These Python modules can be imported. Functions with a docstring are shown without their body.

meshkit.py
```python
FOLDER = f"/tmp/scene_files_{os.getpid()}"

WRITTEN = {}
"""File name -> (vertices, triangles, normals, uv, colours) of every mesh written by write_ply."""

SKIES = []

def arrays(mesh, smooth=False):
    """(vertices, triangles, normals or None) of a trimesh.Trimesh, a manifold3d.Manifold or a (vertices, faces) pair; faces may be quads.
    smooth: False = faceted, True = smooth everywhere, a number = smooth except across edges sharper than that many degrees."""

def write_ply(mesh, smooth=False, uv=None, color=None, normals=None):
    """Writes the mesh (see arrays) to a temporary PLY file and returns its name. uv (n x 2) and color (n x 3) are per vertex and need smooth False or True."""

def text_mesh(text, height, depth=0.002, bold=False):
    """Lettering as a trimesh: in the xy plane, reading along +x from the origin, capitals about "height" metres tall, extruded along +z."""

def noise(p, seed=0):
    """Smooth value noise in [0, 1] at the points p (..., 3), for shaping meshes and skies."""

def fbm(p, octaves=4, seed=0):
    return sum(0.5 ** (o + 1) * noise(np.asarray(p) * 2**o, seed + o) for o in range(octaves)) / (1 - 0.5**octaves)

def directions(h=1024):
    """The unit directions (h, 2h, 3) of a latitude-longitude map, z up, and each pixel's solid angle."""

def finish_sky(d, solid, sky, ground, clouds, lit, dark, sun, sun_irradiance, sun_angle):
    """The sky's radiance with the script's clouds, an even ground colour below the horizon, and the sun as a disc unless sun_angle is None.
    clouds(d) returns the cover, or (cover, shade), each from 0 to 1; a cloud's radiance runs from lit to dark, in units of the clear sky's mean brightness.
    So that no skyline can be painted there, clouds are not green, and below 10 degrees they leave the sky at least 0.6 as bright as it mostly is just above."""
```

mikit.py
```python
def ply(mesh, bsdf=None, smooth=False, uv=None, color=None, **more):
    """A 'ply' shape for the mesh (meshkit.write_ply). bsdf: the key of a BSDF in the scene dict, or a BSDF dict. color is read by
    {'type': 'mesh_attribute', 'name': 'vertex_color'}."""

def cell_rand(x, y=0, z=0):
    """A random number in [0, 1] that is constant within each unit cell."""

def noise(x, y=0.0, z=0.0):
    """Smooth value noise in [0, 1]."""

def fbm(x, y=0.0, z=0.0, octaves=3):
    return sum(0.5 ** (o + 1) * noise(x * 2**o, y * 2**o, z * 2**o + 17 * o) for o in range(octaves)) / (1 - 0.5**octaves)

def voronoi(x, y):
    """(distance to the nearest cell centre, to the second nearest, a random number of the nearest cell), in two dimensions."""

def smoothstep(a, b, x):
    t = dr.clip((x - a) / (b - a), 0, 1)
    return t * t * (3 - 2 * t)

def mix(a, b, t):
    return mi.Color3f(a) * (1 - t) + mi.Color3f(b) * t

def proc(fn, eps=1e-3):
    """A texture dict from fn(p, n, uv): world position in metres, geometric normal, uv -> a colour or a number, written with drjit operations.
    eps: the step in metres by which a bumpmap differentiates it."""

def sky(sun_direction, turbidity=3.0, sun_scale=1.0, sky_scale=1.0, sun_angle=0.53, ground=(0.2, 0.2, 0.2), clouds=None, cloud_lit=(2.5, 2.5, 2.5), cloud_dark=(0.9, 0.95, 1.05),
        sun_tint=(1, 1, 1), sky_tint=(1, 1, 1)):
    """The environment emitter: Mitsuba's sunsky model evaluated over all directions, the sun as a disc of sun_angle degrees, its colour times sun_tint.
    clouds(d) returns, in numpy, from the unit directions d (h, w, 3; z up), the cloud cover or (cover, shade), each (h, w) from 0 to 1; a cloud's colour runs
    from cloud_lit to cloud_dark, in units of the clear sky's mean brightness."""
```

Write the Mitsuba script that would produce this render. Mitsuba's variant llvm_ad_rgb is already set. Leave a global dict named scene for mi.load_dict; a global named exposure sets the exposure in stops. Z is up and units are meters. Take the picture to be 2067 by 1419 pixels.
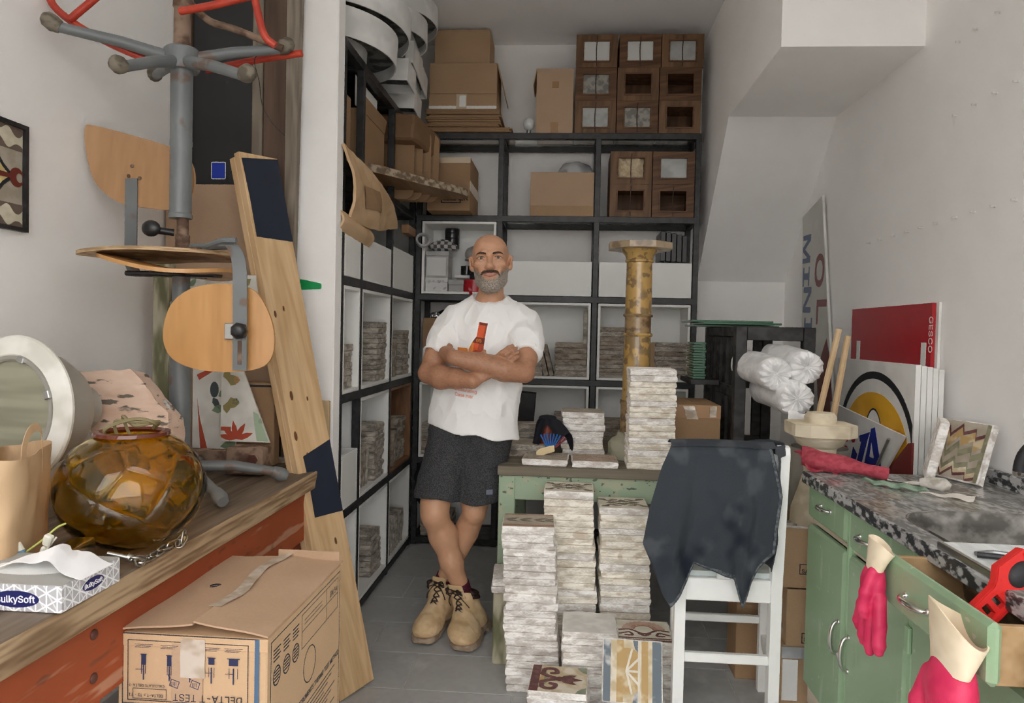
import math, random
import numpy as np, trimesh, shapely, drjit as dr, mitsuba as mi
import mikit, meshkit, manifold3d
from shapely.geometry import Polygon, Point, LineString, box as sbox
from shapely import affinity
from shapely.ops import unary_union
random.seed(7); np.random.seed(7)
scene, labels = {}, {}
S4 = mi.ScalarTransform4f
# ---------------------------------------------------------------- camera, light, exposure
CAM = np.array([0.0, 0.0, 1.36])
YAW, PITCH, ROLL = 0.07281, 0.02691, 0.0222
_f = np.array([-math.sin(YAW)*math.cos(PITCH), math.cos(YAW)*math.cos(PITCH), -math.sin(PITCH)])
_r = np.array([math.cos(YAW), math.sin(YAW), 0.0]); _u = np.cross(_r, _f)
_u = -math.sin(ROLL)*_r + math.cos(ROLL)*_u
scene['camera'] = dict(type='perspective', fov=math.degrees(2*math.atan(1033.5/1500.0)), fov_axis='x', near_clip=0.05, far_clip=200.0,
    to_world=S4().look_at(origin=CAM.tolist(), target=(CAM+_f).tolist(), up=_u.tolist()))
exposure = 3.9
scene['sky'] = mikit.sky((0.3, -0.55, 0.75), turbidity=4.0, sun_scale=0.0, sky_scale=1.0, ground=(0.42, 0.41, 0.39),
    clouds=lambda d: (np.ones(d.shape[:2]), 0.25*meshkit.fbm(d*3.0)), cloud_lit=(2.6, 2.55, 2.5), cloud_dark=(1.7, 1.7, 1.72), sky_tint=(1, 1, 1))
SKYK = 1.0
# ---------------------------------------------------------------- mesh helpers
def arr(*a): return np.array(a, float)
def rotm(axis, deg):
    return trimesh.transformations.rotation_matrix(math.radians(deg), axis)
def mv(m, t=(0, 0, 0), rx=0, ry=0, rz=0, s=None):
    m = m.copy()
    if s is not None: m.apply_scale(s)
    if rx: m.apply_transform(rotm([1, 0, 0], rx))
    if ry: m.apply_transform(rotm([0, 1, 0], ry))
    if rz: m.apply_transform(rotm([0, 0, 1], rz))
    m.apply_translation(t); return m
def _cb(d, c):
    d = np.asarray(d, float)/2; v = []
    for sx in (-1, 1):
        for sy in (-1, 1):
            for sz in (-1, 1):
                s = np.array([sx, sy, sz])
                for k in range(3):
                    q = d - c; q[k] = d[k]; v.append(s*q)
    return np.array(v)
_CBF = trimesh.Trimesh(_cb((1, 1.1, 1.2), .1), process=False).convex_hull
_vm = np.array([np.argmin(np.linalg.norm(_cb((1, 1.1, 1.2), .1)-p, axis=1)) for p in _CBF.vertices]); _CBF = _vm[_CBF.faces]
def box(x0, x1, y0, y1, z0, z1, c=.002):
    d = np.array([x1-x0, y1-y0, z1-z0]); c = min(c, d.min()*.45)
    return trimesh.Trimesh(_cb(d, c)+np.array([x0+x1, y0+y1, z0+z1])/2, _CBF, process=False)
def cbox(center, size, c=.002, rx=0, ry=0, rz=0):
    d = np.array(size, float); c = min(c, d.min()*.45)
    return mv(trimesh.Trimesh(_cb(d, c), _CBF, process=False), center, rx, ry, rz)
def cat(*ms):
    ms = [m for q in ms for m in (q if isinstance(q, (list, tuple)) else [q])]
    return trimesh.util.concatenate(ms)
def lathe(prof, n=40, center=(0, 0, 0)):
    p = np.array(prof, float); a = np.arange(n)*2*np.pi/n
    v = np.stack([p[:, 0][:, None]*np.cos(a), p[:, 0][:, None]*np.sin(a), np.repeat(p[:, 1][:, None], n, 1)], -1).reshape(-1, 3)
    f = []
    for i in range(len(p)-1):
        for j in range(n):
            k = (j+1) % n
            A, B, C, D = i*n+j, i*n+k, (i+1)*n+k, (i+1)*n+j
            if p[i, 0] > 1e-6: f.append([A, B, C])
            if p[i+1, 0] > 1e-6: f.append([A, C, D])
    return trimesh.Trimesh(v+np.array(center), f, process=False)
def tube(pts, r, n=10, closed=False, caps=True, flat=None):
    """a swept round bar; flat=(w, t) gives an elliptical section"""
    p = np.array(pts, float); r = np.broadcast_to(np.asarray(r, float), (len(p),))
    t = np.roll(p, -1, 0)-np.roll(p, 1, 0) if closed else np.gradient(p, axis=0)
    t /= np.linalg.norm(t, axis=1, keepdims=True)+1e-12
    a = np.zeros_like(p); q = np.array([0, 0, 1.0]) if abs(t[0, 2]) < .9 else np.array([1.0, 0, 0])
    for i in range(len(p)):
        q = q-t[i]*(q@t[i]); q /= np.linalg.norm(q); a[i] = q
    b = np.cross(t, a); th = np.arange(n)*2*np.pi/n
    v = (p[:, None]+r[:, None, None]*(np.cos(th)[None, :, None]*a[:, None]+np.sin(th)[None, :, None]*b[:, None])).reshape(-1, 3)
    m = len(p); f = []
    for i in range(m if closed else m-1):
        for j in range(n):
            k = (j+1) % n; i2 = (i+1) % m
            A, B, C, D = i*n+j, i*n+k, i2*n+k, i2*n+j
            f += [[A, B, C], [A, C, D]]
    if not closed and caps:
        v = np.vstack([v, p[:1], p[-1:]]); c0, c1 = m*n, m*n+1
        for j in range(n):
            k = (j+1) % n
            f += [[c0, k, j], [c1, (m-1)*n+j, (m-1)*n+k]]
    return trimesh.Trimesh(v, f, process=False)
def curve(pts, n=24):
    """Catmull-Rom through the points"""
    p = np.array(pts, float); q = np.vstack([2*p[0]-p[1], p, 2*p[-1]-p[-2]]); out = []
    seg = len(p)-1; per = max(2, n//seg)
    for i in range(seg):
        for t in np.arange(per)/per:
            a, b, c, d = q[i:i+4]
            out.append(.5*((2*b)+(c-a)*t+(2*a-5*b+4*c-d)*t*t+(3*b-a-3*c+d)*t**3))
    return np.array(out+[p[-1]])
def prism(poly, h, o=(0, 0, 0), ex=(1, 0, 0), ey=(0, 1, 0)):
    """polygon (u, v) extruded by h along ex x ey from o"""
    if not isinstance(poly, (Polygon, shapely.MultiPolygon)): poly = Polygon(poly)
    poly = poly.buffer(0)
    gs = [g for g in getattr(poly, 'geoms', [poly]) if g.area > 1e-9]
    m = trimesh.util.concatenate([trimesh.creation.extrude_polygon(g, h, engine='earcut') for g in gs])
    return place(m, o, ex, ey)
def place(m, o, ex, ey):
    ex = np.array(ex, float); ex /= np.linalg.norm(ex); ey = np.array(ey, float); ey = ey-ex*(ex@ey); ey /= np.linalg.norm(ey)
    M = np.eye(4); M[:3, 0], M[:3, 1], M[:3, 2], M[:3, 3] = ex, ey, np.cross(ex, ey), o
    m = m.copy(); m.apply_transform(M); return m
def text(s, h, o, ex, ey, depth=.0006, bold=False, center=False):
    m = meshkit.text_mesh(s, h, depth, bold)
    if center: m.apply_translation([-m.bounds[:, 0].mean(), -h/2, 0])
    return place(m, o, ex, ey)
def rrect(w, h, r, x=0, y=0): return sbox(x-w/2+r, y-h/2+r, x+w/2-r, y+h/2-r).buffer(r, quad_segs=6)
def ell(a, b, x=0, y=0, n=10): return affinity.translate(affinity.scale(Point(0, 0).buffer(1, quad_segs=n), a, b), x, y)
def sheet(P, t):
    """a closed thin sheet of thickness t on a grid of points P (m, n, 3)"""
    P = np.asarray(P, float); m, n = P.shape[:2]
    du, dv = np.gradient(P, axis=0), np.gradient(P, axis=1)
    N = np.cross(du, dv); N /= np.linalg.norm(N, axis=2, keepdims=True)+1e-12
    v = np.vstack([(P+N*t/2).reshape(-1, 3), (P-N*t/2).reshape(-1, 3)]); o = m*n; f = []
    i, j = np.meshgrid(np.arange(m-1), np.arange(n-1), indexing='ij'); a = (i*n+j).ravel(); b = a+1; c = a+n+1; d = a+n
    f = [np.stack([a, d, c], 1), np.stack([a, c, b], 1), np.stack([a, c, d], 1)+o, np.stack([a, b, c], 1)+o]
    rim = np.concatenate([np.arange(n-1), np.arange(n-1, n*m-1, n), np.arange(n*m-1, n*(m-1), -1), np.arange(n*(m-1), 0, -n)])
    r2 = np.roll(rim, -1)
    f += [np.stack([rim, r2, r2+o], 1), np.stack([rim, r2+o, rim+o], 1)]
    return trimesh.Trimesh(v, np.vstack(f), process=False)
def grid(fn, m, n):
    u, v = np.meshgrid(np.linspace(0, 1, m), np.linspace(0, 1, n), indexing='ij')
    return fn(u, v)
def jitter(m, a, f, seed=0):
    m = m.copy(); n = np.stack([meshkit.fbm(m.vertices*f+k*31.7, 3, seed) for k in range(3)], 1)-.5
    m.vertices = m.vertices+2*a*n; return m
def nets(F, axes):
    """surface nets of F < 0 on the rectilinear grid axes"""
    X, Y, Z = axes; s = F < 0; nx, ny, nz = F.shape
    c = np.zeros((nx-1, ny-1, nz-1), np.uint8)
    for a in (0, 1):
        for b in (0, 1):
            for d in (0, 1): c += s[a:nx-1+a, b:ny-1+b, d:nz-1+d]
    act = (c > 0) & (c < 8); idx = -np.ones(act.shape, np.int64); cells = np.argwhere(act); idx[act] = np.arange(len(cells))
    acc = np.zeros((len(cells), 3)); cnt = np.zeros(len(cells)); i, j, k = cells.T
    G = (X, Y, Z)
    corner = lambda a, b, d: F[i+a, j+b, k+d].astype(float)
    for ax in range(3):
        o = [x for x in range(3) if x != ax]
        for a in (0, 1):
            for b in (0, 1):
                p0 = [0, 0, 0]; p0[o[0]], p0[o[1]] = a, b; p1 = list(p0); p1[ax] = 1
                f0, f1 = corner(*p0), corner(*p1); hit = (f0 < 0) != (f1 < 0)
                t = np.where(hit, f0/np.where(hit, f0-f1, 1), 0); ii = [i, j, k]
                q = np.zeros((len(cells), 3))
                for x in range(3):
                    g = G[x]; q[:, x] = g[ii[x]+p0[x]] if x != ax else g[ii[x]]*(1-t)+g[ii[x]+1]*t
                acc[hit] += q[hit]; cnt[hit] += 1
    V = acc/cnt[:, None]; faces = []
    for ax in range(3):
        sl0 = [slice(None)]*3; sl1 = [slice(None)]*3; sl0[ax] = slice(0, -1); sl1[ax] = slice(1, None)
        a, b = s[tuple(sl0)], s[tuple(sl1)]; e = np.argwhere(a != b); up = a[tuple(e.T)]
        o = [(1, 2), (2, 0), (0, 1)][ax]
        ok = (e[:, o[0]] > 0) & (e[:, o[1]] > 0) & (e[:, o[0]] < act.shape[o[0]]) & (e[:, o[1]] < act.shape[o[1]]); e, up = e[ok], up[ok]
        def at(d0, d1):
            w = e.copy(); w[:, o[0]] += d0; w[:, o[1]] += d1; return idx[tuple(w.T)]
        q = np.stack([at(-1, -1), at(0, -1), at(0, 0), at(-1, 0)], 1); q[~up] = q[~up][:, ::-1]; faces.append(q)
    q = np.vstack(faces)
    return trimesh.Trimesh(V, np.vstack([q[:, [0, 1, 2]], q[:, [0, 2, 3]]]), process=False)
# ---------------------------------------------------------------- things, parts, names
def numbered(n):
    if n not in labels and n not in scene and not any(k.startswith(n+'__') for k in _used): _used.add(n+'__'); return n
    i = 1
    while f'{n}_{i:03d}' in labels or f'{n}_{i:03d}' in scene: i += 1
    return f'{n}_{i:03d}'
_used = set()
def thing(name, label, cat_, group=None):
    k = numbered(name); labels[k] = {'label': label, 'category': cat_}
    if group: labels[k]['group'] = group
    return k
def add(key, mesh, mat, smooth=False, to=None, **kw):
    scene[key] = mikit.ply(mesh, mat, smooth, **kw)
    if to is not None: scene[key]['to_world'] = to
    return key
def part(parent, name, mesh, mat, smooth=False, label=None, to=None, **kw):
    k = numbered(parent+'__'+name)
    add(k, mesh, mat, smooth, to, **kw)
    if label: labels[k] = {'label': label}
    return k
def solo(name, label, cat_, mesh, mat, smooth=False, group=None, to=None):
    k = thing(name, label, cat_, group); add(k, mesh, mat, smooth, to); return k
def struct(name, mesh, mat, smooth=False, label=None):
    k = numbered(name); add(k, mesh, mat, smooth); labels[k] = {'kind': 'structure'}
    if label: labels[k]['label'] = label
    return k
# ---------------------------------------------------------------- materials
noise, fbm, vor, sst, mix = mikit.noise, mikit.fbm, mikit.voronoi, mikit.smoothstep, mikit.mix
def M(name, base, rough=.5, spec=.4, metal=0, bump=None, **kw):
    b = base if isinstance(base, dict) else {'type': 'rgb', 'value': list(base)}
    d = dict(type='principled', base_color=b, roughness=rough if isinstance(rough, dict) else float(rough), specular=float(spec), metallic=float(metal), **kw)
    if bump: d = dict(type='bumpmap', arbitrary=mikit.proc(bump[0], bump[1] if len(bump) > 1 else 1e-3), scale=1.0, bsdf=d)
    scene[name] = dict(type='twosided', bsdf=d) if not (set(kw) & {'spec_trans'}) else d
    return name
def two(a, b, f=8, lo=.35, hi=.65, oct=3, st=(1, 1, 1)):
    return mikit.proc(lambda p, n, uv: mix(a, b, sst(lo, hi, fbm(p.x*f*st[0], p.y*f*st[1], p.z*f*st[2], oct))))
def wood(a, b, d, f=14, ring=55, dark=None):
    d = [float(q) for q in np.array(d, float)/np.linalg.norm(d)]
    def fn(p, n, uv):
        s = p.x*d[0]+p.y*d[1]+p.z*d[2]; k = .93
        x, y, z = p.x-d[0]*s*k, p.y-d[1]*s*k, p.z-d[2]*s*k
        w = fbm(x*f, y*f, z*f, 3); g = noise(x*ring*4, y*ring*4, z*ring*4)
        t = .5+.5*dr.sin(w*ring)
        return mix(a, b, dr.clip(.55*t+.45*g, 0, 1))
    return mikit.proc(fn)
# ---------------------------------------------------------------- soft bodies: signed distance fields on a grid
class Field:
    def __init__(s, axes):
        s.ax = [np.asarray(a, float) for a in axes]; s.F = np.full([len(a) for a in s.ax], 1.0, np.float32)
    def win(s, lo, hi):
        sl = tuple(slice(max(0, np.searchsorted(a, l)-1), min(len(a), np.searchsorted(a, h)+1)) for a, l, h in zip(s.ax, lo, hi))
        return sl, np.meshgrid(*[a[q] for a, q in zip(s.ax, sl)], indexing='ij', sparse=True)
    def put(s, sl, d, k, op):
        a = s.F[sl]
        if op == 'sub': d = -d; h = np.maximum(k-np.abs(a-d), 0)/max(k, 1e-6); s.F[sl] = np.maximum(a, d)+h*h*k/4
        else: h = np.maximum(k-np.abs(a-d), 0)/max(k, 1e-6); s.F[sl] = np.minimum(a, d)-h*h*k/4
    def cap(s, a, b, ra, rb=None, k=.02, op='add', sq=None):
        """rounded cone from a to b; sq=(axis, factor) flattens it across that axis"""
        rb = ra if rb is None else rb; a, b = np.array(a, float), np.array(b, float); m = max(ra, rb)*1.15+k+.03
        sl, (X, Y, Z) = s.win(np.minimum(a, b)-m, np.maximum(a, b)+m)
        ab = b-a; L = ab@ab+1e-12
        t = np.clip(((X-a[0])*ab[0]+(Y-a[1])*ab[1]+(Z-a[2])*ab[2])/L, 0, 1)
        dx, dy, dz = X-a[0]-t*ab[0], Y-a[1]-t*ab[1], Z-a[2]-t*ab[2]
        d2 = dx*dx+dy*dy+dz*dz
        if sq is not None:
            n, f = np.array(sq[0], float), sq[1]; q = dx*n[0]+dy*n[1]+dz*n[2]; d2 = d2+q*q*(1/f**2-1)
        s.put(sl, np.sqrt(d2)-(ra+(rb-ra)*t), k, op)
    def ball(s, c, r, k=.02, op='add', R=None):
        """ellipsoid with radii r (x, y, z), turned by the columns of R"""
        c = np.array(c, float); r = np.array(r if np.ndim(r) else [r]*3, float); m = r.max()*1.05+k+.03
        sl, (X, Y, Z) = s.win(c-m, c+m); X, Y, Z = X-c[0], Y-c[1], Z-c[2]
        if R is not None: R = np.asarray(R, float); X, Y, Z = (R[0, i]*X+R[1, i]*Y+R[2, i]*Z for i in range(3))
        k0 = np.sqrt((X/r[0])**2+(Y/r[1])**2+(Z/r[2])**2); k1 = np.sqrt((X/r[0]**2)**2+(Y/r[1]**2)**2+(Z/r[2]**2)**2)
        s.put(sl, k0*(k0-1)/np.maximum(k1, 1e-9), k, op)
    def chain(s, pts, rs, k=.015, **kw):
        for i in range(len(pts)-1): s.cap(pts[i], pts[i+1], rs[i], rs[i+1], k, **kw)
    def mesh(s): return nets(s.F, s.ax)
def span(lo, hi, h): return np.arange(lo, hi+h, h)
def taubin(m, n=6):
    from scipy import sparse
    v, f = np.array(m.vertices), m.faces; e = np.unique(np.sort(np.vstack([f[:, [0, 1]], f[:, [1, 2]], f[:, [2, 0]]]), axis=1), axis=0)
    A = sparse.coo_matrix((np.ones(2*len(e)), (np.r_[e[:, 0], e[:, 1]], np.r_[e[:, 1], e[:, 0]])), shape=(len(v), len(v))).tocsr(); d = np.maximum(np.asarray(A.sum(1)), 1)
    for i in range(2*n): v = v+(.5 if i % 2 == 0 else -.52)*(A @ v/d-v)
    return trimesh.Trimesh(v, f, process=False)
def loop(pts, n=60):
    p = list(map(tuple, pts)); q = curve([p[-1]]+p+[p[0], p[1]], n+30); per = len(q)//(len(p)+2)
    return Polygon(q[per:per*(len(p)+1)])
def plate(poly, t, o, ex, ey, bend=None, size=.03):
    """flat board with a soft outline, bent by bend(u, v) along its normal"""
    if not isinstance(poly, Polygon): poly = Polygon(poly)
    poly = poly.buffer(0)
    m = trimesh.creation.extrude_polygon(poly.segmentize(size), t, engine='earcut')
    v, f = trimesh.remesh.subdivide_to_size(m.vertices, m.faces, size*1.5, max_iter=12); m = trimesh.Trimesh(v, f)
    if bend is not None: m.vertices[:, 2] += bend(m.vertices[:, 0], m.vertices[:, 1])
    return place(m, o, ex, ey)
leaf = lambda x, y, l, w, a: affinity.translate(affinity.rotate(Polygon([(0, 0), (l*.3, w*.5), (l*.65, w*.42), (l, 0), (l*.65, -w*.42), (l*.3, -w*.5)]), a, origin=(0, 0)), x, y)
sup = lambda a, b, n=3.0, m=48: Polygon([(a*np.sign(math.cos(t))*abs(math.cos(t))**(2/n), b*np.sign(math.sin(t))*abs(math.sin(t))**(2/n)) for t in np.linspace(0, 2*math.pi, m, endpoint=False)])
M('plaster', two((.795, .785, .77), (.81, .80, .785), 5), .85, .2)
M('ceiling_paint', (.80, .795, .785), .9, .1)
M('outside_wall', (.45, .40, .34), .9, .1)
M('pavement', (.36, .35, .34), .9, .1)
M('grout', (.50, .50, .48), .95, .1)
def _ft(p, n, uv):
    a = fbm(p.x*3, p.y*3, 1.0, 4); b = noise(p.x*60, p.y*60, p.z*60); w = sst(.62, .8, fbm(p.x*7, p.y*5, 4.0, 4))
    c = mix((.33, .335, .33), (.42, .425, .418), a*.7+b*.3)
    return mix(c, (.56, .56, .55), w*.4)
M('floor_stone', mikit.proc(_ft), .55, .35)
M('steel_black', two((.012, .013, .014), (.022, .023, .025), 30), .42, .45)
M('melamine', (.76, .765, .745), .45, .4)
M('plug_grey', (.55, .55, .53), .4, .5)
scene['glass_clear'] = dict(type='thindielectric', int_ior=1.5)
# ================================================================ the setting
struct('floor', box(-1.75, 1.6, -2.0, 5.0, -.12, -.004), 'grout')
L, P0 = .63, .3145
_k = 0
for r_ in range(-9, 3):
    y0 = 3.0525+P0*r_; off = -.80+(.214 if r_ % 2 else 0)
    for c_ in range(-2, 4):
        x0, x1 = max(off+L*c_, -1.62), min(off+L*(c_+1), 1.415)
        if x1-x0 < .03 or x1 < -1.2: continue
        part('floor', 'floor_tile', box(x0+.002, x1-.002, y0+.002, y0+P0-.002, -.010, 0, .0015), 'floor_stone')
        _k += 1
for r_ in range(3, 6):
    part('floor', 'floor_tile', box(-.96, 1.41, 3.0525+P0*r_+.002, 3.0525+P0*(r_+1)-.002, -.010, 0, .0015), 'floor_stone')
struct('wall_left', box(-1.75, -1.63, -.6, 3.05, -.1, 3.3), 'plaster')
struct('wall_left_rear', box(-1.52, -1.40, 3.09, 5.0, -.1, 3.3), 'plaster')
struct('wall_divider', box(-1.66, -.955, 3.0, 3.09, -.1, 3.3, .004), 'plaster')
struct('wall_right', box(1.42, 1.56, -.6, 5.0, -.1, 3.3), 'plaster')
struct('wall_back', box(-1.6, 1.56, 5.0, 5.12, -.1, 3.4), 'plaster')
struct('ceiling', box(-1.75, 1.56, -.6, 5.1, 3.27, 3.4), 'ceiling_paint')
# shop front behind the camera: a wide open doorway onto the street
struct('wall_front', cat(box(-1.75, -1.45, -.72, -.6, -.1, 3.4), box(1.25, 1.56, -.72, -.6, -.1, 3.4), box(-1.45, 1.25, -.72, -.6, 3.05, 3.4)), 'plaster')
struct('pavement', box(-14, 14, -12, -2.0, -.25, -.13), 'pavement')
struct('stair_soffit', prism([(3.155, 3.28), (3.155, 2.553), (4.145, 2.553), (5.0, 1.72), (5.0, 3.28)], .575, (.85, 0, 0), (0, 1, 0), (0, 0, 1)), 'plaster')
for (nm, zz, ys) in (('long low row on right wall', 1.815, (3.636, 3.508, 3.37, 3.242, 3.121, 2.997, 2.857, 2.734, 2.61, 2.492)),
                     ('row of four above it', 2.195, (2.882, 2.752, 2.625, 2.507)),
                     ('topmost row of three', 2.463, (2.88, 2.762, 2.626))):
    for y_ in ys:
        b = lathe([(0, 0), (.0045, 0), (.0045, .004), (.0022, .005), (.0022, .013), (.0035, .014), (.0035, .017), (0, .017)], 8)
        b.apply_transform(rotm([0, 1, 0], -90)); b.apply_translation((1.42, y_, zz))
        solo('wall_screw', 'small bare screw in the right wall, in the '+nm, 'screw', b, 'plug_grey', 30, group='screws in the '+nm)
# green lettering on the divider wall
M('green_vinyl', (.006, .27, .075), .4, .4)
g = thing('green_wall_letter', 'green letter, round and bar, on the white wall end beside dark wood post', 'letter')
part(g, 'round', prism(ell(.052, .085, -1.165, 1.765), .003, (0, 3.0, 0), (1, 0, 0), (0, 0, 1)), 'green_vinyl')
part(g, 'bar', prism([(-1.22, 1.548), (-1.095, 1.556), (-1.016, 1.541), (-1.011, 1.536), (-1.011, 1.521), (-1.016, 1.517), (-1.22, 1.505)], .003, (0, 3.0, 0), (1, 0, 0), (0, 0, 1)), 'green_vinyl')
# ================================================================ steel shelving
def bar(x0, x1, y0, y1, z0, z1): return box(x0, x1, y0, y1, z0, z1, .0025)
W_ = .034
ZR = (.03, .535, 1.05, 1.565, 2.06, 2.57)
sl = thing('steel_shelf', 'tall black steel shelf along the left wall, filled with white cubes and tiles', 'shelf')
LY = (3.125, 3.42, 4.02, 4.60)
for y_ in LY:
    part(sl, 'post', bar(-.994, -.96, y_-W_/2, y_+W_/2, 0, 2.59), 'steel_black'); part(sl, 'post', bar(-1.39, -1.356, y_-W_/2, y_+W_/2, 0, 2.59), 'steel_black')
for z_ in ZR:
    part(sl, 'rail', bar(-.995, -.959, 3.11, 4.617, z_-.019, z_+.019), 'steel_black'); part(sl, 'rail', bar(-1.391, -1.357, 3.11, 4.617, z_-.019, z_+.019), 'steel_black')
    for y_ in LY: part(sl, 'cross_rail', bar(-1.357, -.994, y_-.016, y_+.016, z_-.018, z_+.018), 'steel_black')
    part(sl, 'shelf_panel', box(-1.36, -.992, 3.14, 4.585, z_-.004, z_+.004), 'steel_black')
sb = thing('steel_shelf', 'tall black steel shelf across the back wall, wooden drawers on top', 'shelf')
BX = (-.94, -.43, .168, .775)
for x_ in BX:
    part(sb, 'post', bar(x_-W_/2, x_+W_/2, 4.62, 4.654, 0, 2.585), 'steel_black'); part(sb, 'post', bar(x_-W_/2, x_+W_/2, 4.945, 4.979, 0, 2.585), 'steel_black')
for z_ in ZR:
    part(sb, 'rail', bar(-.957, .792, 4.619, 4.655, z_-.019, z_+.019), 'steel_black'); part(sb, 'rail', bar(-.957, .792, 4.944, 4.980, z_-.019, z_+.019), 'steel_black')
    for x_ in BX: part(sb, 'cross_rail', bar(x_-.016, x_+.016, 4.655, 4.944, z_-.018, z_+.018), 'steel_black')
    part(sb, 'glass_panel' if z_ > 2 else 'shelf_panel', box(-.925, .76, 4.653, 4.946, z_+.006, z_+.012, .001), 'glass_solid' if z_ > 2 else 'steel_black')
scene['glass_solid'] = dict(type='dielectric', int_ior=1.5, specular_transmittance={'type': 'rgb', 'value': [.95, .98, .965]})
def cube_box(label, mat, opening, x0, x1, y0, y1, z0, z1, t=.016, group=None):
    """an open-fronted board box; opening: 'x' (towards +x) or 'y' (towards -y)"""
    k = thing('cube_box', label, 'shelf box', group)
    part(k, 'bottom_panel', box(x0, x1, y0, y1, z0, z0+t), mat); part(k, 'top_panel', box(x0, x1, y0, y1, z1-t, z1), mat)
    if opening == 'x':
        part(k, 'side_panel', box(x0, x1, y0, y0+t, z0+t, z1-t), mat); part(k, 'side_panel', box(x0, x1, y1-t, y1, z0+t, z1-t), mat)
        part(k, 'back_panel', box(x0, x0+.006, y0+t, y1-t, z0+t, z1-t), mat)
    else:
        part(k, 'side_panel', box(x0, x0+t, y0, y1, z0+t, z1-t), mat); part(k, 'side_panel', box(x1-t, x1, y0, y1, z0+t, z1-t), mat)
        part(k, 'back_panel', box(x0+t, x1-t, y1-.006, y1, z0+t, z1-t), mat)
    return k
def bin_(label, x0, x1, y0, y1, z0, z1, t=.014):
    k = thing('storage_bin', label, 'bin')
    part(k, 'front_panel', box(x0, x1, y0, y0+t, z0, z1) if x1-x0 > y1-y0 or True else None, 'melamine')
    part(k, 'back_panel', box(x0, x1, y1-t, y1, z0, z1), 'melamine')
    part(k, 'side_panel', box(x0, x0+t, y0+t, y1-t, z0, z1), 'melamine'); part(k, 'side_panel', box(x1-t, x1, y0+t, y1-t, z0, z1), 'melamine')
    part(k, 'base_panel', box(x0+t, x1-t, y0+t, y1-t, z0, z0+t), 'melamine')
    return k
M('walnut_board', wood((.16, .075, .035), (.26, .13, .06), (0, 0, 1)), .45, .4)
bays = ((3.145, 3.402), (3.44, 4.0), (4.04, 4.58)); bn = ('nearest', 'middle', 'far')
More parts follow.
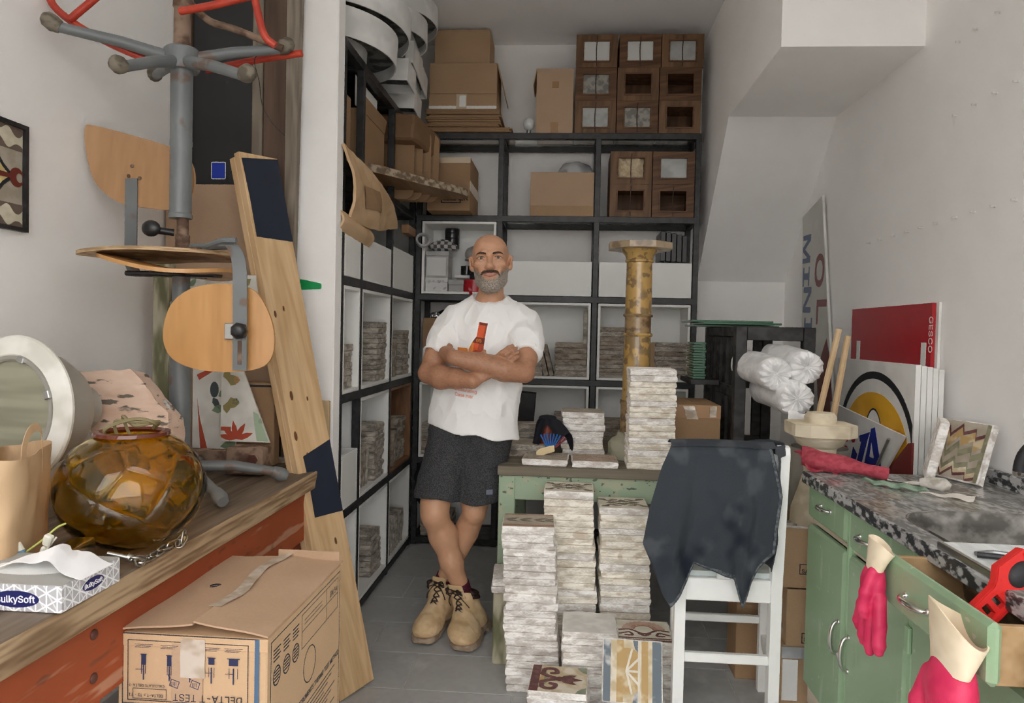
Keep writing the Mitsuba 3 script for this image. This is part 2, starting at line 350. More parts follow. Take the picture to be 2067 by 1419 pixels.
for i, (a, b) in enumerate(bays):
    bin_(f'low white bin on the left shelf, {bn[i]} of the three side by side', -1.35, -.962, a, b, 1.586, (1.77, 1.79, 1.815)[i])
    cube_box(f'white cube box in the upper cube row of the left shelf, {bn[i]} bay', 'melamine', 'x', -1.35, -.961, a, b, 1.07, 1.545)
    if i: cube_box(f'{"white cube box" if i == 1 else "brown wooden cube box"} in the middle cube row of the left shelf, {bn[i]} bay', 'melamine' if i == 1 else 'walnut_board', 'x', -1.35, -.961, a, b, .555, 1.03)
    cube_box(f'white cube box in the lowest row of the left shelf, {bn[i]} bay', 'melamine', 'x', -1.35, -.961, a, b, .05, .515)
bin_('deep white bin under an empty gap in the nearest bay of the left shelf', -1.35, -.962, 3.145, 3.40, .555, .80)
cols = ((-.918, -.452), (-.408, .146), (.19, .754)); cn = ('left', 'middle', 'right')
for i, (a, b) in enumerate(cols):
    if i == 0: cube_box('white cube box with tape rolls and small cartons behind the bald head', 'melamine', 'y', a, b, 4.622, 4.93, 1.586, 2.04)
    else: bin_(f'wide white bin on the back shelf, {"between the man and the marble column" if i == 1 else "behind the marble column"}', a, b, 4.622, 4.93, 1.586, 1.80)
    if i: cube_box(f'white cube box in the upper cube row of the back shelf, {cn[i]} bay', 'melamine', 'y', a, b, 4.622, 4.93, 1.07, 1.545)
    cube_box(f'white cube box in the second cube row of the back shelf, {cn[i]} bay', 'melamine', 'y', a, b, 4.622, 4.93, .555, 1.03)
# ================================================================ cement tiles
def _ts(a, b, c):
    def fn(p, n, uv):
        t = fbm(p.x*26, p.y*26, p.z*46, 4); s = noise(p.x*170, p.y*170, p.z*210); k = sst(.55, .72, fbm(p.x*30+9, p.y*30, p.z*40, 3))
        return mix(mix(a, b, sst(.32, .68, t*.75+s*.25)), c, k*.7)
    return mikit.proc(fn)
_tb = (lambda p, n, uv: .0022*fbm(p.x*90, p.y*90, p.z*200, 3), 8e-4)
M('tile_white', _ts((.56, .53, .49), (.86, .845, .815), (.50, .44, .395)), .85, .15, bump=_tb)
M('tile_cream', _ts((.58, .535, .455), (.86, .82, .735), (.50, .42, .325)), .85, .15, bump=_tb)
M('tile_white_b', _ts((.50, .47, .435), (.78, .76, .735), (.40, .355, .32)), .85, .15, bump=_tb)
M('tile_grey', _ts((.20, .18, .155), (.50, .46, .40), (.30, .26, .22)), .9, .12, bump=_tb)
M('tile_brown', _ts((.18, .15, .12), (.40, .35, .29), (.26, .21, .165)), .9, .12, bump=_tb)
def tile_mesh(seed, w=.2, d=.2, h=.027, a=.0022):
    g = np.random.default_rng(seed); k = 6; q = np.linspace(-1, 1, k+1)[:-1]
    ring = np.vstack([np.stack([q, -np.ones(k)], 1), np.stack([np.ones(k), q], 1), np.stack([-q, np.ones(k)], 1), np.stack([-np.ones(k), -q], 1)])
    ring[::k] *= .985
    n = len(ring); V = []
    for z, s, j in ((0, .955, a), (.0035, .985, a*1.1), (h*.55, .995, a), (h-.0035, .998, a*.5), (h, .972, a*.4)):
        V.append(np.column_stack([ring*[w/2, d/2]*s*(1+g.normal(0, j/.1, (n, 1))*.6), np.full(n, z)+(g.normal(0, .0009, n) if z < h-.003 and z > 0 else 0)]))
    for _ in range(2):
        c = g.integers(0, n); V[3][c, :2] *= .955; V[4][c, :2] *= .93
    V = np.vstack(V+[[[0, 0, 0]], [[0, 0, h]]]); f = []
    for r in range(4):
        for j in range(n):
            m = (j+1) % n; f += [[r*n+j, r*n+m, (r+1)*n+m], [r*n+j, (r+1)*n+m, (r+1)*n+j]]
    for j in range(n):
        m = (j+1) % n; f += [[5*n, m, j], [5*n+1, 4*n+j, 4*n+m]]
    return trimesh.Trimesh(V, f, process=False)
TH = (.0235, .026, .028, .0305)
TILES = [(h, mikit.ply(tile_mesh(11*i+j, h=h))) for i, h in enumerate(TH) for j in range(3)]
ORD = ['top', 'second', 'third', 'fourth', 'fifth', 'sixth', 'seventh', 'eighth', 'ninth', 'tenth', 'eleventh', 'twelfth', 'thirteenth', 'fourteenth', 'fifteenth', 'sixteenth',
       'seventeenth', 'eighteenth', 'nineteenth', 'twentieth', 'twenty-first', 'twenty-second', 'twenty-third', 'twenty-fourth', 'twenty-fifth', 'twenty-sixth', 'twenty-seventh', 'twenty-eighth', 'twenty-ninth', 'thirtieth', 'thirty-first', 'thirty-second']
def stack(where, x, y, z0, ztop, mats, seed, rz=0, jit=.004, lean=(0, 0), pick=range(12), scale=1.0, jr=2.0):
    """tiles piled from z0 up to about ztop; returns the key and the pose of the top one"""
    g = np.random.default_rng(seed); z = z0; q = []
    while True:
        h, d = TILES[pick[g.integers(0, len(pick))]]
        h = h*scale
        if z+h > ztop+.012: break
        q.append((h, d, z)); z += h+.0011
    n = len(q); out = None
    for i, (h, d, zz) in enumerate(q):
        u = i/max(n-1, 1)
        px, py, r = x+lean[0]*u+g.uniform(-jit, jit), y+lean[1]*u+g.uniform(-jit, jit), rz+g.uniform(-jr, jr)
        k = thing('cement_tile', f'{ORD[n-1-i]} tile {"of" if i == n-1 else "down"} the {where}', 'tile', 'tiles of the '+where)
        scene[k] = {**d, 'bsdf': {'type': 'ref', 'id': mats[g.integers(0, len(mats))]}, 'to_world': S4().translate([px, py, zz]).rotate([0, 0, 1], r).rotate([0, 0, 1], float(90*g.integers(0, 4))).scale([1, 1, scale])}
        out = (k, px, py, zz+h, r)
    return out
def uprights(where, pts, mats, seed, axis='y', lean=6, word='from the front'):
    """tiles standing on edge; pts (x, y, z of the foot); axis: the way their faces look"""
    g = np.random.default_rng(seed)
    for i, (x, y, z) in enumerate(pts):
        h, d = TILES[g.integers(0, 12)]
        lab = f'{"first" if i == 0 else ORD[i]} upright tile {word} in the {where}' if len(pts) > 1 else f'single upright tile in the {where}'
        k = thing('cement_tile', lab, 'tile', 'upright tiles in the '+where)
        t = S4().translate([x, y, z])
        t = t.rotate([1, 0, 0], 90-lean+g.uniform(-1, 1)) if axis == 'y' else t.rotate([0, 0, 1], 90).rotate([1, 0, 0], 90-lean+g.uniform(-1, 1))
        scene[k] = {**d, 'bsdf': {'type': 'ref', 'id': mats[g.integers(0, len(mats))]}, 'to_world': t.translate([0, .0985, 0])}
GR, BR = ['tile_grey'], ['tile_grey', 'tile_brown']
zu, zm, zl = 1.087, .572, .067
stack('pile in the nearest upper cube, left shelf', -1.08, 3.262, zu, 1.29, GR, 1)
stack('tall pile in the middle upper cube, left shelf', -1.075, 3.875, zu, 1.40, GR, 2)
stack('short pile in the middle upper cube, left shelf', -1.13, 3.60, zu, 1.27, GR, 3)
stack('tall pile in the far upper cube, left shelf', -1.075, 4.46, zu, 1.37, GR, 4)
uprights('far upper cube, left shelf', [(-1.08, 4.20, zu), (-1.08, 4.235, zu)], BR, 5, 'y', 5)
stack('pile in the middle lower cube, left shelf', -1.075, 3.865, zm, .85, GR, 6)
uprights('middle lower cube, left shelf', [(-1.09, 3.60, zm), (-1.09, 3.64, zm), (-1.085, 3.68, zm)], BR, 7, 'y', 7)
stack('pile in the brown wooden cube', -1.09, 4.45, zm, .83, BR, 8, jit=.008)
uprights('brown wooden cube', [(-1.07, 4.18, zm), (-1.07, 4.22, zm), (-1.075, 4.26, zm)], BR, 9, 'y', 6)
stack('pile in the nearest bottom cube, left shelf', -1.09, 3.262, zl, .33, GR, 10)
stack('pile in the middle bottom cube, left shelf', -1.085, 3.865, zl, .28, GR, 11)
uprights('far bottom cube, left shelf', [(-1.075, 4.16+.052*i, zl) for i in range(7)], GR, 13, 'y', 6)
# back shelf
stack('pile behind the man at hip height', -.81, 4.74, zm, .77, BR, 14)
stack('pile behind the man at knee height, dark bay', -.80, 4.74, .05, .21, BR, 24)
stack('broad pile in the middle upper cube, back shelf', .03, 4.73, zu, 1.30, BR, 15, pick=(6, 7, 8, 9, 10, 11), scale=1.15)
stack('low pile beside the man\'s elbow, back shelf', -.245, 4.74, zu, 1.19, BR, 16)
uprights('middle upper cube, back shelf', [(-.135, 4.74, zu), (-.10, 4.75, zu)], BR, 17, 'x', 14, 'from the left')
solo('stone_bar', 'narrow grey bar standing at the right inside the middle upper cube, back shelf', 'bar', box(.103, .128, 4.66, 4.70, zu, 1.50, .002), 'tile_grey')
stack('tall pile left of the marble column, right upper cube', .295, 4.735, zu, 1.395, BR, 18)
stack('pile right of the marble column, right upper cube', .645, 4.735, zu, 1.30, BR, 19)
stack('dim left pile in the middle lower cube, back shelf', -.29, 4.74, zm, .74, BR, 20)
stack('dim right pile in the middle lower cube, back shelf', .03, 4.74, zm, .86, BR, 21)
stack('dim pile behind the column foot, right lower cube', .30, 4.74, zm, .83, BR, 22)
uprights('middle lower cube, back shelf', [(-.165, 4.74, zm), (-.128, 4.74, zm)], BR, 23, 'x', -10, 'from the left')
# ================================================================ on the shelves: cartons, drawers, small wares
def card(name, a, b, axis=None):
    def fn(p, n, uv):
        t = fbm(p.x*6, p.y*6, p.z*6, 3); s = noise(p.x*(12 if axis == 'x' else 240), p.y*240, p.z*(12 if axis == 'z' else 240))
        return mix(a, b, dr.clip(t*.7+s*.3, 0, 1))
    return M(name, mikit.proc(fn), .75, .2)
card('card_tan', (.33, .215, .125), (.42, .285, .175)); card('card_brown', (.25, .155, .085), (.33, .21, .12)); card('card_pink', (.40, .275, .185), (.49, .345, .235))
card('card_dark', (.16, .095, .05), (.23, .14, .08))
M('card_edge', two((.12, .08, .05), (.36, .26, .17), 90, st=(.1, .1, 1)), .8, .15)
M('tape_clear', (.52, .42, .30), .15, .6); M('tape_brown', (.34, .19, .09), .3, .5); M('paper_white', (.74, .74, .72), .7, .3)
M('ink', (.03, .032, .045), .7, .2)
def carton(label, x0, x1, y0, y1, z0, z1, mat='card_tan', rz=0, flaps=None, seam=False, group=None, open_top=False):
    """a corrugated carton: four walls and a base, closed by two flaps or left open with flaps (list of 'l','r','f','b')"""
    k = thing('carton', label, 'box', group); cx, cy = (x0+x1)/2, (y0+y1)/2; t = .005
    tr = lambda m: mv(mv(m, (-cx, -cy, 0)), (cx, cy, 0), rz=rz)
    w = [box(x0, x1, y0, y0+t, z0, z1, .0015), box(x0, x1, y1-t, y1, z0, z1, .0015), box(x0, x0+t, y0+t, y1-t, z0, z1, .0015), box(x1-t, x1, y0+t, y1-t, z0, z1, .0015), box(x0+t, x1-t, y0+t, y1-t, z0, z0+t, .001)]
    part(k, 'body', tr(cat(w)), mat)
    if not open_top:
        part(k, 'flap', tr(box(x0+.001, cx-.001 if seam != 'x' else x1, y0+.001, y1-.001 if seam != 'x' else cy-.001, z1, z1+t, .0015)), mat); part(k, 'flap', tr(box(cx+.001 if seam != 'x' else x0, x1-.001, y0+.001 if seam != 'x' else cy+.001, y1-.001, z1, z1+t, .0015)), mat)
    for d, (len_, ang) in (flaps or {}).items():
        a = math.radians(ang)
        if d == 'r': m = mv(box(0, len_, y0+.003, y1-.003, -t/2, t/2, .001), (x1, 0, z1), ry=math.degrees(a))
        elif d == 'l': m = mv(box(-len_, 0, y0+.003, y1-.003, -t/2, t/2, .001), (x0, 0, z1), ry=-math.degrees(a))
        elif d == 'f': m = mv(box(x0+.003, x1-.003, -len_, 0, -t/2, t/2, .001), (0, y0, z1), rx=math.degrees(a))
        else: m = mv(box(x0+.003, x1-.003, 0, len_, -t/2, t/2, .001), (0, y1, z1), rx=-math.degrees(a))
        part(k, 'flap', tr(m), mat)
    return k
# wooden drawers with a wire-rod window
M('old_wood', wood((.075, .035, .016), (.17, .085, .04), (1, 0, 0.15), 10, 30), .55, .35)
M('old_wood_b', wood((.095, .05, .025), (.20, .11, .055), (.1, 0, 1), 10, 30), .55, .35)
M('rust_rod', (.06, .03, .02), .6, .4)
M('glass_dusty', two((.16, .155, .14), (.30, .29, .26), 40), .35, .5); M('glass_grey', two((.33, .34, .33), (.43, .44, .43), 12), .3, .5)
M('paper_cream', two((.52, .42, .28), (.66, .56, .40), 20), .7, .3)
M('pane_white', (.60, .61, .60), .4, .4)
def drawer(label, x0, x1, z0, z1, fill, rod, seed, group, y0=4.635):
    k = thing('window_box', label, 'drawer', group); w = .020; y1 = 4.93; m = 'old_wood' if seed % 2 else 'old_wood_b'; x0 += .002; x1 -= .002; z1 -= .001
    part(k, 'body', cat(box(x0, x1, y0+.02, y1, z0, z0+.012), box(x0, x0+.012, y0+.02, y1, z0+.012, z1-.012), box(x1-.012, x1, y0+.02, y1, z0+.012, z1-.012), box(x0, x1, y0+.02, y1, z1-.012, z1), box(x0+.012, x1-.012, y1-.01, y1, z0+.012, z1-.012)), m)
    a, b, c, d = x0+.048, x1-.048, z0+.040, z1-.040
    fr = prism(sbox(x0, z0, x1, z1).difference(sbox(a, c, b, d)), .02, (0, y0+.02, 0), (1, 0, 0), (0, 0, 1)); part(k, 'front_frame', fr, m)
    part(k, 'bead', prism(sbox(a-.008, c-.008, b+.008, d+.008).difference(sbox(a, c, b, d)), .006, (0, y0, 0), (1, 0, 0), (0, 0, 1)), 'old_wood')
    if fill in ('glass_dusty', 'glass_grey', 'pane_white'): part(k, 'pane', box(a-.004, b+.004, y0+.011, y0+.014, c-.004, d+.004, .0005), fill)
    elif fill == 'paper': part(k, 'wrapping_paper', jitter(sheet(grid(lambda u, v: np.stack([a+(b-a)*u, y0+.03+.02*np.sin(9*u+5*v)*np.cos(7*v), c-.01+(d-c+.02)*v], -1), 16, 12), .001), .006, 30, seed), 'paper_cream')
    else: part(k, 'paper_slip', mv(box(a+.01, b-.02, y0+.05, y0+.12, c-.02, c-.017, .0005), (0, 0, .012+.006*(seed % 3)), ry=0), 'paper_white')
    if rod: part(k, 'rod', tube(curve([((a+b)/2+.002*(seed % 2), y0-.004, z0+.008), ((a+b)/2-.003, y0-.005, (z0+z1)/2), ((a+b)/2+.002, y0-.004, z1-.012)], 8), .0028, 6), 'rust_rod', 40)
    return k
F3 = [['glass_grey', 'glass_dusty', ''], ['glass_dusty', '', ''], ['pane_white', 'pane_white', 'glass_grey']]; R3 = [[1, 1, 0], [1, 0, 0], [1, 1, 1]]
rn, cn3 = ('bottom', 'middle', 'top'), ('left', 'centre', 'right')
for r_ in range(3):
    for c_ in range(3):
        x0 = .016+.2565*c_+(.008 if r_ == 2 else 0)*(c_ > 0); z0 = 2.590+.2015*r_
        drawer(f'brown wooden drawer atop the back shelf, {rn[r_]} row, {cn3[c_]}', x0, x0+.2555, z0, z0+.2015, F3[r_][c_], R3[r_][c_], r_*3+c_, 'wooden drawers stacked on the back shelf top')
for r_, (fa, fb) in enumerate((('', ''), ('paper', 'glass_grey'))):
    for c_ in range(2):
        x0 = .243+.2585*c_; z0 = 2.080+.2015*r_
        drawer(f'brown wooden drawer below the shelf top, {("lower", "upper")[r_]} {("left", "right")[c_]} of four', x0, x0+.2575, z0, z0+.2015, (fa, fb)[c_], c_ == 0 or r_ == 0, 20+r_*2+c_, 'four wooden drawers in the right bay')
# cartons on the back shelf
k = carton('tall closed carton beside the wooden drawers, atop the back shelf', -.222, .006, 4.64, 4.9, 2.590, 2.99, 'card_pink', open_top=True, flaps={'b': (.09, 80), 'l': (.10, 78)})
part(k, 'tape', box(-.125, -.085, 4.637, 4.640, 2.87, 2.91, .0004), 'tape_brown'); part(k, 'tape', box(-.13, -.085, 4.637, 4.640, 2.592, 2.66, .0004), 'tape_brown')
k = carton('big open carton with a label strip, on the flat cartons atop the back shelf', -.893, -.468, 4.63, 4.92, 2.735, 3.02, 'card_tan', open_top=True, flaps={'f': (.19, 88), 'r': (.20, 76)})
part(k, 'label_strip', box(-.72, -.655, 4.6262, 4.6285, 2.737, 2.83, .0003), 'tape_clear'); part(k, 'label_strip', box(-.70, -.66, 4.625, 4.6262, 2.75, 2.82, .0003), 'paper_white'); part(k, 'worn_edge', box(-.893, -.468, 4.6265, 4.6290, 2.735, 2.757, .0003), 'paper_white')
carton('carton turned upside down on the big open carton, near the ceiling', -.868, -.52, 4.66, 4.94, 3.03, 3.235, 'card_tan')
g_ = 'folded cartons in the flat pile atop the back shelf'
for i in range(9):
    z = 2.5905+.0155*i; o = .012*math.sin(i*2.3)
    kf = thing('flat_carton', f'{ORD[8-i]} folded carton of the flat pile under the big carton', 'folded box', g_)
    part(kf, 'sheet', box(-.90+o+(.0 if i else .03), -.44+o*.5+(.07 if i < 2 else 0), 4.60+o*.4, 4.94, z, z+.0075, .001), 'card_brown'); part(kf, 'sheet', box(-.895+o, -.445+o*.6+(.06 if i < 2 else 0), 4.602+o, 4.94, z+.0078, z+.0148, .001), 'card_brown')
k = carton('plain carton in the middle bay below the shelf top', -.246, .147, 4.635, 4.92, 2.080, 2.352, 'card_pink', open_top=True)
part(k, 'band', box(-.246, .147, 4.6325, 4.635, 2.08, 2.145, .0005), 'card_tan')
M('plastic_grey', two((.30, .31, .32), (.45, .46, .47), 10), .25, .6)
solo('plastic_bag', 'crumpled grey plastic sheet poking out of the plain carton, middle bay', 'bag', jitter(mv(trimesh.creation.icosphere(3), (.035, 4.79, 2.36), s=(.12, .10, .085)), .03, 14, 3), 'plastic_grey', True)
b = thing('light_bulb', 'round frosted bulb lying on the glass shelf top beside tall carton', 'bulb')
part(b, 'globe', lathe([(0, .040), (.012, .038), (.030, .050), (.036, .072), (.033, .094), (.018, .110), (0, .114)], 24, (-.267, 4.68, 2.582)), 'glass_frost', True); part(b, 'cap', lathe([(0, 0), (.014, .002), (.0145, .036), (.012, .04), (0, .04)], 16, (-.267, 4.68, 2.5825)), 'steel_grey', 30)
M('glass_frost', (.62, .64, .64), .15, .6); M('steel_grey', (.30, .31, .32), .4, .5, .8)
# right column of the left shelf: flat cartons, slab, box
M('stone_slab', wood((.20, .11, .05), (.30, .18, .09), (0, 1, 0), 9, 22), .5, .4); M('slab_edge', two((.16, .11, .07), (.42, .35, .26), 40), .6, .4)
k = thing('wooden_slab', 'curved brown wooden slab sticking out above the paper parcel', 'board')
sp = curve([(-1.30, 3.55), (-1.02, 3.62), (-.88, 3.80), (-.76, 4.0), (-.64, 4.18), (-.595, 4.30), (-.62, 4.37), (-.80, 4.42), (-1.05, 4.44), (-1.32, 4.44)], 45)
part(k, 'body', prism(Polygon(sp[:, :2]), .042, (0, 0, 2.135)), 'stone_slab', 35); part(k, 'edge_band', prism(Polygon(sp[:, :2]).buffer(.002).difference(Polygon(sp[:, :2])), .038, (0, 0, 2.137)), 'slab_edge')
for i in range(4):
    y0 = 4.12+.065*i
    kf = thing('flat_carton', f'{("first", "second", "third", "fourth")[i]} upright folded carton from the left, beside the taped box', 'folded box', 'upright folded cartons on the left shelf')
    part(kf, 'sheet', prism(rrect(.52, .43-.012*i, .05), .006, (-1.13+.035*i, y0, 2.30), (1, 0, 0), (0, 0, 1)), 'card_brown'); part(kf, 'sheet', prism(rrect(.50, .41-.012*i, .05), .005, (-1.125+.035*i, y0+.012, 2.292), (1, 0, 0), (0, 0, 1)), 'card_tan')
k = carton('taped brown carton with black stamp, above the taped white cube', -.86, -.60, 4.46, 4.86, 2.080, 2.395, 'card_brown')
part(k, 'stamp', cat(prism(sbox(-.06, -.035, .06, .035).difference(sbox(-.054, -.029, .054, .029)), .0006, (-.715, 4.4595, 2.16), (1, 0, 0), (0, 0, 1)), text('IIII ZK', .034, (-.765, 4.4595, 2.142), (1, 0, 0), (0, 0, 1), bold=True)), 'ink')
part(k, 'tape', box(-.86, -.60, 4.457, 4.4595, 2.365, 2.40, .0004), 'tape_clear'); part(k, 'tape', box(-.6015, -.598, 4.46, 4.86, 2.20, 2.26, .0004), 'tape_clear')
kf = thing('crumpled_box', 'crushed dark brown box lying under the left shelf\'s top panel', 'box')
part(kf, 'body', jitter(cbox((-1.02, 4.26, 2.45), (.42, .40, .15), .012, rz=-12, rx=-6).subdivide().subdivide().subdivide(), .012, 14, 5), 'card_dark', 35)
carton('brown carton standing inside the top bay of the left shelf', -1.33, -1.0, 3.47, 3.95, 2.08, 2.40, 'card_brown', open_top=True, flaps={'r': (.07, -80)})
carton('brown carton at the near end of the left shelf\'s top bay', -1.33, -1.02, 3.16, 3.40, 2.08, 2.42, 'card_brown', open_top=True)
solo('white_sheet', 'white paper sheet standing in the left shelf\'s top bay', 'paper', box(-1.02, -1.018, 3.46, 3.86, 2.41, 2.55, .0005), 'paper_white')
# hollow channel letters piled on the left shelf
M('letter_white', two((.62, .625, .61), (.73, .73, .715), 9), .5, .35); M('letter_dark', two((.05, .052, .05), (.17, .17, .16), 22, oct=4), .6, .3)
def letter(label, poly, z, h, tilt=(0, 0), c=None):
    k = thing('channel_letter', label, 'letter', 'white channel letters piled on the left shelf')
    if not isinstance(poly, Polygon): poly = Polygon(poly)
    cx, cy = poly.centroid.coords[0] if c is None else c; f = lambda m: mv(mv(m, (-cx, -cy, -z)), (cx, cy, z), rx=tilt[0], ry=tilt[1])
    part(k, 'rim', f(prism(poly.difference(poly.buffer(-.006)).segmentize(.05), h, (0, 0, z))), 'letter_white', 25); part(k, 'face', f(prism(poly.buffer(-.004), .006, (0, 0, z+h-.008))), 'letter_white'); part(k, 'inside', f(prism(poly.buffer(-.007), .004, (0, 0, z+h*.42))), 'letter_dark')
ringp = lambda x, y, r, w, a0, a1: LineString([(x+r*math.cos(math.radians(a)), y+r*math.sin(math.radians(a))) for a in np.linspace(a0, a1, 24)]).buffer(w, cap_style=2)
letter('lowest white channel letter block, far end of the pile by the corner', sbox(-1.30, 4.22, -.90, 4.42), 2.62, .115, (-4, 2)); letter('white channel letter block second from bottom, with dark underside', sbox(-1.28, 3.86, -.86, 4.06), 2.66, .115, (-3, 2))
letter('big round white channel letter with a torn dark underside', Polygon(ringp(-1.20, 3.55, .27, .075, -95, 95)), 2.645, .135, (-2, 3)); letter('big round white channel letter on top of the torn one', Polygon(ringp(-1.22, 3.62, .33, .085, -95, 95)), 2.795, .125, (-2, 2))
letter('straight white channel letter block on the round ones', sbox(-1.34, 3.52, -.93, 3.70), 2.935, .11, (0, 2)); letter('round white channel letter near the ceiling, far end', Polygon(ringp(-1.15, 4.20, .25, .07, -90, 95)), 2.98, .12, (0, 0)); letter('topmost round white channel letter near the ceiling', Polygon(ringp(-1.12, 4.30, .26, .07, -90, 95)), 3.11, .11, (0, 0))
letter('long white channel letter bar slanting at the far end', sbox(-.93, 4.10, -.885, 4.52), 2.80, .13, (-10, 0)); letter('second long white channel letter bar above the slanting one', sbox(-.955, 4.06, -.91, 4.50), 2.93, .09, (-8, 0))
# kraft paper parcel hanging over the shelf edge
def parcel(u, v):
    yl, zl = np.interp(v, [0, 1], [3.05, 3.14]), np.interp(v, [0, 1], [2.125, 1.835]); yr, zr = np.interp(v, [0, .35, 1], [3.36, 3.62, 3.985]), np.interp(v, [0, .35, 1], [2.11, 2.05, 1.905])
    y = yl+(yr-yl)*u; z = zl+(zr-zl)*u-.03*np.sin(np.pi*u)*v; x = -.965+.055*np.sin(np.pi*np.clip(v*.8+.1, 0, 1))+.014*np.sin(11*u+3*v)*v+.010*np.sin(23*u-4*v)*v
    return np.stack([x, y, z], -1)
k = thing('paper_parcel', 'large folded kraft paper parcel hanging over the left shelf edge', 'paper'); part(k, 'wrap', jitter(sheet(grid(parcel, 40, 30), .012), .005, 14, 4), 'kraft', 25)
part(k, 'patch', sheet(grid(lambda u, v: parcel(.30+.34*u, .45+.30*v)+[.012, -.004, 0], 10, 8), .001), 'card_brown', 30)
part(k, 'lower_fold', jitter(sheet(grid(lambda u, v: np.stack([-.975+.035*np.sin(np.pi*v), 3.06+.48*u, 1.865-.10*v-.02*u], -1), 20, 10), .01), .004, 18, 8), 'kraft', 30)
# inside the white cube behind the head
M('tape_black', (.014, .014, .016), .22, .5); M('carton_grey', two((.36, .36, .355), (.46, .46, .45), 10), .6, .3); M('print_paper', (.60, .60, .60), .5, .4); M('red_ribbon', (.42, .012, .022), .3, .5); M('plaid', mikit.proc(lambda p, n, uv: mix((.10, .10, .10), (.52, .51, .50), dr.select((dr.abs(p.x*22-dr.floor(p.x*22)-.5) < .25) ^ (dr.abs(p.z*22-dr.floor(p.z*22)-.5) < .25), 1.0, 0.0))), .9, .2); M('grey_felt', two((.27, .255, .24), (.36, .345, .325), 20), .9, .2)
S_ = 1.603
roll_ = lambda x, y, z, r, h: lathe([(.4*r, z), (r*.97, z), (r, z+.003), (r, z+h-.003), (r*.97, z+h), (.4*r, z+h), (.4*r, z)], 28, (x, y, 0))
def box1(name, label, x0, x1, y0, y1, z0, z1, mat, lid=True):
    k = thing(name, label, 'box'); part(k, 'body', box(x0, x1, y0, y1, z0, z1-.03, .002), mat); part(k, 'lid', box(x0-.002, x1+.002, y0-.002, y1+.002, z1-.03, z1, .002), mat); return k
k = box1('small_box', 'white printed carton at the bottom left inside the tape cube', -.895, -.755, 4.64, 4.80, S_, 1.69, 'print_paper'); part(k, 'print', cat([prism(leaf(-.88+.033*i, 1.612+.04*((i+1) % 2), .03, .012, 45), .0006, (0, 4.6378, 0), (1, 0, 0), (0, 0, 1)) for i in range(4)]+[prism(ell(.006, .006, -.873+.03*i, 1.668), .0006, (0, 4.6378, 0), (1, 0, 0), (0, 0, 1)) for i in range(4)]), 'carton_grey')
k = box1('small_box', 'grey lidded carton with clear wrapped sheet inside the tape cube', -.895, -.752, 4.64, 4.80, 1.691, 1.855, 'carton_grey'); part(k, 'sheet_pocket', box(-.888, -.765, 4.634, 4.6375, 1.70, 1.815, .001), 'print_paper')
box1('small_box', 'flat white carton right of the printed one inside the tape cube', -.748, -.655, 4.64, 4.78, S_, 1.675, 'carton_grey')
solo('checked_cloth', 'crumpled black and white checked cloth on the grey carton', 'cloth', jitter(mv(trimesh.creation.icosphere(4), (-.80, 4.72, 1.892), s=(.095, .07, .040)), .016, 18, 4), 'plaid', True)
for i in range(4): solo('tape_roll', f'{ORD[3-i]} black tape roll of the pile behind the checked cloth', 'tape roll', roll_(-.765, 4.86, S_+.29+.034*i, .048, .033), 'tape_black', 35, group='black tape rolls behind the checked cloth')
for i in range(3): solo('tape_roll', f'{ORD[2-i]} black tape roll of the pile beside the red ribbon', 'tape roll', roll_(-.575, 4.71, S_+.082+.034*i, .050, .033), 'tape_black', 35, group='black tape rolls beside the red ribbon')
solo('tape_roll', 'single dark tape roll between cartons and the felt hat', 'tape roll', roll_(-.66, 4.84, 1.72, .040, .06), 'tape_black', 35)
solo('shelf_board', 'small white board carrying dark tape roll in tape cube', 'board', box(-.735, -.60, 4.79, 4.90, 1.70, 1.718, .002), 'melamine')
rb_ = thing('ribbon_spool', 'red ribbon spool with its end hanging over the cube edge', 'ribbon'); part(rb_, 'spool', roll_(-.59, 4.70, S_, .072, .078), 'red_ribbon', 35); part(rb_, 'tail', sheet(grid(lambda u, v: np.stack([-.625+.02*u+.02*v, 4.630-.018*np.sin(np.pi*np.minimum(v*1.2, 1)), 1.66-.11*v], -1), 6, 12), .0012), 'red_ribbon', 40)
ht = thing('felt_hat', 'grey felt cap lying behind the man\'s ear', 'hat'); part(ht, 'crown', jitter(mv(trimesh.creation.icosphere(3), (-.58, 4.76, 1.85), s=(.085, .07, .055)), .006, 14, 3), 'grey_felt', True); part(ht, 'brim', jitter(mv(trimesh.creation.icosphere(3), (-.565, 4.76, 1.815), s=(.10, .085, .016)), .003, 14, 4), 'grey_felt', True)
solo('tape_ring', 'clear parcel tape ring hanging at the left shelf corner', 'tape roll', mv(lathe([(.034, -.012), (.046, -.012), (.046, .012), (.034, .012), (.034, -.012)], 28), (-.905, 4.585, 1.915), rx=70, rz=20), 'plastic_grey', 35)
solo('brown_tape', 'strip of brown parcel tape on the corner post of the left shelf', 'tape', box(-1.0, -.957, 4.40, 4.63, 1.935, 1.985, .001), 'tape_brown')
k = carton('brown carton under the tape cube, foil scraps on top', -.91, -.70, 4.66, 4.93, 1.245, 1.435, 'card_brown', open_top=True); M('foil', (.62, .62, .60), .22, .5, .9)
solo('foil_scrap', 'crumpled silver foil scrap in the brown carton', 'foil', jitter(mv(trimesh.creation.icosphere(3), (-.84, 4.72, 1.452), s=(.028, .025, .024)), .014, 50, 3), 'foil'); solo('dark_cloth', 'dark crumpled cloth filling the brown carton', 'cloth', jitter(mv(trimesh.creation.icosphere(3), (-.80, 4.82, 1.43), s=(.085, .09, .05)), .02, 18, 7), 'cloth_black', True)
solo('white_panel', 'low white panel standing under the brown carton, left back bay', 'panel', box(-.918, -.452, 4.70, 4.716, 1.07, 1.24, .002), 'melamine')
